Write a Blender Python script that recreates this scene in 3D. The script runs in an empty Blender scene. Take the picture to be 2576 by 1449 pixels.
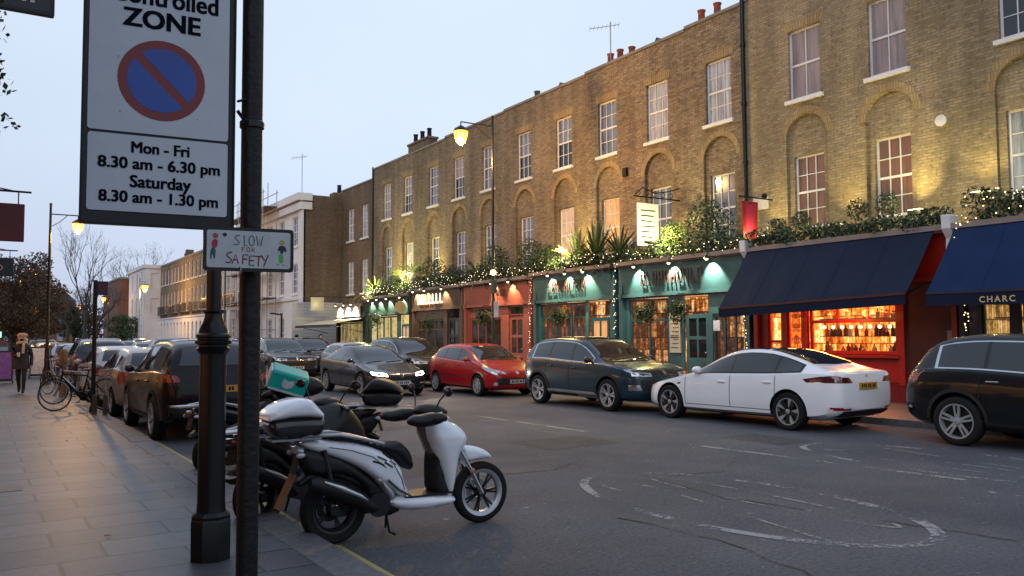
import bpy, bmesh, math, random
from mathutils import Vector, Matrix, geometry
from mathutils.bvhtree import BVHTree
R = math.radians
random.seed(7)
scene = bpy.context.scene
C = scene.collection
PI = math.pi

# ------------------------------------------------------------------ camera
cam_d = bpy.data.cameras.new('camera'); cam = bpy.data.objects.new('camera', cam_d); C.objects.link(cam)
cam_d.sensor_width = 36.0; cam_d.lens = 36.0 * 2100 / 2576
cam_d.clip_start = 0.05; cam_d.clip_end = 3000
_a, _p, _r = R(32.66887), R(3.25444), 0.006
_f = Vector((math.sin(_a) * math.cos(_p), math.cos(_a) * math.cos(_p), math.sin(_p)))
_r0 = Vector((math.cos(_a), -math.sin(_a), 0)); _u0 = _r0.cross(_f)
_rt = _r0 * math.cos(_r) - _u0 * math.sin(_r); _up = _u0 * math.cos(_r) + _r0 * math.sin(_r)
cam.matrix_world = Matrix(((_rt.x, _up.x, -_f.x, 0), (_rt.y, _up.y, -_f.y, 0), (_rt.z, _up.z, -_f.z, 1.70), (0, 0, 0, 1)))
scene.camera = cam
# ------------------------------------------------------------------ view, world, sun
scene.view_settings.view_transform = 'Standard'; scene.view_settings.look = 'None'
scene.view_settings.gamma = 1; scene.view_settings.exposure = 0.0
scene.cycles.use_denoising = True
scene.cycles.max_bounces = 6; scene.cycles.transparent_max_bounces = 12
scene.cycles.sample_clamp_indirect = 4.0
scene.cycles.caustics_reflective = False; scene.cycles.caustics_refractive = False
SUN_EL, SUN_AZ = R(4.0), R(235)
w = bpy.data.worlds.new('World'); scene.world = w; w.use_nodes = True
nt = w.node_tree; bg = nt.nodes['Background']
sky = nt.nodes.new('ShaderNodeTexSky'); sky.sky_type = 'NISHITA'; sky.sun_disc = False
sky.sun_elevation = SUN_EL; sky.sun_rotation = SUN_AZ
# overcast dusk: thin even cloud over the clear-sky colours
geo = nt.nodes.new('ShaderNodeTexCoord'); sep = nt.nodes.new('ShaderNodeSeparateXYZ')
nt.links.new(geo.outputs['Generated'], sep.inputs[0])
ramp = nt.nodes.new('ShaderNodeValToRGB'); nt.links.new(sep.outputs['Z'], ramp.inputs[0])
cr = ramp.color_ramp; cr.elements[0].position = 0.0; cr.elements[0].color = (0.54, 0.59, 0.76, 1)
cr.elements[1].position = 1.0; cr.elements[1].color = (0.50, 0.62, 0.86, 1)
for pos, c in ((0.07, (0.58, 0.66, 0.86, 1)), (0.2, (0.66, 0.77, 0.95, 1)), (0.42, (0.69, 0.81, 0.97, 1))):
    e = cr.elements.new(pos); e.color = c
# the cloud is a little brighter over the houses on the far side
dotn = nt.nodes.new('ShaderNodeVectorMath'); dotn.operation = 'DOT_PRODUCT'; dotn.inputs[1].default_value = (0.80, 0.60, 0.0)
nt.links.new(geo.outputs['Generated'], dotn.inputs[0])
mr = nt.nodes.new('ShaderNodeMapRange'); mr.inputs[1].default_value = -1.0; mr.inputs[2].default_value = 1.0
mr.inputs[3].default_value = 0.80; mr.inputs[4].default_value = 1.10
nt.links.new(dotn.outputs['Value'], mr.inputs[0])
cn = nt.nodes.new('ShaderNodeTexNoise'); cn.inputs['Scale'].default_value = 2.2; cn.inputs['Detail'].default_value = 5
nt.links.new(geo.outputs['Generated'], cn.inputs['Vector'])
mr2 = nt.nodes.new('ShaderNodeMapRange'); mr2.inputs[1].default_value = 0.3; mr2.inputs[2].default_value = 0.7
mr2.inputs[3].default_value = 0.91; mr2.inputs[4].default_value = 1.01
nt.links.new(cn.outputs['Fac'], mr2.inputs[0])
mm = nt.nodes.new('ShaderNodeMath'); mm.operation = 'MULTIPLY'
nt.links.new(mr.outputs[0], mm.inputs[0]); nt.links.new(mr2.outputs[0], mm.inputs[1])
sc1 = nt.nodes.new('ShaderNodeVectorMath'); sc1.operation = 'SCALE'
nt.links.new(ramp.outputs[0], sc1.inputs[0]); nt.links.new(mm.outputs[0], sc1.inputs['Scale'])
sc2 = nt.nodes.new('ShaderNodeVectorMath'); sc2.operation = 'SCALE'; sc2.inputs['Scale'].default_value = 0.012
nt.links.new(sky.outputs[0], sc2.inputs[0])
addn = nt.nodes.new('ShaderNodeVectorMath'); addn.operation = 'ADD'
nt.links.new(sc1.outputs[0], addn.inputs[0]); nt.links.new(sc2.outputs[0], addn.inputs[1])
nt.links.new(addn.outputs[0], bg.inputs[0]); bg.inputs[1].default_value = 1.0
sd = bpy.data.lights.new('sun', 'SUN'); sd.energy = 0.75; sd.angle = R(45); sd.color = (1.0, 0.96, 0.93)
so = bpy.data.objects.new('sun', sd); C.objects.link(so)
_sdir = Vector((math.sin(SUN_AZ) * math.cos(R(33)), math.cos(SUN_AZ) * math.cos(R(33)), math.sin(R(33))))
so.rotation_euler = _sdir.to_track_quat('Z', 'Y').to_euler()

# ------------------------------------------------------------------ materials
M = {}
def _n(nt, t, **k):
    n = nt.nodes.new(t)
    for a, b in k.items(): setattr(n, a, b)
    return n
def mat(name, col, rough=0.6, metal=0.0, coat=0.0, var=0.12, scale=3.0, bump=0.0, bscale=40.0, emis=None, es=0.0, spec=0.5, detail=4, trans=0.0, alpha=1.0, stretch=None):
    m = bpy.data.materials.new(name); m.use_nodes = True; t = m.node_tree; b = t.nodes['Principled BSDF']
    b.inputs['Base Color'].default_value = (*col, 1); b.inputs['Roughness'].default_value = rough
    b.inputs['Metallic'].default_value = metal; b.inputs['Coat Weight'].default_value = coat; b.inputs['Coat Roughness'].default_value = 0.04
    b.inputs['Specular IOR Level'].default_value = spec
    b.inputs['Transmission Weight'].default_value = trans; b.inputs['Alpha'].default_value = alpha
    tc = _n(t, 'ShaderNodeTexCoord')
    if var > 0:
        n = _n(t, 'ShaderNodeTexNoise'); n.inputs['Scale'].default_value = scale; n.inputs['Detail'].default_value = detail; n.inputs['Roughness'].default_value = 0.65
        if stretch:
            mp = _n(t, 'ShaderNodeMapping'); mp.inputs['Scale'].default_value = stretch; t.links.new(tc.outputs['Object'], mp.inputs[0]); t.links.new(mp.outputs[0], n.inputs['Vector'])
        else: t.links.new(tc.outputs['Object'], n.inputs['Vector'])
        r = _n(t, 'ShaderNodeValToRGB'); r.color_ramp.elements[0].position = 0.3; r.color_ramp.elements[1].position = 0.7
        r.color_ramp.elements[0].color = (*[max(0, c * (1 - var)) for c in col], 1)
        r.color_ramp.elements[1].color = (*[min(1, c * (1 + var)) for c in col], 1)
        t.links.new(n.outputs['Fac'], r.inputs[0]); t.links.new(r.outputs[0], b.inputs['Base Color'])
    if bump > 0:
        n = _n(t, 'ShaderNodeTexNoise'); n.inputs['Scale'].default_value = bscale; n.inputs['Detail'].default_value = 5
        t.links.new(tc.outputs['Object'], n.inputs['Vector'])
        bp = _n(t, 'ShaderNodeBump'); bp.inputs['Strength'].default_value = bump; bp.inputs['Distance'].default_value = 0.02
        t.links.new(n.outputs['Fac'], bp.inputs['Height']); t.links.new(bp.outputs[0], b.inputs['Normal'])
    if emis:
        b.inputs['Emission Color'].default_value = (*emis, 1); b.inputs['Emission Strength'].default_value = es
        if es < 40: m.cycles.emission_sampling = 'NONE' if es < 2.5 else 'AUTO'
    M[name] = m
    return m
def brick(name, c1, c2, mortar, axes='YZ', bw=0.225, bh=0.075, ms=0.012, var=0.35, dark=(0.05, 0.045, 0.04), dirt=0.35, bump=0.5, offset=0.5, rough=0.85, big=0.25, squash=1.0):
    m = bpy.data.materials.new(name); m.use_nodes = True; t = m.node_tree; b = t.nodes['Principled BSDF']
    b.inputs['Roughness'].default_value = rough; b.inputs['Specular IOR Level'].default_value = 0.25
    tc = _n(t, 'ShaderNodeTexCoord'); s = _n(t, 'ShaderNodeSeparateXYZ'); cb = _n(t, 'ShaderNodeCombineXYZ')
    t.links.new(tc.outputs['Object'], s.inputs[0])
    t.links.new(s.outputs[axes[0]], cb.inputs[0]); t.links.new(s.outputs[axes[1]], cb.inputs[1])
    br = _n(t, 'ShaderNodeTexBrick'); t.links.new(cb.outputs[0], br.inputs['Vector'])
    br.inputs['Scale'].default_value = 1; br.inputs['Mortar Size'].default_value = ms; br.inputs['Brick Width'].default_value = bw
    br.inputs['Row Height'].default_value = bh; br.inputs['Bias'].default_value = -0.1; br.offset = offset
    br.inputs['Color1'].default_value = (*c1, 1); br.inputs['Color2'].default_value = (*c2, 1); br.inputs['Mortar'].default_value = (*mortar, 1)
    # single odd bricks, darker
    wn = _n(t, 'ShaderNodeTexNoise'); wn.inputs['Scale'].default_value = 9.0; wn.inputs['Detail'].default_value = 3; wn.inputs['Roughness'].default_value = 0.8
    t.links.new(cb.outputs[0], wn.inputs['Vector'])
    r1 = _n(t, 'ShaderNodeMapRange'); r1.inputs[1].default_value = 0.52; r1.inputs[2].default_value = 0.66; r1.inputs[3].default_value = 0; r1.inputs[4].default_value = var
    t.links.new(wn.outputs['Fac'], r1.inputs[0])
    mx = _n(t, 'ShaderNodeMix', data_type='RGBA'); t.links.new(r1.outputs[0], mx.inputs[0]); t.links.new(br.outputs['Color'], mx.inputs[6]); mx.inputs[7].default_value = (*dark, 1)
    ln = _n(t, 'ShaderNodeTexNoise'); ln.inputs['Scale'].default_value = big; ln.inputs['Detail'].default_value = 6; ln.inputs['Roughness'].default_value = 0.6
    t.links.new(tc.outputs['Object'], ln.inputs['Vector'])
    r2 = _n(t, 'ShaderNodeMapRange'); r2.inputs[1].default_value = 0.35; r2.inputs[2].default_value = 0.7; r2.inputs[3].default_value = 1.08; r2.inputs[4].default_value = 1 - dirt
    t.links.new(ln.outputs['Fac'], r2.inputs[0])
    vm = _n(t, 'ShaderNodeVectorMath', operation='SCALE'); t.links.new(mx.outputs[2], vm.inputs[0]); t.links.new(r2.outputs[0], vm.inputs['Scale'])
    st = _n(t, 'ShaderNodeTexNoise'); st.inputs['Scale'].default_value = 1.1; st.inputs['Detail'].default_value = 6; mp = _n(t, 'ShaderNodeMapping'); mp.inputs['Scale'].default_value = (1.6, 1.6, .16)
    t.links.new(tc.outputs['Object'], mp.inputs[0]); t.links.new(mp.outputs[0], st.inputs['Vector'])
    r3 = _n(t, 'ShaderNodeMapRange'); r3.inputs[1].default_value = 0.35; r3.inputs[2].default_value = 0.65; r3.inputs[3].default_value = 1.06; r3.inputs[4].default_value = 0.74 if axes != 'XY' else 1.0
    t.links.new(st.outputs['Fac'], r3.inputs[0]); vm2 = _n(t, 'ShaderNodeVectorMath', operation='SCALE'); t.links.new(vm.outputs[0], vm2.inputs[0]); t.links.new(r3.outputs[0], vm2.inputs['Scale'])
    t.links.new(vm2.outputs[0], b.inputs['Base Color'])
    if bump:
        bp = _n(t, 'ShaderNodeBump'); bp.inputs['Strength'].default_value = bump; bp.inputs['Distance'].default_value = 0.01
        inv = _n(t, 'ShaderNodeMath', operation='SUBTRACT'); inv.inputs[0].default_value = 1; t.links.new(br.outputs['Fac'], inv.inputs[1])
        t.links.new(inv.outputs[0], bp.inputs['Height']); t.links.new(bp.outputs[0], b.inputs['Normal'])
    M[name] = m
    return m
def lit_interior(name, cols, strength, bw=.11, bh=.34, seed=0.0):
    """the bright room behind a shop window: its lamplight and goods painted as a glowing pattern"""
    m = bpy.data.materials.new(name); m.use_nodes = True; t = m.node_tree; b = t.nodes['Principled BSDF']
    tc = _n(t, 'ShaderNodeTexCoord'); s = _n(t, 'ShaderNodeSeparateXYZ'); cb = _n(t, 'ShaderNodeCombineXYZ'); t.links.new(tc.outputs['Object'], s.inputs[0])
    a1 = _n(t, 'ShaderNodeMath', operation='ADD'); a1.inputs[1].default_value = seed; t.links.new(s.outputs['Y'], a1.inputs[0]); a2 = _n(t, 'ShaderNodeMath', operation='ADD'); t.links.new(a1.outputs[0], a2.inputs[0]); t.links.new(s.outputs['X'], a2.inputs[1])
    t.links.new(a2.outputs[0], cb.inputs[0]); t.links.new(s.outputs['Z'], cb.inputs[1])
    def bt(w_, h_, ms, off):
        br = _n(t, 'ShaderNodeTexBrick'); t.links.new(cb.outputs[0], br.inputs['Vector']); br.inputs['Scale'].default_value = 1; br.inputs['Brick Width'].default_value = w_; br.inputs['Row Height'].default_value = h_; br.inputs['Mortar Size'].default_value = ms
        br.inputs['Color1'].default_value = (0, 0, 0, 1); br.inputs['Color2'].default_value = (1, 1, 1, 1); br.inputs['Mortar'].default_value = (0, 0, 0, 1); br.offset = off; return br
    b1 = bt(bw, bh, .012, .37); b2 = bt(bw * 5.3, bh * 2, .02, .21)
    n = _n(t, 'ShaderNodeTexNoise'); n.inputs['Scale'].default_value = 5.0; n.inputs['Detail'].default_value = 8; n.inputs['Roughness'].default_value = 0.8; t.links.new(cb.outputs[0], n.inputs['Vector'])
    m1 = _n(t, 'ShaderNodeMath', operation='MULTIPLY_ADD'); t.links.new(b1.outputs['Color'], m1.inputs[0]); m1.inputs[1].default_value = 0.20; t.links.new(n.outputs['Fac'], m1.inputs[2])
    m2 = _n(t, 'ShaderNodeMath', operation='MULTIPLY_ADD'); t.links.new(b2.outputs['Color'], m2.inputs[0]); m2.inputs[1].default_value = 0.22; t.links.new(m1.outputs[0], m2.inputs[2])
    r = _n(t, 'ShaderNodeValToRGB'); t.links.new(m2.outputs[0], r.inputs[0]); el = r.color_ramp.elements
    el[0].position = 0.52; el[0].color = (*cols[0], 1); el[1].position = 0.93; el[1].color = (*cols[-1], 1)
    for i, c in enumerate(cols[1:-1]): e = el.new(0.52 + 0.38 * (i + 1) / (len(cols) - 1)); e.color = (*c, 1)
    b.inputs['Base Color'].default_value = (0.1, 0.07, 0.04, 1); t.links.new(r.outputs[0], b.inputs['Emission Color']); b.inputs['Emission Strength'].default_value = strength
    m.cycles.emission_sampling = 'NONE'; M[name] = m
    return m
def worn_paint(name, col, keep=0.5, scale=14.0):
    m = bpy.data.materials.new(name); m.use_nodes = True; t = m.node_tree; b = t.nodes['Principled BSDF']
    b.inputs['Base Color'].default_value = (*col, 1); b.inputs['Roughness'].default_value = 0.7
    tc = _n(t, 'ShaderNodeTexCoord'); n = _n(t, 'ShaderNodeTexNoise'); n.inputs['Scale'].default_value = scale; n.inputs['Detail'].default_value = 6; n.inputs['Roughness'].default_value = 0.8
    t.links.new(tc.outputs['Object'], n.inputs['Vector'])
    n2 = _n(t, 'ShaderNodeTexNoise'); n2.inputs['Scale'].default_value = 1.3; n2.inputs['Detail'].default_value = 3; t.links.new(tc.outputs['Object'], n2.inputs['Vector'])
    a = _n(t, 'ShaderNodeMath', operation='MULTIPLY_ADD'); t.links.new(n2.outputs['Fac'], a.inputs[0]); a.inputs[1].default_value = 0.8; t.links.new(n.outputs['Fac'], a.inputs[2])
    r = _n(t, 'ShaderNodeMapRange'); r.inputs[1].default_value = 1.02 - keep * 0.30; r.inputs[2].default_value = 1.10 - keep * 0.30; t.links.new(a.outputs[0], r.inputs[0])
    t.links.new(r.outputs[0], b.inputs['Alpha'])
    M[name] = m
    return m

brick('brick_yellow', (0.41, 0.315, 0.19), (0.26, 0.195, 0.115), (0.25, 0.21, 0.15), var=0.50, dirt=0.28)
brick('brick_brown', (0.40, 0.305, 0.195), (0.20, 0.14, 0.092), (0.21, 0.165, 0.11), var=0.65, dirt=0.35)
brick('brick_brown2', (0.36, 0.28, 0.18), (0.22, 0.162, 0.108), (0.19, 0.15, 0.105), var=0.55, dirt=0.35)
brick('brick_dull', (0.26, 0.175, 0.10), (0.18, 0.115, 0.07), (0.17, 0.135, 0.10), var=0.6, dirt=0.35)
brick('brick_arch', (0.44, 0.31, 0.15), (0.34, 0.235, 0.11), (0.27, 0.21, 0.13), var=0.2, dirt=0.2, bw=0.075, bh=0.225)
brick('brick_flank', (0.22, 0.15, 0.10), (0.15, 0.095, 0.065), (0.17, 0.14, 0.11), axes='XZ', var=0.5, dirt=0.3)
brick('brick_red', (0.30, 0.11, 0.06), (0.22, 0.08, 0.045), (0.18, 0.12, 0.09), axes='XZ', var=0.4, dirt=0.3)
mat('slate', (0.09, 0.09, 0.10), 0.7, var=0.3, scale=6)
mat('stone_coping', (0.20, 0.19, 0.175), 0.8, var=0.25, scale=2)
mat('stucco_white', (0.62, 0.63, 0.66), 0.8, var=0.10, scale=0.8)
mat('stucco_pink', (0.50, 0.44, 0.43), 0.8, var=0.15, scale=0.8)
mat('timber_white', (0.56, 0.56, 0.57), 0.7, var=0.08, scale=1.2)
mat('paint_white', (0.68, 0.68, 0.70), 0.5, var=0.06, scale=4)
mat('sill', (0.70, 0.70, 0.71), 0.6, var=0.1, scale=5)
mat('glass_sky', (0.10, 0.11, 0.14), 0.08, var=0.8, scale=1.1, stretch=(1, 3, .6), spec=0.9, coat=0.6)
mat('glass_dark', (0.012, 0.015, 0.02), 0.07, var=0.3, scale=2, spec=.8); mat('glass_curtain', (0.33, 0.34, 0.38), 0.5, var=0.6, scale=1.6, coat=0.7, stretch=(1, 5, .5))
mat('glass_shutter', (0.25, 0.19, 0.19), 0.5, var=0.35, scale=1.6, coat=0.7, stretch=(1, 5, .5))
mat('shutter_brown', (0.13, 0.055, 0.036), 0.5, var=0.4, scale=1.6, coat=0.6, stretch=(1, 5, .5))
mat('window_lit', (0.3, 0.2, 0.1), 0.4, stretch=(1, 4, .6), var=0.6, scale=2.0, emis=(1.0, 0.42, 0.13), es=0.55, coat=0.5)
mat('window_lit_pale', (0.3, 0.22, 0.15), 0.4, var=0.3, scale=2.5, emis=(1.0, 0.60, 0.35), es=0.35, coat=0.5)
mat('black_iron', (0.005, 0.005, 0.006), 0.32, coat=0.0, var=0.3, scale=6, bump=0.06, bscale=60, spec=.35)
mat('black_pole', (0.006, 0.005, 0.006), 0.5, coat=0.0, var=0.6, scale=14, bump=0.3, bscale=35, spec=.3)
mat('black_matt', (0.006, 0.006, 0.007), 0.6, var=0.2, spec=.3)
mat('black_gloss', (0.010, 0.010, 0.012), 0.18, coat=0.6, var=0.1)
mat('black_plastic', (0.008, 0.008, 0.009), 0.5, spec=.35, var=0.25, scale=10, bump=0.1, bscale=120)
mat('rubber', (0.010, 0.010, 0.011), 0.8, spec=.25, var=0.2, scale=8)
mat('chrome', (0.55, 0.56, 0.58), 0.18, metal=1, var=0.05)
mat('alloy', (0.42, 0.43, 0.45), 0.35, metal=0.5, var=0.08)
mat('alloy_dark', (0.012, 0.012, 0.014), 0.4, metal=0.2, var=0.1)
mat('galv', (0.30, 0.31, 0.32), 0.45, metal=0.6, var=0.2, scale=8)
mat('sign_white', (0.44, 0.47, 0.52), 0.38, var=0.05, scale=5, bump=0.02, bscale=200)
mat('sign_small', (0.40, 0.42, 0.45), 0.45, var=0.12, scale=18)
mat('sign_blue', (0.015, 0.060, 0.31), 0.4, var=0.12, scale=9)
mat('sign_red', (0.17, 0.010, 0.013), 0.4, var=0.1, scale=9)
mat('sign_ink', (0.003, 0.004, 0.010), 0.8, var=0.1, spec=.08)
mat('ink_teal', (0.03, 0.10, 0.10), 0.6); mat('ink_maroon', (0.13, 0.01, 0.02), 0.6); mat('ink_ochre', (0.16, 0.12, 0.06), 0.6)
mat('ink_red', (0.35, 0.04, 0.03), 0.6); mat('ink_crimson', (0.28, 0.01, 0.05), 0.6); mat('ink_blue', (0.01, 0.07, 0.11), 0.6)
mat('ink_green', (0.06, 0.32, 0.06), 0.6); mat('ink_navy', (0.01, 0.008, 0.03), 0.6); mat('ink_yellow', (0.30, 0.28, 0.05), 0.6)
mat('leaf_dark', (0.025, 0.050, 0.020), 0.55, var=0.5, scale=3)
mat('leaf_mid', (0.05, 0.085, 0.030), 0.5, var=0.45, scale=4)
mat('leaf_palm', (0.11, 0.15, 0.045), 0.45, var=0.35, scale=3)
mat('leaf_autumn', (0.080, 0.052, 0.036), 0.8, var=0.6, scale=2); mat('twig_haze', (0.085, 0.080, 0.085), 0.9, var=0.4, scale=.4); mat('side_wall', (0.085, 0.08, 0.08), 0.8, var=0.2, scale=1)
mat('leaf_autumn_gold', (0.20, 0.10, 0.03), 0.7, var=0.5, scale=2)
mat('bark', (0.05, 0.042, 0.035), 0.9, var=0.3, scale=8)
mat('bark_pale', (0.10, 0.10, 0.10), 0.9, var=0.3, scale=8)
mat('bulb', (1, 0.85, 0.6), 0.5, var=0, emis=(1.0, 0.80, 0.52), es=5.0)
mat('bulb_gold', (1, 0.7, 0.4), 0.5, var=0, emis=(1.0, 0.66, 0.30), es=5.0)
for k in ('bulb', 'bulb_gold'): M[k].cycles.emission_sampling = 'NONE'
mat('lamp_glow', (1, 0.6, 0.2), 0.5, var=0, emis=(1.0, 0.31, 0.03), es=2.6, alpha=.8); mat('lamp_core', (1, .8, .5), .5, var=0, emis=(1, .62, .20), es=10.0)
mat('lamp_glow_pale', (1, 0.8, 0.5), 0.5, var=0, emis=(1.0, 0.66, 0.30), es=4.0)
mat('flood', (1, 0.95, 0.6), 0.5, var=0, emis=(1.0, 0.92, 0.48), es=9.0)
mat('shop_lamp', (1, 0.9, 0.7), 0.5, var=0, emis=(1.0, 0.82, 0.50), es=6.0)
for k in ('lamp_core', 'lamp_glow', 'lamp_glow_pale', 'flood', 'shop_lamp'): M[k].cycles.emission_sampling = 'NONE'
mat('headlamp_lit', (1, 0.95, 0.9), 0.2, var=0, emis=(1.0, 0.92, 0.82), es=18.0)
mat('lamp_clear', (0.45, 0.47, 0.50), 0.12, var=0.3, scale=20, coat=0.8, metal=0.3)
mat('tail_red', (0.24, 0.004, 0.004), 0.25, var=0.3, scale=20, coat=0.3)
mat('tail_dark', (0.08, 0.008, 0.010), 0.12, var=0.3, scale=20, coat=0.9)
mat('amber', (0.55, 0.16, 0.02), 0.2, var=0.2, coat=0.8)
mat('plate_dull', (0.13, 0.06, 0.02), 0.5, var=0.3, scale=12); mat('plate_yellow', (0.50, 0.27, 0.03), 0.4, var=0.1); mat('plate_white', (0.45, 0.46, 0.48), 0.4, var=0.1)
mat('teal', (0.034, 0.105, 0.115), 0.42, var=0.15, scale=1.5, coat=0.1)
mat('teal_dark', (0.010, 0.060, 0.080), 0.45, var=0.15, scale=1.5)
mat('coral', (0.27, 0.078, 0.055), 0.5, var=0.12, scale=1.5)
mat('shop_red', (0.22, 0.008, 0.005), 0.4, var=0.12, scale=1.2, coat=0.15)
mat('frame_red', (0.45, 0.014, 0.007), 0.4, var=0.1, coat=.15); mat('shop_red_dark', (0.055, 0.005, 0.004), 0.6, var=0.25, scale=1.2)  # the dark red carries the wall's shade; also used on shelf and awning bar
mat('shop_navy', (0.010, 0.014, 0.035), 0.45, var=0.15)
mat('awning_navy', (0.014, 0.022, 0.046), 0.85, spec=.08, var=0.14, scale=1.0, bump=0.15, bscale=5)
mat('awning_valance', (0.012, 0.016, 0.038), 0.85, spec=.08, var=0.12, scale=1.0)
mat('awning_blue', (0.012, 0.026, 0.078), 0.85, spec=.08, var=0.14, scale=1.0, bump=0.15, bscale=5)
mat('shop_brown', (0.075, 0.050, 0.040), 0.5, var=0.2, scale=1.5)
mat('shop_dark', (0.020, 0.020, 0.022), 0.5, var=0.2, scale=1.5)
mat('shop_green', (0.018, 0.040, 0.030), 0.5, var=0.2, scale=1.5)
mat('cornice_lead', (0.20, 0.16, 0.15), 0.6, var=0.2, scale=2)
mat('cream', (0.50, 0.45, 0.33), 0.6, var=0.1)
mat('letter_gold', (0.55, 0.42, 0.22), 0.5, var=0.1)
mat('letter_maroon', (0.045, 0.02, 0.016), 0.5, var=0.1)
mat('letter_pale', (0.45, 0.46, 0.48), 0.5, var=0.1)
mat('terracotta', (0.33, 0.075, 0.035), 0.8, var=0.2, scale=5)
mat('shop_glass', (0.02, 0.022, 0.025), 0.05, var=0.0, coat=0.5, alpha=0.20, spec=0.8)
mat('skin', (0.45, 0.26, 0.19), 0.5, var=0.08); mat('coat_dark', (0.020, 0.016, 0.022), 0.8, var=0.3, scale=8)
mat('trousers', (0.010, 0.010, 0.013), 0.8, var=0.2); mat('hat_beige', (0.40, 0.26, 0.20), 0.8, var=0.2, scale=20)
mat('scarf', (0.45, 0.36, 0.28), 0.9, var=0.3, scale=20); mat('coat_tan', (0.25, 0.15, 0.09), 0.8, var=0.3, scale=8)
mat('scooter_white', (0.80, 0.82, 0.87), 0.22, coat=0.8, var=0.04, scale=2)
mat('scooter_taupe', (0.16, 0.14, 0.125), 0.45, var=0.1)
mat('seat_vinyl', (0.007, 0.007, 0.008), 0.45, spec=.35, var=0.15, scale=20, bump=0.1, bscale=90)
mat('heat_shield', (0.50, 0.51, 0.53), 0.25, metal=0.8, var=0.15, scale=14)
mat('teal_bag', (0.0, 0.38, 0.33), 0.5, var=0.1, scale=5)
mat('cardboard_orange', (0.20, 0.09, 0.035), 0.7, var=0.3, scale=12)
mat('leaf_litter', (0.28, 0.13, 0.05), 0.8, var=0.4, scale=30)
mat('interior_black', (0.006, 0.006, 0.007), 0.6, var=0)
mat('board_white', (0.55, 0.56, 0.60), 0.5, var=0.25, scale=12); mat('board_purple', (0.13, 0.05, 0.28), 0.5, var=0.3, scale=12)
mat('maroon_sign', (0.085, 0.010, 0.012), 0.5, var=0.2, scale=3)
mat('black_sign', (0.012, 0.012, 0.018), 0.4, var=0.3, scale=6)
mat('green_lit', (0.1, 0.5, 0.3), 0.5, var=0, emis=(0.25, 1.0, 0.5), es=2.0)
def paint(name, col, rough=0.25): return mat(name, col, rough, coat=0.55, var=0.04, scale=1.0, spec=.3)
paint('car_white', (0.80, 0.81, 0.86)); paint('car_teal', (0.010, 0.032, 0.050)); paint('car_red', (0.36, 0.007, 0.012))
paint('car_grey', (0.010, 0.013, 0.020)); paint('car_black', (0.004, 0.005, 0.007)); mat('car_maroon', (0.008, 0.003, 0.004), .3, coat=.25, var=.05, spec=.2)
paint('car_beige', (0.26, 0.22, 0.20)); paint('car_silver', (0.38, 0.39, 0.42)); paint('car_blue', (0.02, 0.04, 0.14))
mat('car_glass', (0.010, 0.012, 0.015), 0.05, var=0.0, coat=0.25, spec=0.7)
mat('trim_black', (0.010, 0.010, 0.011), 0.35, var=0.1)
mat('seam', (0.004, 0.004, 0.005), 0.8, var=0)
mat('cladding', (0.009, 0.009, 0.010), 0.65, var=0.2, scale=12)
mat('cladding_pale', (0.33, 0.32, 0.29), 0.45, var=0.2, scale=6)
lit_interior('int_red', [(0.12, 0.012, 0.003), (0.80, 0.14, 0.012), (1.0, 0.33, 0.04), (1.0, 0.55, 0.13), (1.0, 0.92, 0.55)], 2.3, .09, .36)
lit_interior('int_navy', [(0.04, 0.02, 0.006), (0.35, 0.18, 0.05), (0.9, 0.52, 0.16), (1.0, 0.88, 0.55)], 1.2, .10, .33, 5.0)
lit_interior('int_teal', [(0.006, 0.007, 0.009), (0.020, 0.012, 0.010), (0.16, 0.04, 0.014), (0.70, 0.20, 0.03), (1.0, 0.75, 0.35)], 1.1, .12, .40, 9.0)
lit_interior('int_dim', [(0.006, 0.006, 0.008), (0.012, 0.012, 0.013), (0.05, 0.035, 0.02), (0.30, 0.18, 0.08)], 0.5, .3, .6, 3.0)
lit_interior('int_gold', [(0.02, 0.02, 0.008), (0.35, 0.25, 0.06), (0.95, 0.72, 0.28), (1.0, 0.92, 0.60)], 0.9, .22, 1.5, 4.0)
worn_paint('paint_line', (0.33, 0.33, 0.34), 0.55, 16); worn_paint('paint_worn', (0.28, 0.28, 0.30), 0.41, 15)
worn_paint('paint_very_worn', (0.27, 0.27, 0.28), 0.42, 14); worn_paint('paint_yellow', (0.42, 0.34, 0.12), 0.95, 14)
worn_paint('tar', (0.022, 0.022, 0.024), 0.66, 20)
# asphalt and paving
m = mat('asphalt', (0.060, 0.060, 0.068), 0.72, var=0.0, bump=0.0)
t = m.node_tree; b = t.nodes['Principled BSDF']; tc = _n(t, 'ShaderNodeTexCoord')
def noise(t, tc, sc, det=5, rg=0.6):
    n = _n(t, 'ShaderNodeTexNoise'); n.inputs['Scale'].default_value = sc; n.inputs['Detail'].default_value = det; n.inputs['Roughness'].default_value = rg
    t.links.new(tc.outputs['Object'], n.inputs['Vector']); return n
n1 = noise(t, tc, 0.35, 6); n2 = noise(t, tc, 26, 5, 0.95)
r1 = _n(t, 'ShaderNodeValToRGB'); r1.color_ramp.elements[0].position = 0.32; r1.color_ramp.elements[1].position = 0.68
r1.color_ramp.elements[0].color = (0.040, 0.044, 0.057, 1); r1.color_ramp.elements[1].color = (0.080, 0.083, 0.098, 1); t.links.new(n1.outputs['Fac'], r1.inputs[0])
r2 = _n(t, 'ShaderNodeMapRange'); r2.inputs[1].default_value = 0.3; r2.inputs[2].default_value = 0.75; r2.inputs[3].default_value = 0.15; r2.inputs[4].default_value = 2.9; t.links.new(n2.outputs['Fac'], r2.inputs[0])
vm = _n(t, 'ShaderNodeVectorMath', operation='SCALE'); t.links.new(r1.outputs[0], vm.inputs[0]); t.links.new(r2.outputs[0], vm.inputs['Scale'])
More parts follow.
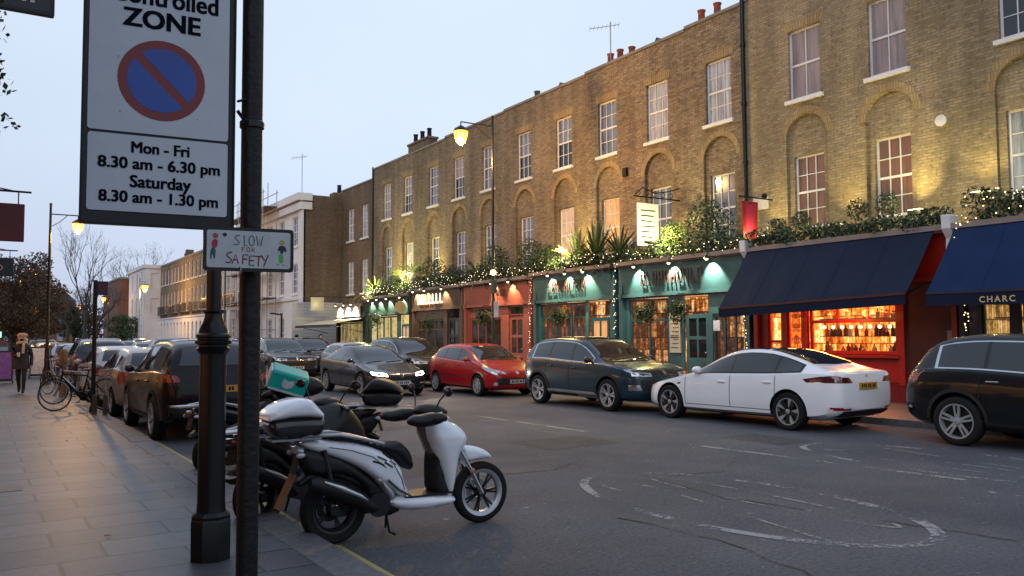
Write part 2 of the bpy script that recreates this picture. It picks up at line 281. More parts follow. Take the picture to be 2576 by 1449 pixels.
# pale flecks of worn paint and gum
n3 = noise(t, tc, 5.5, 2, 0.5); r3 = _n(t, 'ShaderNodeMapRange'); r3.inputs[1].default_value = 0.74; r3.inputs[2].default_value = 0.76; t.links.new(n3.outputs['Fac'], r3.inputs[0])
mx = _n(t, 'ShaderNodeMix', data_type='RGBA'); t.links.new(r3.outputs[0], mx.inputs[0]); t.links.new(vm.outputs[0], mx.inputs[6]); mx.inputs[7].default_value = (0.3, 0.3, 0.3, 1)
n5 = noise(t, tc, 22, 1, 0.5); r5 = _n(t, 'ShaderNodeMapRange'); r5.inputs[1].default_value = 0.73; r5.inputs[2].default_value = 0.76; t.links.new(n5.outputs['Fac'], r5.inputs[0])
mx5 = _n(t, 'ShaderNodeMix', data_type='RGBA'); t.links.new(r5.outputs[0], mx5.inputs[0]); t.links.new(mx.outputs[2], mx5.inputs[6]); mx5.inputs[7].default_value = (0.24, 0.24, 0.26, 1)
t.links.new(mx5.outputs[2], b.inputs['Base Color'])
bp = _n(t, 'ShaderNodeBump'); bp.inputs['Strength'].default_value = 0.8; bp.inputs['Distance'].default_value = 0.02; t.links.new(n2.outputs['Fac'], bp.inputs['Height']); t.links.new(bp.outputs[0], b.inputs['Normal'])
n4 = noise(t, tc, 1.2, 4); r4 = _n(t, 'ShaderNodeMapRange'); r4.inputs[3].default_value = 0.62; r4.inputs[4].default_value = 0.9; t.links.new(n4.outputs['Fac'], r4.inputs[0]); t.links.new(r4.outputs[0], b.inputs['Roughness'])
m2 = m.copy(); m2.name = 'asphalt_patch'; M['asphalt_patch'] = m2
for nd in m2.node_tree.nodes:
    if nd.type == 'VALTORGB': nd.color_ramp.elements[0].color = (0.034, 0.034, 0.040, 1); nd.color_ramp.elements[1].color = (0.052, 0.051, 0.058, 1)
def paving(name, c1, c2, rot):
    m = brick(name, c1, c2, (0.026, 0.025, 0.028), axes='XY', bw=0.84, bh=0.52, ms=0.013, var=0.45, dark=(0.045, 0.045, 0.05), dirt=0.30, bump=0.6, offset=0.37, rough=0.46, big=0.9)
    m.node_tree.nodes['Principled BSDF'].inputs['Specular IOR Level'].default_value = .45
    t = m.node_tree; b = t.nodes['Principled BSDF']; src = b.inputs['Base Color'].links[0].from_socket; tc = _n(t, 'ShaderNodeTexCoord')
    a = noise(t, tc, 16, 2, .5); ra = _n(t, 'ShaderNodeMapRange'); ra.inputs[1].default_value = .70; ra.inputs[2].default_value = .74; ra.inputs[4].default_value = .6; t.links.new(a.outputs['Fac'], ra.inputs[0])
    mx = _n(t, 'ShaderNodeMix', data_type='RGBA'); t.links.new(ra.outputs[0], mx.inputs[0]); t.links.new(src, mx.inputs[6]); mx.inputs[7].default_value = (.03, .03, .032, 1)
    c = noise(t, tc, 45, 5, .9); rc = _n(t, 'ShaderNodeMapRange'); rc.inputs[1].default_value = .3; rc.inputs[2].default_value = .7; rc.inputs[3].default_value = .6; rc.inputs[4].default_value = 1.4; t.links.new(c.outputs['Fac'], rc.inputs[0])
    vm = _n(t, 'ShaderNodeVectorMath', operation='SCALE'); t.links.new(mx.outputs[2], vm.inputs[0]); t.links.new(rc.outputs[0], vm.inputs['Scale']); t.links.new(vm.outputs[0], b.inputs['Base Color'])
    return m
paving('paving', (0.116, 0.115, 0.126), (0.066, 0.068, 0.082), 0)
paving('paving_far', (0.12, 0.11, 0.11), (0.095, 0.09, 0.09), 0)
mat('granite_kerb', (0.125, 0.125, 0.135), 0.6, var=0.35, scale=18, detail=6)
# ------------------------------------------------------------------ geometry helpers
class MB:
    def __init__(s): s.v = []; s.f = []; s.m = []
    def add(s, vs, fs, mi=0, mtx=None):
        o = len(s.v)
        for p in vs:
            p = Vector(p)
            s.v.append(mtx @ p if mtx else p)
        for f in fs: s.f.append([i + o for i in f]); s.m.append(mi)
        return s
    def box(s, x0, x1, y0, y1, z0, z1, mi=0, mtx=None):
        v = [(x, y, z) for z in (z0, z1) for y in (y0, y1) for x in (x0, x1)]
        return s.add(v, [(0, 2, 3, 1), (4, 5, 7, 6), (0, 1, 5, 4), (2, 6, 7, 3), (0, 4, 6, 2), (1, 3, 7, 5)], mi, mtx)
    def beam(s, a, b, w, h=None, mi=0, up=(0, 0, 1)):
        a = Vector(a); b = Vector(b); d = b - a; L = d.length
        if L < 1e-6: return s
        h = h or w; z = d.normalized(); u = Vector(up)
        if abs(z.dot(u)) > 0.99: u = Vector((1, 0, 0))
        x = u.cross(z).normalized(); y = z.cross(x)
        m = Matrix(((x.x, y.x, z.x, a.x), (x.y, y.y, z.y, a.y), (x.z, y.z, z.z, a.z), (0, 0, 0, 1)))
        return s.box(-w / 2, w / 2, -h / 2, h / 2, 0, L, mi, m)
    def tube(s, pts, r, n=8, mi=0, cap=True, closed=False):
        pts = [Vector(p) for p in pts]; k = len(pts)
        rs = r if isinstance(r, (list, tuple)) else [r] * k
        rings = []; prev = None
        for i, p in enumerate(pts):
            if closed: d = pts[(i + 1) % k] - pts[i - 1]
            else: d = pts[min(i + 1, k - 1)] - pts[max(i - 1, 0)]
            d.normalize()
            if prev is None:
                u = Vector((0, 0, 1)) if abs(d.z) < 0.9 else Vector((1, 0, 0))
                x = u.cross(d).normalized()
            else:
                x = (prev - d * prev.dot(d)).normalized()
            prev = x; y = d.cross(x)
            rings.append([p + (x * math.cos(2 * PI * j / n) + y * math.sin(2 * PI * j / n)) * rs[i] for j in range(n)])
        vs = [q for rg in rings for q in rg]; fs = []
        for i in range(k if closed else k - 1):
            a = i * n; b2 = ((i + 1) % k) * n
            for j in range(n): fs.append((a + j, a + (j + 1) % n, b2 + (j + 1) % n, b2 + j))
        if cap and not closed: fs.append(list(range(n - 1, -1, -1))); fs.append([(k - 1) * n + j for j in range(n)])
        return s.add(vs, fs, mi)
    def lathe(s, prof, n=16, mtx=None, mi=0, cap=True):
        vs = []; fs = []
        for r, z in prof:
            for j in range(n): vs.append((r * math.cos(2 * PI * j / n), r * math.sin(2 * PI * j / n), z))
        for i in range(len(prof) - 1):
            for j in range(n): fs.append((i * n + j, i * n + (j + 1) % n, (i + 1) * n + (j + 1) % n, (i + 1) * n + j))
        if cap:
            fs.append(list(range(n - 1, -1, -1))); fs.append([(len(prof) - 1) * n + j for j in range(n)])
        return s.add(vs, fs, mi, mtx)
    def ball(s, c, r, n=8, mi=0, sc=(1, 1, 1)):
        prof = [(max(0.001, math.sin(PI * i / n)) * r, -math.cos(PI * i / n) * r) for i in range(n + 1)]
        return s.lathe(prof, max(6, n + 2), Matrix.Translation(c) @ Matrix.Diagonal((*sc, 1)), mi)
    def prism(s, poly, a0, a1, plane='XZ', mi=0):
        """poly extruded along the third axis from a0 to a1"""
        def P(p, a): return (p[0], a, p[1]) if plane == 'XZ' else ((a, p[0], p[1]) if plane == 'YZ' else (p[0], p[1], a))
        n = len(poly); vs = [P(p, a0) for p in poly] + [P(p, a1) for p in poly]
        fs = [list(range(n - 1, -1, -1)), list(range(n, 2 * n))] + [(i, (i + 1) % n, n + (i + 1) % n, n + i) for i in range(n)]
        return s.add(vs, fs, mi)
    def mesh(s, name, mats, smooth=None):
        me = bpy.data.meshes.new(name); me.from_pydata([tuple(v) for v in s.v], [], s.f)
        for k in mats: me.materials.append(M[k])
        if len(mats) > 1: me.polygons.foreach_set('material_index', s.m)
        if smooth is not None:
            bm = bmesh.new(); bm.from_mesh(me); bmesh.ops.recalc_face_normals(bm, faces=bm.faces[:]); bm.to_mesh(me); bm.free()
            me.polygons.foreach_set('use_smooth', [True] * len(me.polygons)); me.set_sharp_from_angle(angle=R(smooth))
        me.update(); return me
def obj(name, mb, mats, parent=None, smooth=None, world=False, bevel=None):
    if isinstance(mats, str): mats = [mats]
    me = mb.mesh(name, mats, smooth) if isinstance(mb, MB) else mb
    if not isinstance(mb, MB) and mats and len(me.materials) == 0:
        for k in mats: me.materials.append(M[k])
    o = bpy.data.objects.new(name, me); C.objects.link(o)
    if parent is not None:
        o.parent = parent
        if world: o.matrix_parent_inverse = wmat(parent).inverted()
    if bevel:
        bv = o.modifiers.new('bevel', 'BEVEL'); bv.width = bevel; bv.segments = 2; bv.limit_method = 'ANGLE'; bv.angle_limit = R(40)
    return o
def wmat(o):
    m = Matrix.LocRotScale(o.location, o.rotation_euler, o.scale)
    return wmat(o.parent) @ o.matrix_parent_inverse @ m if o.parent else m
def tag(o, label, cat, group=None, kind=None):
    o['label'] = label; o['category'] = cat
    if group: o['group'] = group
    if kind: o['kind'] = kind
    return o
def thing(name, label, cat, loc=(0, 0, 0), rz=0.0, group=None):
    o = bpy.data.objects.new(name, None); C.objects.link(o); o.empty_display_size = 0.2
    o.location = loc; o.rotation_euler = (0, 0, rz); return tag(o, label, cat, group)
def struct(name, mb, mats, kind='structure', smooth=None):
    o = obj(name, mb, mats, smooth=smooth); o['kind'] = kind; return o
def copy_tree(o, parent=None):
    c = o.copy(); C.objects.link(c)
    if parent is not None: c.parent = parent
    for ch in list(o.children): copy_tree(ch, c)
    return c
def dup(o, label, loc=None, rz=None, group=None):
    c = copy_tree(o); c['label'] = label
    if loc is not None: c.location = loc
    if rz is not None: c.rotation_euler = (0, 0, rz)
    if group: c['group'] = group
    return c
def repaint(root, frm, to):
    """give a copied thing its own colour"""
    for o in root.children_recursive:
        if o.type == 'MESH' and any(m and m.name == frm for m in o.data.materials):
            o.data = o.data.copy()
            for i, m in enumerate(o.data.materials):
                if m and m.name == frm: o.data.materials[i] = M[to]
def circ(cx, cz, r, n=24, a0=0, a1=2 * PI): return [(cx + r * math.cos(a0 + (a1 - a0) * i / n), cz + r * math.sin(a0 + (a1 - a0) * i / n)) for i in range(n)]
def text_mesh(name, s, size, m, bold=0.0, ext=0.0015, align='CENTER', spacing=1.0):
    cu = bpy.data.curves.new(name, 'FONT'); cu.body = s; cu.size = size; cu.extrude = ext; cu.offset = bold; cu.align_x = align; cu.space_character = spacing
    cu.resolution_u = 3
    t = bpy.data.objects.new('tmp', cu); C.objects.link(t); dg = bpy.context.evaluated_depsgraph_get()
    me = bpy.data.meshes.new_from_object(t.evaluated_get(dg)); bpy.data.objects.remove(t); bpy.data.curves.remove(cu)
    me.materials.clear(); me.materials.append(M[m]); return me
def fit_text(me, x0, x1, y0, y1, z=0.0):
    """fit flat lettering into a rectangle"""
    xs = [v.co.x for v in me.vertices]; ys = [v.co.y for v in me.vertices]
    ax, bx, ay, by = min(xs), max(xs), min(ys), max(ys)
    for v in me.vertices:
        v.co.x = x0 + (v.co.x - ax) / (bx - ax) * (x1 - x0); v.co.y = y0 + (v.co.y - ay) / (by - ay) * (y1 - y0); v.co.z += z
    return me
def resample(poly, step, closed=True):
    out = []; n = len(poly)
    for i in range(n if closed else n - 1):
        a = Vector(poly[i]); b = Vector(poly[(i + 1) % n]); k = max(1, int(math.ceil((b - a).length / step)))
        for j in range(k): out.append(a + (b - a) * j / k)
    if not closed: out.append(Vector(poly[-1]))
    return out
def smooth_poly(poly, it=2):
    """round the corners of an outline (Chaikin)"""
    for _ in range(it):
        q = []; n = len(poly)
        for i in range(n):
            a = Vector(poly[i]); b = Vector(poly[(i + 1) % n]); q += [a * 0.75 + b * 0.25, a * 0.25 + b * 0.75]
        poly = q
    return [tuple(p) for p in poly]
def seg_dist(p, a, b):
    d = b - a; t = max(0, min(1, (p - a).dot(d) / max(1e-12, d.dot(d)))); return (p - a - d * t).length
def inside(p, poly):
    c = False; n = len(poly); j = n - 1
    for i in range(n):
        if (poly[i][1] > p[1]) != (poly[j][1] > p[1]) and p[0] < (poly[j][0] - poly[i][0]) * (p[1] - poly[i][1]) / (poly[j][1] - poly[i][1]) + poly[i][0]: c = not c
        j = i
    return c
def poly_tris(poly, step):
    """triangles filling a 2-D outline with an even grid inside; returns pts, tris, distance of each point from the outline"""
    bd = resample([Vector(p) for p in poly], step); nb = len(bd)
    x0 = min(p.x for p in bd); x1 = max(p.x for p in bd); y0 = min(p.y for p in bd); y1 = max(p.y for p in bd)
    pts = list(bd); y = y0 + step * 0.5; row = 0
    while y < y1:
        x = x0 + step * (0.5 if row % 2 else 0.0)
        while x < x1:
            p = Vector((x, y))
            if inside(p, bd) and min(seg_dist(p, bd[i], bd[(i + 1) % nb]) for i in range(nb)) > step * 0.45: pts.append(p)
            x += step
        y += step * 0.87; row += 1
    r = geometry.delaunay_2d_cdt(pts, [(i, (i + 1) % nb) for i in range(nb)], [], 1, 1e-6)
    vs, tris = r[0], r[2]
    dist = [min(seg_dist(v, bd[i], bd[(i + 1) % nb]) for i in range(nb)) for v in vs]
    return vs, tris, dist
def inflate(mb, poly, yc, w, rnd, step=0.02, flat=0.25, mi=0, wf=None):
    """a rounded solid from a side outline in XZ: half width w at its middle, rolling in over the distance rnd at its edge"""
    vs, tris, ds = poly_tris(poly, step); n = len(vs); V = []
    for sgn in (1, -1):
        for v, d in zip(vs, ds):
            t = min(1.0, d / rnd); k = flat + (1 - flat) * math.sqrt(max(0, 1 - (1 - t) ** 2))
            ww = w if wf is None else wf(v.x, v.y)
            V.append((v.x, yc + sgn * ww * k, v.y))
    F = [tuple(t) for t in tris] + [tuple(n + i for i in reversed(t)) for t in tris]
    edges = {}
    for t in tris:
        for a, b in zip(t, t[1:] + t[:1] if isinstance(t, list) else list(t[1:]) + [t[0]]):
            e = (min(a, b), max(a, b)); edges[e] = edges.get(e, 0) + 1
    for (a, b), c in edges.items():
        if c == 1: F.append((a, b, n + b, n + a))
    return mb.add(V, F, mi)
def strip_poly(pts, w):
    """outline of a band of width w along a 2-D path"""
    pts = [Vector(p) for p in pts]; L = []; Rr = []
    for i, p in enumerate(pts):
        d = (pts[min(i + 1, len(pts) - 1)] - pts[max(i - 1, 0)]).normalized(); nrm = Vector((-d.y, d.x)); ww = w[i] if isinstance(w, (list, tuple)) else w
        L.append(p + nrm * ww / 2); Rr.append(p - nrm * ww / 2)
    return [tuple(p) for p in L + Rr[::-1]]
def decal(bvh, poly, axis, side, off=0.004, step=0.06, far=6.0, mb=None, mi=0, ymin=None):
    """a thin panel laid on a curved body: the outline is given in side ('y': x,z), end ('x': y,z) or top ('z': x,y) view"""
    mb = mb or MB(); vs, tris, _ = poly_tris(poly, step); V = []; ok = []
    for v in vs:
        if axis == 'y': o = Vector((v.x, side * far, v.y)); d = Vector((0, -side, 0))
        elif axis == 'x': o = Vector((side * far, v.x, v.y)); d = Vector((-side, 0, 0))
        else: o = Vector((v.x, v.y, far)); d = Vector((0, 0, -1))
        h, nrm, idx, dist = bvh.ray_cast(o, d)
        if h is None: V.append((0, 0, 0)); ok.append(False); continue
        if nrm.dot(d) > 0: nrm = -nrm
        V.append(h + nrm * off - d * 0.001); ok.append(True)
    F = [tuple(t) for t in tris if all(ok[i] for i in t)]
    F = [t for t in F if max((V[t[i]] - V[t[(i + 1) % 3]]).length for i in range(3)) < step * 6]
    return mb.add(V, F, mi)
def bvh_of(me):
    return BVHTree.FromPolygons([v.co.copy() for v in me.vertices], [tuple(p.vertices) for p in me.polygons])
def pchip(keys, x):
    if x <= keys[0][0]: return keys[0][1]
    if x >= keys[-1][0]: return keys[-1][1]
    for i in range(len(keys) - 1):
        if keys[i][0] <= x <= keys[i + 1][0]: break
    def sl(j): return (keys[j + 1][1] - keys[j][1]) / (keys[j + 1][0] - keys[j][0])
    def tan(j):
        if j == 0: return sl(0)
        if j == len(keys) - 1: return sl(j - 1)
        a, b = sl(j - 1), sl(j)
        return 0 if a * b <= 0 else 2 * a * b / (a + b)
    h = keys[i + 1][0] - keys[i][0]; t = (x - keys[i][0]) / h; m0, m1 = tan(i) * h, tan(i + 1) * h
    return (2 * t ** 3 - 3 * t ** 2 + 1) * keys[i][1] + (t ** 3 - 2 * t ** 2 + t) * m0 + (3 * t ** 2 - 2 * t ** 3) * keys[i + 1][1] + (t ** 3 - t ** 2) * m1
def boolean_cut(me, cutter_me):
    a = bpy.data.objects.new('a', me); b = bpy.data.objects.new('b', cutter_me); C.objects.link(a); C.objects.link(b)
    md = a.modifiers.new('b', 'BOOLEAN'); md.operation = 'DIFFERENCE'; md.solver = 'EXACT'; md.object = b
    try: md.material_mode = 'INDEX'
    except Exception: pass
    dg = bpy.context.evaluated_depsgraph_get(); r = bpy.data.meshes.new_from_object(a.evaluated_get(dg))
    bpy.data.objects.remove(a); bpy.data.objects.remove(b); return r

# ------------------------------------------------------------------ wheels
def wheel_part(parent, x, y, r, side, style, w=0.21, rimk=0.70, smat='alloy', dark='alloy_dark', axis=None):
    """a wheel: spoked rim with its tyre; side is +1 on the left (+y)"""
    rot = Matrix.Translation((x, y, r)) @ Matrix.Rotation(-side * PI / 2, 4, 'X')
    R2 = r * rimk; mb = MB()
    mb.lathe([(R2 * 0.99, w * 0.30), (R2 * 1.02, w * 0.5), (R2 * 0.95, w * 0.49), (R2 * 0.91, w * 0.2), (R2 * 0.9, -w * 0.4)], 32, rot, 0, cap=False)
    mb.lathe([(0.001, w * 0.10), (R2 * 0.93, w * 0.10)], 28, rot, 1, cap=False)
    def sp(a, hw0, hw1, r0, r1, zz0, zz1, mi=0):
        ca, sa = math.cos(a), math.sin(a)
        pts = []
        for rr, hw, zz in ((r0, hw0, zz0), (r1, hw1, zz1)):
            for q in (-1, 1): pts.append((rr * ca - q * hw * sa, rr * sa + q * hw * ca, zz))
        v = pts + [(p[0], p[1], p[2] - 0.03) for p in pts]
        mb.add(v, [(0, 1, 3, 2), (4, 6, 7, 5), (0, 4, 5, 1), (2, 3, 7, 6), (0, 2, 6, 4), (1, 5, 7, 3)], mi, rot)
    if style == 'aero':
        for k in range(5):
            a = 2 * PI * k / 5 + 0.3
            sp(a, R2 * 0.10, R2 * 0.20, R2 * 0.12, R2 * 0.93, w * 0.40, w * 0.46, 1); sp(a + 0.42, R2 * 0.05, R2 * 0.16, R2 * 0.30, R2 * 0.93, w * 0.38, w * 0.47, 0)
    elif style == 'five':
        for k in range(5):
            a = 2 * PI * k / 5 + 0.3
            sp(a, R2 * 0.13, R2 * 0.20, R2 * 0.10, R2 * 0.95, w * 0.36, w * 0.46); sp(a, R2 * 0.02, R2 * 0.07, R2 * 0.25, R2 * 0.9, w * 0.37, w * 0.475, 1)
    elif style == 'twin':
        for k in range(5):
            a = 2 * PI * k / 5 + 0.1
            for q in (-1, 1): sp(a + q * 0.17, R2 * 0.05, R2 * 0.08, R2 * 0.14, R2 * 0.95, w * 0.34, w * 0.46)
    elif style == 'cap':
        mb.lathe([(0.001, w * 0.46), (R2 * 0.3, w * 0.47), (R2 * 0.9, w * 0.42)], 24, rot, 0, cap=False)
        for k in range(7): sp(2 * PI * k / 7, R2 * 0.03, R2 * 0.09, R2 * 0.40, R2 * 0.82, w * 0.455, w * 0.455, 1)
    mb.lathe([(R2 * 0.20, w * 0.2), (R2 * 0.19, w * 0.45), (R2 * 0.1, w * 0.48), (0.001, w * 0.48)], 14, rot, 0, cap=False)
    o = obj('wheel', mb, [smat, dark], parent, smooth=35)
    ty = MB()
    prof = [(R2 * 0.97, -w * 0.45), (R2 * 1.08, -w * 0.5), (r * 0.93, -w * 0.48), (r * 0.985, -w * 0.40), (r, -w * 0.25), (r, w * 0.25), (r * 0.985, w * 0.40), (r * 0.93, w * 0.49), (R2 * 1.10, w * 0.51), (R2 * 0.99, w * 0.46), (R2 * 0.95, w * 0.3)]
    ty.lathe(prof, 36, rot, 0, cap=False)
    obj('tyre', ty, 'rubber', o, smooth=40)
    return o

# ------------------------------------------------------------------ cars
# x runs from the nose (0) to the tail (L); every profile is a list of (x, value)
CAR = {}
CAR['saloon'] = dict(L=4.69, zb=[(0, .30), (.12, .20), (.5, .17), (4.1, .19), (4.55, .28), (4.69, .40)],
    zt=[(0, .58), (.05, .64), (.3, .71), (.8, .82), (1.25, .93), (1.55, 1.07), (2.05, 1.315), (2.45, 1.42), (2.8, 1.443), (3.2, 1.42), (3.7, 1.30), (4.15, 1.14), (4.45, 1.065), (4.62, 1.045), (4.67, 1.0), (4.69, .86)],
    zs=[(0, .52), (.3, .66), (.8, .78), (1.3, .89), (2.0, .93), (3.4, .975), (4.1, 1.01), (4.5, 1.0), (4.66, .95), (4.69, .80)],
    wm=[(0, .50), (.06, .66), (.2, .79), (.5, .89), (.9, .922), (2.3, .925), (3.9, .925), (4.3, .89), (4.55, .82), (4.66, .74), (4.69, .66)],
    ws=[(0, .90), (.9, .84), (1.5, .85), (3.2, .85), (4.2, .85), (4.69, .92)],
    wt=[(0, .85), (.9, .80), (1.3, .78), (1.6, .70), (2.1, .635), (2.8, .62), (3.5, .625), (4.1, .70), (4.69, .80)],
    drop=[(0, .03), (1.25, .04), (1.7, .07), (2.6, .085), (3.6, .07), (4.3, .03), (4.69, .03)],
    axles=(.84, 3.715), wr=.334, wheel='aero')
CAR['hatch'] = dict(L=4.04, zb=[(0, .28), (.12, .20), (.5, .17), (3.6, .20), (3.95, .28), (4.04, .36)],
    zt=[(0, .60), (.05, .68), (.25, .78), (.6, .91), (.98, 1.02), (1.2, 1.12), (1.7, 1.37), (2.0, 1.45), (2.4, 1.475), (3.0, 1.455), (3.45, 1.38), (3.7, 1.22), (3.88, 1.02), (3.96, .95), (4.02, .88), (4.04, .75)],
    zs=[(0, .55), (.25, .72), (.6, .84), (1.0, .93), (2.0, .96), (3.4, 1.03), (3.8, 1.0), (3.98, .90), (4.04, .70)],
    wm=[(0, .48), (.06, .62), (.2, .75), (.5, .85), (.85, .872), (2.2, .875), (3.3, .872), (3.75, .82), (3.98, .72), (4.04, .62)],
    ws=[(0, .90), (.9, .84), (1.5, .86), (3.3, .86), (4.04, .92)],
    wt=[(0, .85), (.9, .78), (1.2, .74), (1.7, .64), (2.2, .62), (3.0, .61), (3.6, .62), (3.85, .74), (4.04, .80)],
    drop=[(0, .03), (1.0, .04), (1.5, .07), (2.2, .09), (3.3, .09), (3.7, .06), (4.04, .03)],
    axles=(.78, 3.32), wr=.30, wheel='cap')
CAR['suv'] = dict(L=4.50, zb=[(0, .34), (.12, .26), (.5, .23), (4.0, .25), (4.4, .34), (4.50, .44)],
    zt=[(0, .78), (.04, .86), (.2, .95), (.7, 1.04), (1.15, 1.10), (1.35, 1.18), (1.85, 1.47), (2.15, 1.60), (2.5, 1.655), (3.1, 1.67), (3.8, 1.62), (4.05, 1.54), (4.25, 1.33), (4.36, 1.12), (4.44, 1.02), (4.50, .88)],
    zs=[(0, .72), (.2, .88), (.7, .98), (1.2, 1.03), (2.2, 1.06), (3.6, 1.12), (4.2, 1.12), (4.42, .98), (4.50, .82)],
    wm=[(0, .58), (.06, .70), (.2, .82), (.5, .91), (.9, .925), (2.3, .925), (3.8, .925), (4.2, .88), (4.43, .78), (4.50, .70)],
    ws=[(0, .90), (.9, .85), (1.5, .87), (3.6, .87), (4.5, .92)],
    wt=[(0, .88), (1.0, .84), (1.35, .80), (1.9, .70), (2.5, .67), (3.4, .66), (4.0, .67), (4.3, .78), (4.5, .86)],
    drop=[(0, .03), (1.1, .04), (1.7, .08), (2.4, .10), (3.9, .10), (4.2, .06), (4.5, .03)],
    axles=(.90, 3.63), wr=.36, wheel='twin')
CAR['bigsuv'] = dict(L=4.78, zb=[(0, .34), (.12, .26), (.5, .22), (4.3, .25), (4.7, .36), (4.78, .46)],
    zt=[(0, .80), (.04, .88), (.2, .97), (.8, 1.07), (1.3, 1.13), (1.5, 1.21), (2.0, 1.50), (2.35, 1.63), (2.8, 1.68), (3.5, 1.69), (4.0, 1.655), (4.25, 1.58), (4.47, 1.34), (4.6, 1.14), (4.7, 1.05), (4.78, .90)],
    zs=[(0, .74), (.2, .90), (.8, 1.01), (1.4, 1.06), (2.4, 1.08), (3.8, 1.14), (4.4, 1.14), (4.68, 1.0), (4.78, .84)],
    wm=[(0, .58), (.06, .70), (.2, .82), (.5, .92), (.9, .945), (2.3, .945), (4.0, .945), (4.45, .90), (4.70, .80), (4.78, .72)],
    ws=[(0, .90), (.9, .86), (1.5, .87), (4.0, .87), (4.78, .92)],
    wt=[(0, .88), (1.2, .85), (1.5, .80), (2.0, .71), (2.7, .68), (3.6, .67), (4.2, .68), (4.5, .78), (4.78, .86)],
    drop=[(0, .03), (1.2, .04), (1.8, .08), (2.6, .10), (4.1, .10), (4.4, .06), (4.78, .03)],
    axles=(.93, 3.85), wr=.37, wheel='five')
def car_body(spec, nx=64):
    L = spec['L']; g = lambda k, x: pchip(spec[k], x)
    xs = [0.0]; N = nx
    for i in range(1, N): xs.append(L * i / N)
    xs += [.03, .08, .14, L - .03, L - .08, L - .14, L]
    xs = sorted(set(round(x, 3) for x in xs)); mb = MB(); rows = []
    for x in xs:
        zb, zt, zs, wm, wt = g('zb', x), g('zt', x), g('zs', x), g('wm', x), g('wt', x); ws = g('ws', x) * wm; dr = g('drop', x)
        wt = min(wt, wm * 0.93) if True else wt
        zs = min(zs, zt - 0.035); zr = max(zt - dr, zs + 0.012); zm = zb + (zs - zb) * 0.45
        ws_b = wm * 0.965
        half = [(0, zb), (ws * .8, zb), (ws * .985, zb + .03), (wm * .965, zb + .09), (wm * .992, zb + (zm - zb) * .6), (wm, zm), (wm * .995, zm + (zs - zm) * .45), (wm * .978, zm + (zs - zm) * .80), (wm * .955, zs),
                (wm * .938 * .6 + wt * .4 if zr - zs < .03 else wm * .93, zs + min(.012, (zr - zs) * .4)), ((wm * .93 + wt) / 2 + .012 * min(1, (zr - zs) / .2), (zs + zr) / 2), (wt, zr), (wt - .035, zr + (zt - zr) * .45), (wt * .82, zr + (zt - zr) * .80), (wt * .5, zt - (zt - zr) * .06), (wt * .25, zt - .001), (0, zt)]
        rows.append([(L / 2 - x, y, z) for y, z in half] + [(L / 2 - x, -y, z) for y, z in half[-2:0:-1]])
    n = len(rows[0]); vs = [p for r in rows for p in r]; fs = []
    for i in range(len(rows) - 1):
        for j in range(n): fs.append((i * n + j, i * n + (j + 1) % n, (i + 1) * n + (j + 1) % n, (i + 1) * n + j))
    fs.append(list(range(n))); fs.append([(len(rows) - 1) * n + j for j in range(n - 1, -1, -1)])
    mb.add(vs, fs); return mb
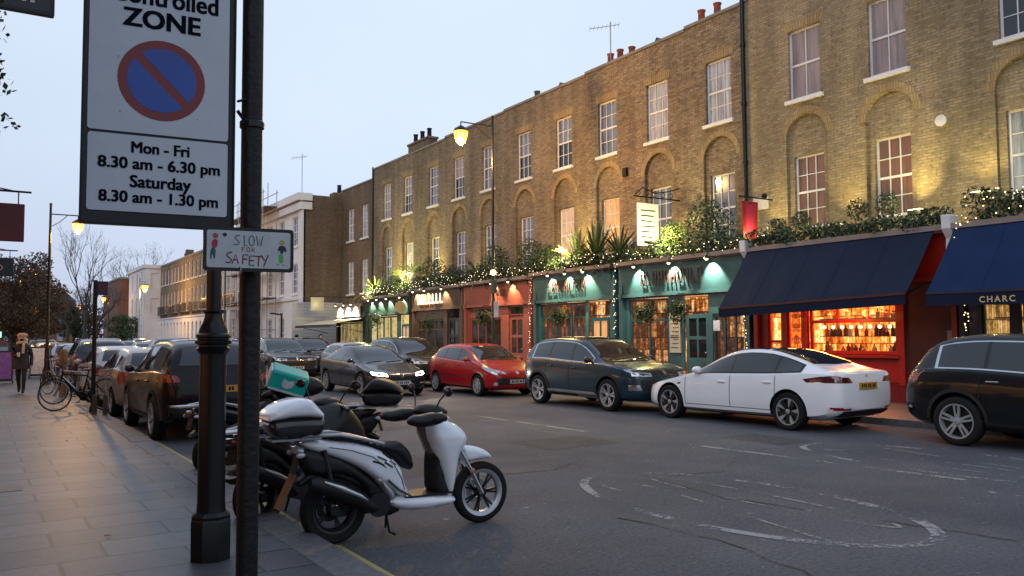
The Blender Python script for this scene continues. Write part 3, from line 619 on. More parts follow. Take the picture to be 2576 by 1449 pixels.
def make_car(kind, label, colour, loc, rz, group=None, cat='car', details=None, wheel=None, name='parked_car'):
    sp = CAR[kind]; L = sp['L']; d = details or {}
    root = thing(name, label, cat, loc, rz, group)
    me0 = car_body(sp).mesh('body', [colour, 'interior_black'], smooth=38); skin = bvh_of(me0)
    cut = MB(); wr = sp['wr']; hw = max(v for _, v in sp['wm'])
    for ax in sp['axles']:
        for s in (-1, 1):
            m = Matrix.Translation((L / 2 - ax, s * (hw - .12), wr + .01)) @ Matrix.Rotation(PI / 2, 4, 'X')
            cut.lathe([(wr + .052, -.20), (wr + .052, .20)], 32, m, 1)
    cm = cut.mesh('cut', [colour, 'interior_black']); me = boolean_cut(me0, cm)
    me.name = 'body'; me.polygons.foreach_set('use_smooth', [True] * len(me.polygons)); me.set_sharp_from_angle(angle=R(38))
    body = obj('body', me, None, root)
    X = lambda x: L / 2 - x
    for ax in sp['axles']:
        for s in (-1, 1): wheel_part(root, X(ax), s * (hw - .105), wr, s, wheel or sp['wheel'], smat=d.get('wmat', 'alloy'))
    def side(nm, poly, mt, off=.005, step=.07, both=True, parent=root, smooth=60, sub=None):
        for s in ((-1, 1) if both else (-1,)):
            o = obj(nm, decal(skin, [(X(a), z) for a, z in poly], 'y', s, off, step), mt, parent, smooth=smooth)
        return o
    def end(nm, poly, mt, sgn, off=.006, step=.06, mirror=False, parent=root):
        for q in ((1, -1) if mirror else (1,)):
            o = obj(nm, decal(skin, [(y * q, z) for y, z in poly], 'x', sgn, off, step), mt, parent, smooth=60)
        return o
    def top(nm, poly, mt, off=.006, step=.09):
        return obj(nm, decal(skin, [(X(a), y) for a, y in poly], 'z', 1, off, step), mt, root, smooth=60)
    zt = lambda x: pchip(sp['zt'], x); zs = lambda x: pchip(sp['zs'], x)
    gx = d['glass']  # front and rear x of the side glass, the pillar positions
    # side glass: follows the roof line and the shoulder line
    up = lambda x: zt(x) - pchip(sp['drop'], x) - d.get('rail', .035)
    lo = lambda x: min(zs(x), zt(x) - .035) + .035
    def glasspoly(a, b2, n=8, tipf=False, tipr=False):
        xs = [a + (b2 - a) * i / n for i in range(n + 1)]
        t = [(x, max(up(x), lo(x) + .004)) for x in xs]; u = [(x, lo(x)) for x in reversed(xs)]
        if tipf: u = u[:-1]
        if tipr: u = u[1:]
        return t + u
    if d.get('surround'):
        a, b2 = gx[0] - .03, gx[-1] + .05; n = 10; xs = [a + (b2 - a) * i / n for i in range(n + 1)]
        side('window_surround', [(x, max(up(x) + .022, lo(x) + .01)) for x in xs] + [(x, lo(x) - .022) for x in reversed(xs)], d['surround'], .003)
    for i in range(len(gx) - 1):
        a = gx[i] + (.03 if i else 0); b2 = gx[i + 1] - (.03 if i < len(gx) - 2 else 0)
        side('window', glasspoly(a, b2), 'car_glass', .007)
    if len(gx) > 2:
        for p in gx[1:-1]: side('pillar', [(p - .03, up(p) + .003), (p + .03, up(p) + .003), (p + .03, lo(p)), (p - .03, lo(p))], 'trim_black', .006)
    wsx0, wsx1 = d['windscreen']; k0, k1 = .90, .93
    w0, w1 = pchip(sp['wt'], wsx0) * k0, pchip(sp['wt'], wsx1) * k1
    top('windscreen', [(wsx0, -w0 * .98), (wsx0 - .07, -w0 * .5), (wsx0 - .09, 0), (wsx0 - .07, w0 * .5), (wsx0, w0 * .98), (wsx1, w1), (wsx1 - .02, 0), (wsx1, -w1)], 'car_glass')
    if d.get('wipers', 1):
        wb = MB()
        for q in (-.55, .05):
            pts = []
            for i in range(5):
                h = skin.ray_cast(Vector((X(wsx0 + .03 + .10 * i / 4), q + .5 * i / 4, 5)), Vector((0, 0, -1)))[0]
                if h: pts.append(h + Vector((0, 0, .018)))
            if len(pts) > 1: wb.tube(pts, .008, 5)
        obj('wiper', wb, 'trim_black', root)
    if d.get('roofglass'):
        a, b2 = d['roofglass']; wa, wbb = pchip(sp['wt'], a) * .86, pchip(sp['wt'], b2) * .86
        top('roof_glass', [(a, -wa), (a, wa), ((a + b2) / 2, pchip(sp['wt'], (a + b2) / 2) * .86), (b2, wbb), (b2, -wbb), ((a + b2) / 2, -pchip(sp['wt'], (a + b2) / 2) * .86)], 'car_glass')
    rx0, rx1 = d['rearglass']
    wa, wbb = pchip(sp['wt'], rx0) * .88, pchip(sp['wt'], rx1) * .88
    if kind == 'saloon': top('rear_window', [(rx0, -wa), (rx0, wa), (rx1, wbb * .95), (rx1 + .06, 0), (rx1, -wbb * .95)], 'car_glass')
    else:
        z0, z1 = zt(rx1) + .0, zt(rx0)
        end('rear_window', [(-wbb * .9, z0), (wbb * .9, z0), (wa * .88, z1 - .03), (-wa * .88, z1 - .03)], 'car_glass', -1)
    # seams between the panels
    sm = MB()
    def seam(pts, both=(-1, 1), w=.012):
        for s in both: decal(skin, strip_poly([(X(a), z) for a, z in pts], w), 'y', s, .003, .05, mb=sm)
    zb = lambda x: pchip(sp['zb'], x)
    for p in d['doors']: seam([(p, zb(p) + .16), (p + .0, zb(p) + .45), (p - .005, lo(p) - .03)])
    seam([(d['doors'][0], zb(1.5) + .16), (d['doors'][-1], zb(3) + .16)], w=.010)
    hx = wsx0 - .12
    for q in (-1, 1): decal(skin, strip_poly([(X(.12), q * .45), (X(.35), q * .66), (X(hx), q * (w0 + .05))], .014), 'z', 1, .003, .06, mb=sm)
    obj('door_seam', sm, 'seam', root)
    hm = MB()
    for hx_, hz in d['handles']:
        for s in (-1, 1):
            h, nn, _, _ = skin.ray_cast(Vector((X(hx_), s * 4, hz)), Vector((0, -s, 0)))
            hm.box(X(hx_) - .09, X(hx_) + .09, h.y - .012, h.y + .03 if s > 0 else h.y + .012, hz - .014, hz + .014) if s > 0 else hm.box(X(hx_) - .09, X(hx_) + .09, h.y - .03, h.y + .012, hz - .014, hz + .014)
    obj('door_handle', hm, d.get('handle_mat', colour), root, bevel=.008)
    mx, mz = d['mirror']
    for s in (-1, 1):
        h, _, _, _ = skin.ray_cast(Vector((X(mx), s * 4, mz)), Vector((0, -s, 0)))
        b3 = MB(); inflate(b3, smooth_poly([(X(mx) - .10, mz - .03), (X(mx) + .12, mz - .02), (X(mx) + .10, mz + .10), (X(mx) - .08, mz + .12)], 2), h.y + s * .12, .085, .07, .035, .3)
        b3.beam((X(mx) + .03, h.y - s * .02, mz - .01), (X(mx) + .02, h.y + s * .1, mz + .02), .04, .03)
        obj('mirror', b3, d.get('mirror_mat', colour), root, smooth=50)
    for a, args in d.get('extra_side', []): side(a, *args)
    for a, args in d.get('extra_front', []): end(a, args[0], args[1], 1, mirror=args[2], off=args[3] if len(args) > 3 else .006)
    for a, args in d.get('extra_rear', []): end(a, args[0], args[1], -1, mirror=args[2], off=args[3] if len(args) > 3 else .006)
    for a, args in d.get('extra_top', []): top(a, args[0], args[1])
    # sills, lower trim, underbody
    if d.get('clad'):
        ax0, ax1 = sp['axles']; k = wr + .05
        side('lower_trim', [(ax0 + k, zb(1.5) + .02), (ax1 - k, zb(3) + .02), (ax1 - k, zb(3) + d['clad']), (ax0 + k, zb(1.5) + d['clad'])], d.get('clad_mat', 'cladding'), .010)
        for ax in (ax0, ax1):
            arc = [(ax + (wr + .085) * math.cos(t), wr + .01 + (wr + .085) * math.sin(t)) for t in [PI * i / 12 for i in range(13)]]
            side('arch_trim', strip_poly(arc, .055), 'cladding', .010, .05)
    for sgn, key in ((1, 'plate_f'), (-1, 'plate_r')):
        if d.get(key):
            px, pz = d[key]; pm = MB(); x = sgn * L / 2 + sgn * px
            pm.box(x - .006, x + .006, -.26, .26, pz - .055, pz + .055); o = obj('number_plate', pm, 'plate_white' if sgn > 0 else 'plate_yellow', root)
            gm = MB(); y = -.20
            for wdt in (.045, .045, .0, .045, .045, .0, .045, .03, .045):
                if wdt: gm.box(x + sgn * .007 - .002, x + sgn * .007 + .002, y, y + wdt * .7, pz - .032, pz + .032)
                y += .05 if wdt else .03
            obj('characters', gm, 'sign_ink', o)
    return root
D_SALOON = dict(glass=(1.52, 2.42, 3.42, 3.92), windscreen=(1.22, 2.05), roofglass=(2.15, 3.05), rearglass=(3.12, 4.05), doors=(1.28, 2.42, 3.45), handles=((2.22, .80), (3.28, .83)), mirror=(1.62, .96), plate_r=(.012, .80), plate_f=None,
    surround='trim_black', rail=.025,
    extra_side=[('side_repeater', ([(1.08, .70), (1.16, .72), (1.15, .745), (1.06, .73)], 'trim_black')),
                ('tail_lamp', ([(4.36, .925), (4.70, .86), (4.72, .94), (4.58, .985), (4.42, .97)], 'tail_dark', .008, .04)), ('reflector', ([(4.5, .42), (4.72, .42), (4.72, .45), (4.5, .45)], 'tail_red')),
                ('sill_trim', ([(1.25, .18), (3.3, .19), (3.3, .225), (1.25, .215)], 'cladding')), ('headlamp', ([(-.02, .60), (.32, .71), (.36, .735), (.1, .70), (-.02, .66)], 'lamp_clear'))],
    extra_rear=[('tail_lamp', ([(.44, .86), (.90, .86), (.90, .97), (.52, .95)], 'tail_dark', True)), ('reflector', ([(.50, .40), (.80, .40), (.80, .43), (.50, .43)], 'tail_red', True)),
                ('rear_valance', ([(-.72, .28), (.72, .28), (.66, .385), (-.66, .385)], 'cladding', False)), ('badge', ([(-.035, .955), (.035, .955), (.02, .99), (-.02, .99)], 'chrome', False))],
    extra_front=[('headlamp', ([(.42, .60), (.80, .66), (.80, .74), (.5, .68)], 'lamp_clear', True)), ('lower_grille', ([(-.55, .28), (.55, .28), (.6, .40), (-.6, .40)], 'cladding', False))])
D_HATCH = dict(glass=(1.28, 1.98, 2.82, 3.40), windscreen=(1.0, 1.78), rearglass=(3.40, 3.82), doors=(1.08, 2.02, 2.95), handles=((1.86, .86), (2.80, .89)), mirror=(1.30, .98), plate_f=(.005, .42), plate_r=(.012, .62), wipers=1,
    extra_side=[('headlamp', ([(-.02, .64), (.30, .78), (.62, .86), (.55, .80), (.28, .68), (-.02, .58)], 'lamp_clear', .007, .05)), ('side_rubbing_strip', ([(1.15, .52), (2.95, .55), (2.95, .585), (1.15, .555)], 'cladding')), ('tail_lamp', ([(3.80, .78), (4.06, .76), (4.06, .98), (3.86, 1.02)], 'tail_red', .007, .05))],
    extra_front=[('headlamp', ([(.34, .62), (.78, .70), (.80, .80), (.44, .70)], 'lamp_clear', True)), ('grille', ([(-.60, .34), (.60, .34), (.66, .52), (-.66, .52)], 'cladding', False)), ('badge', (circ(0, .66, .05, 12), 'chrome', False, .012)), ('fog_lamp', (circ(.66, .36, .05, 10), 'lamp_clear', True))],
    extra_rear=[('tail_lamp', ([(.50, .76), (.80, .76), (.80, .98), (.60, 1.0)], 'tail_red', True)), ('rear_bumper_strip', ([(-.70, .42), (.70, .42), (.70, .47), (-.70, .47)], 'cladding', False)), ('badge', (circ(0, .80, .04, 10), 'chrome', False, .012))])
D_SUV = dict(glass=(1.50, 2.30, 3.20, 3.92), windscreen=(1.17, 1.98), roofglass=(2.2, 3.5), rearglass=(4.02, 4.30), doors=(1.28, 2.35, 3.30), handles=((2.16, .93), (3.12, .96)), mirror=(1.55, 1.09), plate_f=(.01, .52), plate_r=(.012, .86), clad=.17, surround='chrome', rail=.03, mirror_mat='trim_black',
    extra_side=[('headlamp', ([(-.02, .82), (.32, .89), (.42, .94), (.1, .94), (-.02, .90)], 'lamp_clear', .007, .05)), ('tail_lamp', ([(4.18, 1.0), (4.52, .96), (4.52, 1.08), (4.24, 1.12)], 'tail_red', .007, .05))],
    extra_front=[('upper_grille', ([(-.80, .83), (.80, .83), (.76, .90), (-.76, .90)], 'trim_black', False)), ('headlamp', ([(.40, .78), (.80, .80), (.80, .88), (.40, .86)], 'lamp_clear', True, .010)), ('grille', ([(-.62, .44), (.62, .44), (.68, .72), (-.68, .72)], 'cladding', False)), ('fog_surround', (strip_poly([(.66, .50), (.70, .60), (.84, .60), (.84, .50), (.66, .50)], .02), 'chrome', True, .012)), ('badge', (circ(0, .87, .05, 12), 'chrome', False, .012))],
    extra_rear=[('tail_lamp', ([(.62, .98), (.90, .98), (.90, 1.10), (.66, 1.08)], 'tail_red', True)), ('rear_bumper_trim', ([(-.78, .42), (.78, .42), (.80, .62), (-.80, .62)], 'cladding', False))])
D_BIG = dict(glass=(1.66, 2.50, 3.42, 4.15), windscreen=(1.35, 2.18), roofglass=None, rearglass=(4.28, 4.55), doors=(1.42, 2.54, 3.50), handles=((2.34, .95), (3.30, .98)), mirror=(1.72, 1.12), plate_f=(.01, .52), plate_r=(.012, .90), clad=.15, surround='chrome', rail=.03, handle_mat='chrome',
    extra_side=[('tail_lamp', ([(4.60, .98), (4.80, .92), (4.80, 1.10), (4.66, 1.12)], 'amber', .007, .05)), ('reflector', ([(4.6, .52), (4.8, .52), (4.8, .56), (4.6, .56)], 'lamp_clear'))],
    extra_front=[('grille', ([(-.5, .70), (.5, .70), (.5, .88), (-.5, .88)], 'chrome', False)), ('headlamp', ([(.52, .78), (.86, .80), (.86, .90), (.54, .88)], 'lamp_clear', True))],
    extra_rear=[('tail_lamp', ([(.50, .98), (.88, .96), (.88, 1.12), (.54, 1.10)], 'tail_red', True)), ('rear_bumper_trim', ([(-.8, .42), (.8, .42), (.82, .60), (-.82, .60)], 'cladding', False))])
# ------------------------------------------------------------------ scooters
def scooter_wheel(root, x, r, w, spokes, rim_m, inner=0.62):
    m = Matrix.Translation((x, 0, r)) @ Matrix.Rotation(PI / 2, 4, 'X'); mb = MB()
    mb.lathe([(r * inner, -w * .25), (r * (inner + .07), -w * .42), (r * (inner + .16), -w * .46), (r * (inner + .16), w * .46), (r * (inner + .07), w * .42), (r * inner, w * .25), (r * inner, -w * .25)], 36, m, 0, cap=False)
    for k in range(spokes):
        a = 2 * PI * k / spokes
        for q in (-.06, .06):
            c, s = math.cos(a + q), math.sin(a + q); c2, s2 = math.cos(a - q * 1.8), math.sin(a - q * 1.8)
            mb.beam(m @ Vector((r * .12 * c, r * .12 * s, 0)), m @ Vector((r * (inner + .04) * c2, r * (inner + .04) * s2, 0)), .009, .02, 1)
    mb.lathe([(.001, -w * .5), (r * .15, -w * .5), (r * .17, 0), (r * .15, w * .5), (.001, w * .5)], 16, m, 1, cap=False)
    mb.lathe([(r * .20, -w * .62), (r * .40, -w * .62), (r * .40, -w * .57), (r * .20, -w * .57), (r * .20, -w * .62)], 24, m, 0, cap=False)
    o = obj('wheel', mb, [rim_m, 'alloy_dark'], root, smooth=35)
    ty = MB(); ty.lathe([(r * (inner + .13), -w * .45), (r * .90, -w * .52), (r * .975, -w * .38), (r, -w * .12), (r, w * .12), (r * .975, w * .38), (r * .90, w * .52), (r * (inner + .13), w * .45), (r * (inner + .13), -w * .45)], 40, m, 0, cap=False)
    obj('tyre', ty, 'rubber', o, smooth=50); return o
def make_scooter(name, label, loc, rz, group, body='scooter_white', inner='scooter_taupe', topbox=None, apron=False, lid=None, screen=False, muffs=True, decals=True, lean=0.0, plate=False):
    root = thing(name, label, 'scooter', loc, rz, group); X0 = 3.22
    root.rotation_euler = (lean, 0, rz)
    P = lambda pts: [(x - X0, z) for x, z in pts]
    scooter_wheel(root, -.705, .275, .13, 5, 'alloy_dark', .56); scooter_wheel(root, .70, .275, .10, 7, 'alloy', .64)
    # rear body panel in one sweep from the tail to the floorboard
    side_poly = smooth_poly(P([(2.22, .845), (2.33, .855), (2.50, .845), (2.68, .82), (2.87, .755), (3.00, .67), (3.09, .57), (3.10, .47), (3.16, .36), (3.12, .325), (3.04, .36), (2.95, .43), (2.84, .51), (2.74, .59), (2.62, .66), (2.45, .73), (2.28, .79)]), 2)
    wf = lambda x, z: .07 + .09 * min(1, max(0, (x + 1.0) / .55)) - .02 * max(0, x + .15) / .2
    b = MB(); inflate(b, side_poly, 0, .16, .06, .02, .62, wf=wf); bd = obj('body_panel', b, body, root, smooth=60)
    if decals:
        dm = MB(); bv = bvh_of(bd.data)
        for pts in ([(2.84, .70), (2.93, .655), (2.90, .65), (2.98, .60)], [(2.90, .72), (2.98, .66), (2.95, .655), (3.01, .615)], [(2.80, .665), (2.87, .64), (2.90, .62)]):
            decal(bv, strip_poly(P(pts), .014), 'y', -1, .003, .02, mb=dm)
        obj('side_emblem', dm, 'black_gloss', root)
    b = MB(); inflate(b, smooth_poly(P([(2.93, .335), (3.10, .345), (3.30, .325), (3.58, .30), (3.62, .25), (3.55, .215), (3.35, .205), (3.16, .21), (3.02, .245), (2.94, .30)]), 2), 0, .17, .07, .025, .6); obj('floorboard', b, body, root, smooth=60)
    b = MB(); b.box(3.10 - X0, 3.56 - X0, -.145, .145, .322, .336); obj('floor_mat', b, 'black_plastic', root)
    b = MB(); inflate(b, smooth_poly(P([(2.98, .29), (3.03, .37), (2.94, .47), (2.87, .53), (2.83, .51), (2.90, .42)]), 1), 0, .172, .04, .02, .7); obj('silver_cheek', b, 'alloy', root, smooth=50)
    # leg shield: white shell leaning back, dark inside
    sh = smooth_poly(P([(3.30, .99), (3.42, .985), (3.55, .95), (3.66, .89), (3.72, .80), (3.69, .72), (3.64, .66), (3.625, .55), (3.61, .42), (3.585, .30), (3.53, .30), (3.50, .42), (3.46, .56), (3.40, .70), (3.34, .82)]), 2)
    wf2 = lambda x, z: .155 + .05 * max(0, min(1, (z - .35) / .4)) - .05 * max(0, (z - .82) / .18)
    b = MB(); inflate(b, sh, 0, .17, .085, .02, .5, wf=wf2); obj('leg_shield', b, body, root, smooth=60)
    b = MB(); inflate(b, smooth_poly(P([(3.24, 1.02), (3.40, 1.0), (3.48, .88), (3.46, .70), (3.42, .62), (3.37, .75), (3.30, .90)]), 2), 0, .10, .05, .022, .5); obj('inner_column', b, inner, root, smooth=60)
    b = MB(); inflate(b, smooth_poly(P([(3.41, .70), (3.45, .64), (3.52, .42), (3.57, .30), (3.40, .30), (3.395, .60)]), 1), 0, .13, .04, .03, .7); obj('inner_shield', b, 'black_plastic', root, smooth=50)
    b = MB(); b.lathe([(.045, 0), (.05, .012), (.03, .02)], 14, Matrix.Translation((3.72 - X0 + .0, 0, .80)) @ Matrix.Rotation(R(70), 4, 'Y')); obj('headlamp', b, 'lamp_clear', root, smooth=40)
    b = MB(); inflate(b, smooth_poly(P([(3.70, .70), (3.76, .705), (3.84, .70), (3.95, .66), (4.04, .585), (3.98, .575), (3.86, .575), (3.77, .555), (3.71, .60)]), 2), 0, .075, .05, .018, .5); obj('front_mudguard', b, body, root, smooth=60)
    b = MB()
    for s in (-1, 1): b.tube([(3.66 - X0, s * .075, .70), (3.78 - X0, s * .075, .50), (3.90 - X0, s * .072, .275)], [.020, .019, .024], 8)
    obj('fork', b, 'chrome', root, smooth=50)
    for s in (-1, 1):
        b = MB(); b.ball((3.79 - X0, s * .10, .49), .024, 8, 0, (1, .4, 1)); obj('reflector', b, 'amber', root, smooth=50)
    # seat: pillion step, then the rider's dip
    st = smooth_poly(P([(2.40, .90), (2.52, .915), (2.66, .885), (2.80, .835), (2.90, .80), (2.98, .80), (3.07, .805), (3.15, .75), (3.20, .66), (3.22, .57), (3.18, .54), (3.12, .58), (3.02, .67), (2.90, .745), (2.70, .81), (2.50, .84)]), 2)
    b = MB(); inflate(b, st, 0, .15, .06, .022, .45, wf=lambda x, z: .10 + .05 * min(1, max(0, (x + .85) / .4)) - .03 * max(0, (x + .12) / .12)); obj('seat', b, 'seat_vinyl', root, smooth=60)
    b = MB()
    for s in (-1, 1): b.tube([(2.90 - X0, s * .15, .80), (2.72 - X0, s * .165, .855), (2.52 - X0, s * .15, .90), (2.36 - X0, s * .10, .90), (2.20 - X0, s * .08, .885)], .014, 8)
    b.box(1.98 - X0, 2.38 - X0, -.10, .10, .872, .89); obj('grab_rail', b, 'alloy', root, smooth=50)
    if plate:
        b = MB(); bv2 = bvh_of(bd.data)
        for pts, ww in (([(2.98, .64), (3.06, .50), (3.09, .40)], .008), ([(2.44, .80), (2.62, .765), (2.80, .70), (2.92, .60)], .006)): decal(bv2, strip_poly(P(pts), ww), 'y', -1, .003, .02, mb=b)
        b.tube([(2.93 - X0, -.176, .50), (3.03 - X0, -.18, .41), (3.14 - X0, -.178, .345)], .011, 6); obj('panel_gap', b, 'black_gloss', root)
        for s in (-1, 1):
            b = MB(); b.tube([(3.36 - X0, s * .16, 1.02), (3.46 - X0, s * .13, 1.03), (3.50 - X0, s * .08, .97)], .006, 6); b.tube([(3.35 - X0, s * .24, 1.03), (3.43 - X0, s * .33, 1.0), (3.38 - X0, s * .42, .985)], .006, 6); obj('brake_lever', b, 'chrome', root)
        b = MB(); b.ball((3.395 - X0, -.09, .86), .014, 6); obj('key_lock', b, 'black_gloss', root)
    # dark mechanical mass over the rear wheel
    b = MB(); inflate(b, smooth_poly(P([(2.16, .82), (2.40, .76), (2.62, .68), (2.82, .52), (2.97, .42), (3.04, .34), (3.12, .22), (2.95, .17), (2.80, .24), (2.78, .40), (2.70, .50), (2.52, .58), (2.36, .56), (2.26, .60)]), 1), 0, .11, .05, .03, .6); obj('engine_cover', b, 'black_plastic', root, smooth=50)
    b = MB(); inflate(b, smooth_poly(P([(2.18, .52), (2.30, .60), (2.50, .62), (2.68, .56), (2.78, .46), (2.74, .43), (2.62, .50), (2.48, .555), (2.32, .545), (2.22, .49)]), 1), 0, .075, .02, .02, .8); obj('rear_mudguard', b, 'black_plastic', root, smooth=50)
    b = MB(); b.box(2.50 - X0, 2.98 - X0, .03, .13, .20, .34); b.tube([(2.48 - X0, .10, .46), (2.42 - X0, .10, .78)], .022, 8); b.tube([(2.48 - X0, -.10, .42), (2.40 - X0, -.10, .78)], .022, 8)
    b.lathe([(.001, 0), (.085, 0), (.10, .03), (.10, .06)], 18, Matrix.Translation((2.86 - X0, -.10, .30)) @ Matrix.Rotation(PI / 2, 4, 'X')); obj('engine', b, 'alloy_dark', root, smooth=40)
    ex = MB(); ex.tube([(2.26 - X0, -.17, .535), (2.30 - X0, -.17, .53), (2.50 - X0, -.17, .45), (2.70 - X0, -.165, .35), (2.80 - X0, -.15, .28), (2.95 - X0, -.08, .24)], [.045, .062, .070, .066, .04, .02], 14); e_ = obj('exhaust', ex, 'black_plastic', root, smooth=50)
    hs = MB(); hs.tube([(2.36 - X0, -.225, .545), (2.50 - X0, -.235, .485), (2.66 - X0, -.232, .405), (2.73 - X0, -.222, .36)], [.010, .022, .020, .006], 8); obj('heat_shield', hs, 'heat_shield', e_, smooth=60)
    b = MB(); inflate(b, smooth_poly(P([(2.17, .83), (2.26, .80), (2.23, .74), (2.16, .765)]), 1), 0, .10, .03, .015, .6); obj('tail_lamp', b, 'lamp_clear' if plate else 'tail_dark', root, smooth=50)
    for s in (-1, 1):
        b = MB(); b.ball((2.20 - X0, s * .12, .755), .03, 8, 0, (1.3, .6, .8)); obj('rear_indicator', b, 'lamp_clear', root, smooth=50)
    b = MB(); b.beam((3.05 - X0, .12, .26), (3.10 - X0, .26, .01), .018); b.tube([(2.95 - X0, -.08, .22), (2.98 - X0, -.09, .05), (3.02 - X0, -.13, .03)], .010, 6); obj('stand', b, 'black_iron', root)
    b = MB(); b.prism(P([(2.16, .60), (2.18, .60), (2.24, .78), (2.21, .78)]), -.05, .05); pb = obj('plate_bracket', b, 'black_plastic', root); b = MB(); plate and b.prism(P([(2.045, .33), (2.055, .325), (2.185, .60), (2.175, .605)]), -.075, .075); plate and obj('number_plate', b, 'plate_dull', pb)
    # handlebar
    b = MB(); inflate(b, smooth_poly(P([(3.24, 1.03), (3.30, 1.09), (3.40, 1.105), (3.52, 1.07), (3.58, 1.01), (3.50, .97), (3.36, .97)]), 2), 0, .11, .06, .025, .4); obj('handlebar_cover', b, 'black_plastic', root, smooth=60)
    for s in (-1, 1):
        g = MB(); g.tube([(3.40 - X0, s * .10, 1.02), (3.34 - X0, s * .26, 1.01), (3.27 - X0, s * .38, .99)], .018, 8); g.tube([(3.36 - X0, s * .22, 1.00), (3.42 - X0, s * .30, .99), (3.36 - X0, s * .38, .98)], .007, 6); obj('grip', g, 'black_matt', root, smooth=50)
        if muffs:
            mf = MB(); inflate(mf, smooth_poly(P([(3.10, 1.03), (3.06, .99), (3.08, .95), (3.18, .93), (3.34, .945), (3.42, .99), (3.40, 1.04), (3.28, 1.05), (3.20, 1.035)]), 2), s * .28, .085, .045, .02, .4); obj('hand_muff', mf, 'seat_vinyl', root, smooth=60)
        mr_ = MB(); mr_.tube([(3.36 - X0, s * .19, 1.05), (3.38 - X0, s * .24, 1.14), (3.40 - X0, s * .30, 1.20)], .007, 6)
        mr_.ball((3.40 - X0, s * .36, 1.225), .06, 8, 0, (.25, 1.15, .75)); obj('mirror', mr_, 'black_gloss', root, smooth=50)
    if screen:
        sc_ = MB(); inflate(sc_, smooth_poly([(.24, 1.02), (.30, 1.02), (.20, 1.36), (.16, 1.40), (.15, 1.36)], 1), 0, .20, .03, .04, .9); obj('windscreen', sc_, 'shop_glass', root, smooth=60)
    if apron:
        ap = MB(); inflate(ap, smooth_poly([(-.20, .82), (-.05, .98), (.10, 1.06), (.24, 1.05), (.42, .90), (.53, .74), (.50, .56), (.42, .50), (.32, .42), (.20, .56), (.02, .66), (-.15, .70)], 2), 0, .30, .16, .04, .35); obj('leg_apron', ap, 'seat_vinyl', root, smooth=60)
        ap = MB(); ap.tube([(-.22, -.29, .66), (.02, -.30, .78), (.10, -.31, .82)], .012, 6); obj('apron_strap', ap, 'rubber', root)
    if topbox:
        bx = MB(); inflate(bx, smooth_poly([(-1.30, 1.045), (-1.10, 1.065), (-.95, 1.06), (-.82, 1.045), (-.85, .93), (-.90, .895), (-1.19, .89), (-1.27, .93)], 1), 0, .215, .045, .025, .7); tb = obj('top_box', bx, 'black_gloss' if topbox != 'dark' else 'black_plastic', root, smooth=50)
        ld = MB(); inflate(ld, smooth_poly([(-1.305, 1.035), (-1.27, 1.10), (-1.18, 1.165), (-1.06, 1.20), (-.97, 1.205), (-.93, 1.18), (-.81, 1.035), (-.95, 1.055), (-1.10, 1.06), (-1.22, 1.045)], 1), 0, .222, .05, .018, .68); obj('lid', ld, lid or body, tb, smooth=60)
    return root

# ------------------------------------------------------------------ bicycle
def make_bicycle(label, loc, rz, frame_m='galv', group=None, wm='black_matt'):
    root = thing('bicycle', label, 'bicycle', loc, rz, group)
    for x in (-.52, .52):
        b = MB(); b.tube([(x + .335 * math.cos(a), 0, .345 + .335 * math.sin(a)) for a in [2 * PI * i / 32 for i in range(32)]], .014, 8, closed=True); wh = obj('wheel', b, 'rubber', root, smooth=60)
        b = MB(); b.tube([(x + .312 * math.cos(a), 0, .345 + .312 * math.sin(a)) for a in [2 * PI * i / 28 for i in range(28)]], .007, 6, closed=True)
        for i in range(20): a = 2 * PI * i / 20; b.tube([(x, .02 * (-1) ** i, .345), (x + .31 * math.cos(a), 0, .345 + .31 * math.sin(a))], .0016, 4)
        b.tube([(x, -.04, .345), (x, .04, .345)], .018, 8); obj('rim', b, 'alloy', wh)
    b = MB()
    for p, q, r in (((-.14, 0, .80), (-.04, 0, .30), .016), ((-.13, 0, .76), (.36, 0, .80), .016), ((-.04, 0, .30), (.38, 0, .72), .018), ((.36, 0, .86), (.40, 0, .68), .02)): b.tube([p, q], r, 8)
    for s in (-1, 1): b.tube([(-.04, s * .03, .30), (-.52, s * .06, .345)], .009, 6); b.tube([(-.13, s * .02, .76), (-.52, s * .06, .345)], .008, 6); b.tube([(.40, s * .045, .66), (.44, s * .05, .5), (.52, s * .05, .345)], .010, 6)
    obj('frame', b, frame_m, root, smooth=50)
    b = MB(); inflate(b, smooth_poly([(-.28, .91), (-.05, .895), (-.05, .87), (-.16, .86), (-.28, .875)], 2), 0, .07, .03, .02, .5); b.tube([(-.15, 0, .88), (-.14, 0, .78)], .013, 8); obj('saddle', b, 'black_matt', root, smooth=50)
    b = MB(); b.tube([(.30, -.28, .98), (.36, -.24, .97), (.40, 0, .95), (.36, .24, .97), (.30, .28, .98)], .012, 8); b.tube([(.40, 0, .95), (.36, 0, .84)], .014, 8); obj('handlebar', b, 'black_matt', root, smooth=50)
    b = MB(); b.lathe([(.09, -.003), (.09, .003)], 20, Matrix.Translation((-.04, -.05, .30)) @ Matrix.Rotation(PI / 2, 4, 'X')); b.tube([(-.04, -.06, .30), (.08, -.07, .18)], .009, 6); b.tube([(-.04, .06, .30), (-.16, .07, .42)], .009, 6)
    b.box(.04, .12, -.13, -.06, .17, .19); b.box(-.20, -.12, .06, .13, .41, .43); obj('crank', b, 'black_iron', root)
    return root

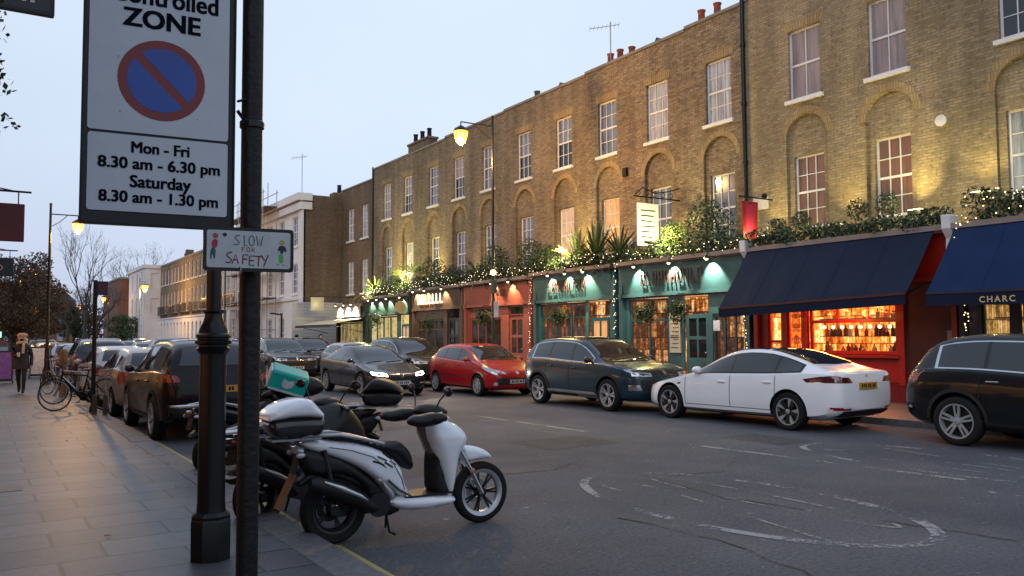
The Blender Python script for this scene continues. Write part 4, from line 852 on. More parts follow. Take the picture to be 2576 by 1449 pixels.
# ------------------------------------------------------------------ people
def make_person(label, loc, rz, joints, coat, legs, hair=None, hat=None, extras=None, height=1.68):
    root = thing('person', label, 'person', loc, rz)
    names = list(joints['p']); P_ = joints['p']; E_ = joints['e']; Rr = joints['r']
    me = bpy.data.meshes.new('body'); me.from_pydata([P_[n][:3] for n in names], [(names.index(a), names.index(b)) for a, b in E_], [])
    tmp = bpy.data.objects.new('tmp', me); C.objects.link(tmp)
    sk = tmp.modifiers.new('s', 'SKIN'); sk.use_smooth_shade = True
    bm = bmesh.new(); bm.from_mesh(me); ly = bm.verts.layers.skin.verify()
    for v, n in zip(bm.verts, names):
        r = Rr[n]; v[ly].radius = (r, r) if not isinstance(r, tuple) else r
        v[ly].use_root = (n == 'pelvis')
    bm.to_mesh(me); bm.free()
    sb = tmp.modifiers.new('d', 'SUBSURF'); sb.levels = 2; sb.render_levels = 2
    dg = bpy.context.evaluated_depsgraph_get(); out = bpy.data.meshes.new_from_object(tmp.evaluated_get(dg)); bpy.data.objects.remove(tmp)
    for k in (coat, legs, 'skin', 'black_matt'): out.materials.append(M[k])
    for p in out.polygons:
        c = p.center; p.use_smooth = True
        if c.z > joints['neck']: p.material_index = 2
        elif c.z < .09: p.material_index = 3
        elif c.z < joints['hem']: p.material_index = 1
        if abs(c.y) > joints.get('hand_y', 9) and c.z < joints.get('hand_z', 0): p.material_index = 2
    obj('body', out, None, root)
    for nm, mb, mt in (extras or []): obj(nm, mb, mt, root, smooth=60)
    return root

# ------------------------------------------------------------------ plants
def leaf_cloud(centers, n, leaf=(.10, .06), seed=1, flat=.0, rod=None):
    """many small leaf faces through the volume of some ellipsoids (cx,cy,cz,rx,ry,rz)"""
    rn = random.Random(seed); mb = MB(); vol = [c[3] * c[4] * c[5] for c in centers]; tot = sum(vol)
    for c, v in zip(centers, vol):
        k = max(3, int(n * v / tot))
        for _ in range(k):
            while True:
                p = Vector((rn.uniform(-1, 1), rn.uniform(-1, 1), rn.uniform(-1, 1)))
                if p.length <= 1 and rn.random() < .25 + .75 * p.length: break
            q = Vector((c[0] + p.x * c[3], c[1] + p.y * c[4], c[2] + p.z * c[5]))
            a = Vector((rn.gauss(0, 1), rn.gauss(0, 1), rn.gauss(0, 1) * (1 - flat))).normalized(); b = a.cross(Vector((rn.gauss(0, 1), rn.gauss(0, 1), rn.gauss(0, 1)))).normalized()
            L = leaf[0] * rn.uniform(.6, 1.4) / 2; W = leaf[1] * rn.uniform(.6, 1.4) / 2
            mb.add([q - a * L, q + b * W, q + a * L, q - b * W], [(0, 1, 2, 3)])
    return mb
def blade_plant(n, L, seed, up=(20, 80), w=.06, droop=.5, z0=0.0):
    rn = random.Random(seed); mb = MB()
    for i in range(n):
        az = rn.uniform(0, 2 * PI); el = R(rn.uniform(*up)); l = L * rn.uniform(.7, 1.15); pts = []; k = 6
        for j in range(k + 1):
            t = j / k; h = l * t * math.cos(el) * (1 + .15 * t); z = l * t * math.sin(el) - droop * l * t * t * math.cos(el)
            pts.append(Vector((h * math.cos(az), h * math.sin(az), z0 + z)))
        sd = Vector((-math.sin(az), math.cos(az), 0)); vs = []; fs = []
        for j, p in enumerate(pts):
            t = j / k; ww = w * (1 - t) ** .6 * (.6 + t) / 2 + .001; vs += [p - sd * ww, p + sd * ww + Vector((0, 0, 0)), ]
        for j in range(k): fs.append((2 * j, 2 * j + 1, 2 * j + 3, 2 * j + 2))
        mb.add(vs, fs)
    return mb
def fan_palm(n, L, seed, stem=.5):
    rn = random.Random(seed); mb = MB(); st = MB()
    for i in range(n):
        az = rn.uniform(0, 2 * PI); el = R(rn.uniform(15, 80)); d = Vector((math.cos(az) * math.cos(el), math.sin(az) * math.cos(el), math.sin(el)))
        base = Vector((0, 0, stem)); c = base + d * L * .55; st.tube([base, c], .010, 4)
        sd = d.cross(Vector((0, 0, 1))).normalized(); u = sd.cross(d)
        for k in range(9):
            a = R(-70 + 140 * k / 8); f = (d * math.cos(a) + sd * math.sin(a)).normalized(); tip = c + f * L * .55 - Vector((0, 0, .12 * L)); m_ = (c + tip) / 2 + Vector((0, 0, .03)); ww = f.cross(u).normalized() * .022
            mb.add([c, m_ + ww, tip, m_ - ww], [(0, 1, 2, 3)])
    return mb, st
def branch(mb, p, d, L, r, depth, rn, spread=.6, up=.12, nseg=3, tips=None, kids=(2, 3)):
    pts = [p]; q = p.copy(); dd = d.copy()
    for i in range(nseg):
        dd = (dd + Vector((rn.gauss(0, .12), rn.gauss(0, .12), rn.gauss(0, .08) + up * .3))).normalized(); q = q + dd * L / nseg; pts.append(q.copy())
    mb.tube(pts, [r * (1 - .45 * i / nseg) for i in range(nseg + 1)], 5 if depth < 3 else 6, cap=False)
    if tips is not None and depth <= 1: tips.append(q)
    if depth <= 0: return
    for i in range(rn.randint(*kids)):
        t = rn.uniform(.45, 1.0); s = pts[min(nseg, int(t * nseg + .5))]
        nd = (dd + Vector((rn.gauss(0, spread), rn.gauss(0, spread), rn.gauss(0, spread * .5) + up))).normalized()
        branch(mb, s, nd, L * rn.uniform(.6, .82), r * .55, depth - 1, rn, spread, up, nseg, tips, kids)
def make_tree(name, label, x, y, h, seed, crown=None, leafm='leaf_autumn', n=2500, leaf=(.22, .16), group=None, depth=4, trunk=.16, z0=.12, spread=.55, barkm='bark', rad=1.0):
    rn = random.Random(seed); root = thing(name, label, 'tree', (x, y, z0), 0, group)
    mb = MB(); tips = []; mb.tube([(0, 0, -.1), (0, 0, h * .22), (.05, 0, h * .36)], [trunk * 1.3, trunk, trunk * .8], 8, cap=False)
    obj('trunk', mb, barkm, root, smooth=50)
    lb = MB()
    for i in range(5):
        a = 2 * PI * i / 5 + rn.random(); d = Vector((math.cos(a) * .55 * rad, math.sin(a) * .55 * rad, 1)).normalized()
        branch(lb, Vector((.05, 0, h * rn.uniform(.26, .36))), d, h * .27, trunk * .5, depth, rn, spread, .25, 3, tips)
    obj('limbs', lb, barkm, root)
    if crown:
        cl = []
        for i in range(crown):
            tp = rn.choice(tips) if tips else Vector((0, 0, h * .7)); cl.append((tp.x * .9, tp.y * .9, tp.z * .96, rn.uniform(.5, 1.1) * h * .075, rn.uniform(.5, 1.1) * h * .075, rn.uniform(.4, .8) * h * .07))
        obj('crown', leaf_cloud(cl, n, leaf, seed), leafm, root)
    return root

# ------------------------------------------------------------------ street lamps
def make_lamp(label, x, y, h, arm, side, power, group='street lamps along the kerbs', lantern=.36, light=True, z0=.12, polem='black_iron', hex_=True, col=(1.0, .50, .12)):
    """pole at x,y; the arm reaches out by `arm` towards side (-1 is towards -x)"""
    root = thing('street_lamp', label, 'street lamp', (x, y, z0), 0, group)
    b = MB(); b.lathe([(.13, 0), (.13, .5), (.09, .6), (.075, 1.2), (.07, 1.25), (.055, 1.3), (.045, h * .7), (.038, h)], 12); b.ball((0, 0, h + .04), .05, 6); obj('pole', b, polem, root, smooth=40)
    b = MB(); ax = arm * side; b.tube([(0, 0, h - .30), (ax, 0, h - .30)], .022, 6); b.tube([(0, 0, h - .75), (ax * .35, 0, h - .55), (ax * .6, 0, h - .32)], .014, 6); b.tube([(ax, 0, h - .30), (ax, 0, h - .42)], .02, 6); obj('bracket', b, polem, root, smooth=50)
    b = MB(); s = lantern; b.lathe([(.03, s * .50), (s * .30, s * .34), (s * .36, s * .25), (s * .34, s * .22)], 8 if hex_ else 14, Matrix.Translation((ax, 0, h - .42 - s * .5))); b.tube([(ax, 0, h - .42), (ax, 0, h - .34)], .015, 6); hd = obj('lantern', b, polem, root, smooth=30)
    b = MB(); b.lathe([(s * .33, s * .21), (s * .30, 0), (s * .20, -s * .30), (s * .05, -s * .42)], 12, Matrix.Translation((ax, 0, h - .42 - s * .5))); obj('glass', b, 'lamp_glow', hd, smooth=40); b = MB(); b.ball((ax, 0, h - .42 - s * .52), s * .17, 8, 0, (1, 1, 1.3)); obj('bulb', b, 'lamp_core', hd, smooth=60)
    if light:
        ld_ = bpy.data.lights.new('lamp_light', 'POINT'); ld_.energy = power; ld_.color = col; ld_.shadow_soft_size = .12
        lo_ = bpy.data.objects.new('lamp_light', ld_); C.objects.link(lo_); lo_.parent = root; lo_.location = (ax + side * .02, 0, h - .42 - s * 1.1)
    return root
def add_light(kind, name, loc, power, col, parent=None, size=.1, spot=None, target=None, blend=.6):
    l = bpy.data.lights.new(name, kind); l.energy = power; l.color = col
    if kind in ('POINT', 'SPOT'): l.shadow_soft_size = size
    if kind == 'AREA': l.shape = 'RECTANGLE'; l.size, l.size_y = size
    if spot: l.spot_size = R(spot); l.spot_blend = blend
    o = bpy.data.objects.new(name, l); C.objects.link(o); o.location = loc
    if target is not None: o.rotation_euler = (Vector(target) - Vector(loc)).to_track_quat('-Z', 'Y').to_euler()
    if parent: o.parent = parent; o.matrix_parent_inverse = wmat(parent).inverted()
    return o
# ------------------------------------------------------------------ walls with openings
def wall(mb, T, s0, s1, z0, z1, ops, nsl=12, reveal=.12, mi=0, bars=True):
    """front skin of a wall: T(s, z, depth) gives the point. ops: (s0, s1, z0, z1, arch, depth)"""
    cuts = {s0, s1}
    for o in ops:
        cuts |= {o[0], o[1]}
        if o[4]:
            for i in range(1, nsl): cuts.add(o[0] + (o[1] - o[0]) * (0.5 - 0.5 * math.cos(PI * i / nsl)))
    cs = sorted(c for c in cuts if s0 - 1e-6 <= c <= s1 + 1e-6)
    def topz(o, s):
        if not o[4]: return o[3]
        c = (o[0] + o[1]) / 2; r = (o[1] - o[0]) / 2; return o[3] + math.sqrt(max(0, r * r - (s - c) ** 2)) * o[4]
    for a, b in zip(cs, cs[1:]):
        if b - a < 1e-6: continue
        mid = (a + b) / 2; act = sorted([o for o in ops if o[0] < mid < o[1]], key=lambda o: o[2]); lo = (z0, z0)
        for o in act:
            if o[2] > lo[0] + 1e-6: mb.add([T(a, lo[0], 0), T(b, lo[1], 0), T(b, o[2], 0), T(a, o[2], 0)], [(0, 1, 2, 3)], mi)
            lo = (topz(o, a), topz(o, b)); d = o[5]
            mb.add([T(a, lo[0], 0), T(b, lo[1], 0), T(b, lo[1], d), T(a, lo[0], d)], [(0, 1, 2, 3)], mi)
            mb.add([T(a, o[2], 0), T(b, o[2], 0), T(b, o[2], d), T(a, o[2], d)], [(3, 2, 1, 0)], mi)
        mb.add([T(a, lo[0], 0), T(b, lo[1], 0), T(b, z1, 0), T(a, z1, 0)], [(0, 1, 2, 3)], mi)
    for o in ops:
        for s in (o[0], o[1]): mb.add([T(s, o[2], 0), T(s, o[3], 0), T(s, o[3], o[5]), T(s, o[2], o[5])], [(0, 1, 2, 3)], mi)
def face_x(x): return lambda s, z, d: (x + d, s, z)            # wall facing -x, s runs along y
def face_y(y): return lambda s, z, d: (s, y + d, z)            # wall facing -y, s runs along x
def tbox(mb, T, s0, s1, z0, z1, d0, d1, mi=0):
    v = [T(s, z, d) for d in (d0, d1) for z in (z0, z1) for s in (s0, s1)]
    mb.add(v, [(0, 1, 3, 2), (4, 6, 7, 5), (0, 4, 5, 1), (2, 3, 7, 6), (0, 2, 6, 4), (1, 5, 7, 3)], mi)
def sash(parent, T, s0, s1, z0, z1, cols, rows, pane='glass_sky', d=.10, sill=True, frame='paint_white', fw=.055, lower=None, bar=.022):
    """a sliding sash window: frame and bars, panes behind, stone sill"""
    f = MB(); tbox(f, T, s0, s0 + fw, z0, z1, d, d + .05); tbox(f, T, s1 - fw, s1, z0, z1, d, d + .05)
    tbox(f, T, s0 + fw, s1 - fw, z1 - fw, z1, d + .002, d + .05); tbox(f, T, s0 + fw, s1 - fw, z0, z0 + fw * 1.4, d + .002, d + .05)
    zm = (z0 + z1) / 2; tbox(f, T, s0 + fw, s1 - fw, zm - .03, zm + .03, d + .004, d + .05)
    for i in range(1, cols):
        s = s0 + fw + (s1 - s0 - 2 * fw) * i / cols; tbox(f, T, s - bar / 2, s + bar / 2, z0 + fw, z1 - fw, d + .008, d + .05)
    for hb, ht in ((z0 + fw, zm), (zm, z1 - fw)):
        for i in range(1, rows): z = hb + (ht - hb) * i / rows; tbox(f, T, s0 + fw, s1 - fw, z - bar / 2, z + bar / 2, d + .010, d + .05)
    o = obj('window', f, frame, parent, world=True)
    p = MB()
    if lower:
        tbox(p, T, s0 + .02, s1 - .02, zm, z1 - .02, d + .035, d + .045); q = MB(); tbox(q, T, s0 + .02, s1 - .02, z0 + .02, zm, d + .035, d + .045); obj('pane', q, lower, o)
    else: tbox(p, T, s0 + .02, s1 - .02, z0 + .02, z1 - .02, d + .035, d + .045)
    obj('pane', p, pane, o)
    if sill:
        k = MB(); tbox(k, T, s0 - .10, s1 + .10, z0 - .10, z0 + .0, -.09, d + .03); obj('sill', k, 'sill', o)
    return o

# ------------------------------------------------------------------ the ground
g = MB(); g.add([(-600, -200, -.02), (900, -200, -.02), (900, 1800, -.02), (-600, 1800, -.02)], [(0, 1, 2, 3)]); struct('ground', g, 'asphalt')
KL, KR, SF = 2.33, 14.25, 17.9
g = MB(); g.add([(KL, -30, 0), (KR, -30, 0), (KR, 420, 0), (KL, 420, 0)], [(0, 1, 2, 3)]); struct('road', g, 'asphalt')
g = MB(); g.box(-12, KL - .30, -30, 420, -.01, .12); struct('pavement', g, 'paving')
g = MB(); g.box(KR + .30, 30, -30, 420, -.01, .12); struct('far_pavement', g, 'paving_far')
g = MB(); rn = random.Random(3); y = -30.0
while y < 120:
    L = rn.uniform(.75, 1.1); g.box(KL - .296, KL, y, y + L - .008, -.01, .122 + rn.uniform(-.003, .003)); y += L
g.box(KL - .296, KL, 120, 420, -.01, .122); struct('kerb', g, 'granite_kerb')
g = MB(); g.box(KR, KR + .296, -30, 420, -.01, .122); struct('far_kerb', g, 'granite_kerb')
# yellow line and the worn markings of the road
def flat(mb, poly, z=.004): mb.add([(p[0], p[1], z) for p in poly], [list(range(len(poly)))])
def ribbon(mb, pts, w, z=.004):
    q = strip_poly(pts, w); n = len(pts)
    for i in range(n - 1): flat(mb, [q[i], q[i + 1], q[2 * n - 2 - i], q[2 * n - 1 - i]], z)
g = MB(); ribbon(g, [(KL + .17, -10 + i * 1.0) for i in range(130)], .085); struct('yellow_line', g, 'paint_yellow')
g = MB()
for a, b in (((9.30, 9.85), (9.66, 5.40)), ((8.95, 16.4), (9.08, 11.8)), ((8.9, 23.5), (8.95, 18.5)), ((9.9, 3.2), (10.1, -1))): ribbon(g, [a, ((a[0] + b[0]) / 2, (a[1] + b[1]) / 2), b], .10)
for k in range(12): ribbon(g, [(8.9, 26 + k * 7), (8.9, 30.5 + k * 7)], .10)
struct('centre_line', g, 'paint_line')
def speed_mark(cx, cy, rx, ry, flip, w=.10, t0=0, t1=2 * PI, inner=True):
    g = MB(); pts = [(cx + rx * math.cos(t), cy + ry * math.sin(t)) for t in [t0 + (t1 - t0) * i / 64 for i in range(65)]]; ribbon(g, pts, w)
    def D(p): return (cx + flip * p[0], cy + flip * p[1])
    if not inner: return g
    w = w * .55
    two = [(-.52, .55), (-.50, .80), (-.36, .95), (-.20, .90), (-.12, .65), (-.20, .25), (-.52, -.75), (-.55, -.95), (-.10, -.95)]
    ribbon(g, [D((x * rx, z * ry * .85)) for x, z in two], w * .8, .005)
    ribbon(g, [D(((.30 + .22 * math.cos(t)) * rx, (.92 * math.sin(t)) * ry * .85)) for t in [2 * PI * i / 28 for i in range(29)]], w * .8, .005)
    return g
struct('speed_marking', speed_mark(6.52, 6.02, 1.08, 2.05, 1, .12, R(170), R(385), False), 'paint_worn'); struct('faint_speed_marking', speed_mark(6.52, 6.02, 1.08, 2.05, 1, .10, R(25), R(170)), 'paint_very_worn')
g = speed_mark(10.85, 6.15, 1.0, 2.3, -1); struct('far_speed_marking', g, 'paint_very_worn')
g = MB()
rn = random.Random(12)
def crack(pts, w=.03):
    out = []
    for a, b in zip(pts, pts[1:]):
        for j in range(6): out.append((a[0] + (b[0] - a[0]) * j / 6 + rn.gauss(0, .022), a[1] + (b[1] - a[1]) * j / 6 + rn.gauss(0, .022)))
    out.append(pts[-1]); q = strip_poly(out, [w * rn.uniform(.4, 1.3) for _ in out]); n = len(out)
    for i in range(n - 1): flat(g, [q[i], q[i + 1], q[2 * n - 2 - i], q[2 * n - 1 - i]], .006)
crack([(5.1, 6.1), (5.2, 5.0), (5.0, 4.0), (4.7, 3.0), (4.5, 1.5)], .032); crack([(6.7, 9.0), (6.8, 7.6), (6.6, 6.2), (6.9, 4.8), (7.2, 3.6)], .02); crack([(6.8, 7.6), (7.8, 7.4), (8.6, 7.9)], .02)
crack([(4.9, 8.8), (6.2, 8.7), (6.7, 9.0)], .03); crack([(8.4, 14), (8.3, 11), (8.1, 9)], .02)
struct('tar_seam', g, 'tar')
g = MB()
for x0, x1, y0, y1 in ((4.2, 5.3, 9.2, 12.6), (7.2, 8.6, 10.2, 11.4), (6.0, 6.9, 14.0, 19.0), (10.4, 11.2, 8.6, 9.9), (3.6, 4.6, 1.6, 3.6)): flat(g, [(x0, y0), (x1, y0 + .05), (x1 + .04, y1), (x0 - .03, y1 - .04)], .003)
struct('road_patch', g, 'asphalt_patch')
lm = MB(); lm.box(.05, .45, 10.15, 10.7, .121, .124)
struct('utility_cover', lm, 'cornice_lead')

# ------------------------------------------------------------------ the terrace on the far side
FX = 19.4
houses = [  # y0, y1, roof z, brick, windows: (centre y, upper pane, lower pane, cols upper, rows upper, cols lower, rows lower, arch)
    (3.5, 10.75, 11.95, 'brick_yellow', [(6.0, 'glass_curtain', 'glass_sky', None), (9.15, 'glass_sky', 'glass_curtain', None)], 'yellow brick house at the right edge of the photo, above the navy awning with lettering'),
    (10.75, 17.12, 11.90, 'brick_yellow', [(12.45, 'glass_shutter', 'shutter_brown', None), (14.98, 'glass_shutter', 'shutter_brown', None)], 'yellow brick house with brown shuttered windows above the red shop'),
    (17.12, 19.62, 11.85, 'brick_brown', [(18.20, 'glass_curtain', 'glass_sky', None)], 'narrow brown brick house just left of the black drainpipe'),
    (19.62, 24.95, 11.78, 'brick_brown', [(21.0, 'glass_curtain', 'glass_sky', None), (23.68, 'glass_sky', 'window_lit', None)], 'brown brick house behind the white hanging sign, one orange lit window'),
    (24.95, 30.8, 11.70, 'brick_brown2', [(26.4, 'glass_sky', 'window_lit_pale', None), (29.25, 'glass_sky', 'glass_sky', None)], 'brown brick house just right of the tall street lamp, above the left teal shop'),
    (30.8, 36.3, 11.64, 'brick_brown2', [(32.2, 'glass_sky', 'glass_sky', None), (34.95, 'glass_shutter', 'glass_sky', None)], 'brown brick house right behind the lit street lamp'),
    (36.3, 45.25, 11.56, 'brick_brown2', [(37.6, 'glass_sky', 'glass_sky', None), (40.6, 'glass_shutter', 'glass_curtain', None), (43.3, 'glass_shutter', 'glass_sky', None)], 'brown brick house at the left end of the long terrace with three windows across'),
]
for i, (y0, y1, zr, bk, wins, lab) in enumerate(houses):
    h = thing('terraced_house', lab, 'house', (FX + 4, (y0 + y1) / 2, 0), 0, 'terraced houses above the shops')
    T = face_x(FX); ops = []; T2 = face_x(FX + .11); ops2 = []; right = bk == 'brick_yellow'
    for c, pu, pl, _ in wins:
        ops.append((c - .53, c + .53, 8.32, 10.33, 0, .12)); hw = .68
        ops.append((c - hw, c + hw, 4.0, 7.20, 1.0 if not right else .97, .11))
        ops2.append((c - .50, c + .50, 4.55 if not right else 4.65, 6.72, 0, .12))
    m = MB(); wall(m, T, y0, y1, 0, zr - .12, ops); wall(m, T2, y0 + .01, y1 - .01, 3.9, 8.1, ops2)
    m.box(FX + .25, FX + 9, y0, y1, 0, zr - .13); m.box(FX, FX + .25, y0, y1, zr - .125, zr - .12)
    m.add([(FX, y0, 0), (FX + 9, y0, 0), (FX + 9, y0, zr - .12), (FX, y0, zr - .12)], [(0, 1, 2, 3)]); m.add([(FX, y1, 0), (FX + 9, y1, 0), (FX + 9, y1, zr - .12), (FX, y1, zr - .12)], [(0, 1, 2, 3)])
    obj('wall', m, bk, h, world=True)
    m = MB(); m.box(FX - .05, FX + .28, y0 + .003, y1 - .003, zr - .12, zr - .03); obj('coping', m, 'stone_coping', h, world=True)
    for c, *_ in wins:   # rings of rubbed brick over the arches and flat heads of brick over the upper windows
        m = MB(); n = 22; r0, r1 = .68, (.90 if right else .86)
        for k in range(n):
            a, b = PI * k / n, PI * (k + 1) / n
            pts = [(c + r * math.cos(t), 7.20 + r * math.sin(t) * (1.0 if not right else .97)) for r, t in ((r0, a), (r1, a), (r1, b), (r0, b))]
            v = [(FX - d, p[0], p[1]) for d in (.012, .0) for p in pts]; m.add(v, [(3, 2, 1, 0), (0, 1, 5, 4), (1, 2, 6, 5), (2, 3, 7, 6), (3, 0, 4, 7)])
        obj('arch', m, 'brick_arch', h, world=True); m = MB()
        for k in range(13):
            s0 = c - .62 + 1.24 * k / 13; lean = (k - 6) * .012
            m.prism([(s0 + .004, 10.335), (s0 + .088, 10.335), (s0 + .092 + lean, 10.62), (s0 + .004 + lean, 10.62)], FX - .008, FX + .001, 'YZ')
        obj('lintel', m, 'brick_arch', h, world=True)
    for c, pu, pl, _ in wins:
        sash(h, T, c - .53, c + .53, 8.32, 10.33, 2 if right and i == 1 else 3, 1 if right and i == 1 else 2, pu, .09, lower=(None if i in (1, 2) else ('glass_dark', 'glass_sky', 'glass_curtain', None)[int(c * 7) % 4]))
        sash(h, T2, c - .50, c + .50, 4.55 if not right else 4.65, 6.72, 3, 2, pl, .09, sill=False)
    m = MB(); m.prism([(FX + .28, zr - .10), (FX + 3.2, zr + 1.15), (FX + 6, zr - .10)], y0 + .02, y1 - .02, 'XZ') if False else m.add([(FX + .9, y0 + .02, zr - .1), (FX + .9, y1 - .02, zr - .1), (FX + 3.6, y1 - .02, zr + .9), (FX + 3.6, y0 + .02, zr + .9), (FX + 6.5, y0 + .02, zr - .1), (FX + 6.5, y1 - .02, zr - .1)], [(0, 3, 2, 1), (3, 4, 5, 2), (0, 4, 3), (1, 2, 5)])
    obj('roof', m, 'slate', h, world=True)
    def stack(y, w, z, pots, potm='terracotta', x=FX + 1.6, dx=.55, ph=.5, brickm='brick_dull'):
        m = MB(); m.box(x, x + dx, y - w / 2, y + w / 2, zr - .2, z); m.box(x - .06, x + dx + .06, y - w / 2 - .06, y + w / 2 + .06, z, z + .12); s = obj('chimney', m, brickm, h, world=True)
        for k in range(pots):
            yy = y - w / 2 + w * (k + .5) / pots; q = MB(); q.lathe([(.15, 0), (.13, .08), (.12, ph - .08), (.15, ph - .04), (.15, ph), (.10, ph), (.10, .1)], 10, Matrix.Translation((x + dx / 2, yy, z + .12))); obj('chimney_pot', q, potm, s, smooth=40)
    if i == 6: stack(42.6, 2.6, 12.75, 3, 'black_matt', ph=.55); stack(37.2, .5, 11.9, 1, 'brick_dull')
    if i == 3:
        stack(20.3, 1.5, 12.25, 2, ph=.75); stack(24.4, .9, 12.2, 1, 'terracotta', ph=.6)
        m = MB(); m.add([(21.5, 22.3, 11.7), (21.5, 24.2, 11.7), (21.5, 23.25, 13.0), (24, 22.3, 11.7), (24, 24.2, 11.7), (24, 23.25, 13.0)], [(0, 2, 1), (3, 4, 5), (0, 3, 5, 2), (1, 2, 5, 4)]); obj('dormer', m, 'slate', h, world=True)
    if i == 4:
        stack(25.4, 1.2, 12.2, 2, ph=.7)
        m = MB(); m.add([(21.5, 28.4, 11.6), (21.5, 30.6, 11.6), (21.5, 29.5, 12.9), (24, 28.4, 11.6), (24, 30.6, 11.6), (24, 29.5, 12.9)], [(0, 2, 1), (3, 4, 5), (0, 3, 5, 2), (1, 2, 5, 4)]); obj('dormer', m, 'slate', h, world=True)
    if i == 5: stack(30.95, .5, 12.2, 1, 'brick_dull', ph=.5)
m = MB(); m.tube([(19.33, 17.12, 3.9), (19.33, 17.12, 12.05)], .065, 8)
for z in (5, 6.8, 8.6, 10.4, 11.9): m.tube([(19.33, 17.12, z), (19.33, 17.12, z + .10)], .09, 8)
m.tube([(19.33, 17.12, 4.2), (19.1, 17.12, 3.95)], .06, 8); tag(obj('drainpipe', m, 'black_iron', smooth=50), 'black drainpipe running up the joint between the yellow and the brown brick houses', 'drainpipe')
m = MB(); m.tube([(19.35, 45.22, 3.6), (19.35, 45.22, 11.6)], .05, 6); tag(obj('drainpipe', m, 'black_iron', smooth=50), 'black drainpipe down the left end of the long terrace', 'drainpipe')
def aerial(x, y, z, h, label):
    m = MB(); m.tube([(x, y, z), (x, y, z + h)], .025, 5); a = z + h * .92
    m.tube([(x - .5, y + .7, a), (x + .2, y - .3, a)], .014, 4)
    for k in range(8): t = k / 7; px, py = x - .5 + .7 * t, y + .7 - 1.0 * t; m.tube([(px - .12, py - .1, a - .16), (px + .12, py + .1, a + .16)], .008, 4)
    tag(obj('tv_aerial', m, 'galv'), label, 'aerial')
aerial(21.2, 25.6, 12.2, 2.1, 'television aerial on the roof beside the two thin red pots'); aerial(18, 53.9, 11.0, 2.9, 'tall television aerial on the white building, left of the brick houses')
# wall fittings
def wallbit(name, mb, m, label, cat): return tag(obj(name, mb, m, smooth=40), label, cat)
m = MB(); m.box(19.34, 19.395, 16.3, 16.85, 5.35, 5.72); wallbit('wall_plaque', m, 'sign_small', 'small white plaque on the wall right of the black drainpipe', 'plaque')
for (y, z, lab) in ((11.0, 6.75, 'round white wall lamp beside the upper right arched window'), (22.3, 4.95, 'round white floodlight on a stalk above the wide teal shop')):
    r = thing('wall_lamp', lab, 'wall lamp', (19.3, y, z)); m = MB(); m.lathe([(.02, 0), (.13, .05), (.14, .10), (.02, .12)], 14, Matrix.Rotation(-PI / 2, 4, 'Y')); obj('lamp_shade', m, 'paint_white', r, smooth=40)
    m = MB(); m.tube([(.0, 0, 0), (.08, 0, -.02)] if z > 6 else [(0, 0, 0), (-.1, 0, -.9)], .02, 6); obj('bracket', m, 'black_iron', r)
m = MB(); m.box(19.30, 19.395, 22.55, 22.75, 7.35, 7.65); wallbit('alarm_box', m, 'black_matt', 'small black box on the brown brick wall between two arches', 'alarm box')

# ------------------------------------------------------------------ shop fronts
def room(parent, y0, y1, z0, z1, interior, light=None, depth=1.15, x=SF, col=(1.0, .55, .2)):
    """the lit room behind a shop window"""
    m = MB(); X0, X1 = x + .10, x + depth
    m.add([(X1, y0, z0), (X1, y1, z0), (X1, y1, z1), (X1, y0, z1)], [(0, 1, 2, 3)]); m.add([(X0, y0, z0), (X1, y0, z0), (X1, y0, z1), (X0, y0, z1)], [(0, 1, 2, 3)]); m.add([(X0, y1, z0), (X1, y1, z0), (X1, y1, z1), (X0, y1, z1)], [(0, 1, 2, 3)])
    m.add([(X0, y0, z0), (X1, y0, z0), (X1, y1, z0), (X0, y1, z0)], [(0, 1, 2, 3)]); m.add([(X0, y0, z1), (X1, y0, z1), (X1, y1, z1), (X0, y1, z1)], [(0, 1, 2, 3)])
    obj('interior', m, interior, parent, world=True)
    if light: add_light('AREA', 'shop_light', (x + .55, (y0 + y1) / 2, z1 - .06), light, col, parent, ((y1 - y0) * .8, .5), target=(x - 1.2, (y0 + y1) / 2, 0))
def shop_window(parent, T, y0, y1, z0, z1, nv, trans, m_, fw=.07, d=.04):
    """glazed shop window with its frame: nv vertical lights, trans = height of the transom bar or None"""
    f = MB()
    for a, b, c, e in ((y0, y0 + fw, z0, z1), (y1 - fw, y1, z0, z1), (y0 + fw, y1 - fw, z0, z0 + fw), (y0 + fw, y1 - fw, z1 - fw, z1)): tbox(f, T, a, b, c, e, d, d + .06)
    for i in range(1, nv): s = y0 + (y1 - y0) * i / nv; tbox(f, T, s - fw / 2, s + fw / 2, z0 + fw, z1 - fw, d + .003, d + .055)
    if trans: tbox(f, T, y0 + fw, y1 - fw, trans - fw / 2, trans + fw / 2, d + .006, d + .05)
    o = obj('window', f, m_, parent, world=True)
    p = MB(); tbox(p, T, y0 + .02, y1 - .02, z0 + .02, z1 - .02, d + .028, d + .034); obj('glass', p, 'shop_glass', o); return o
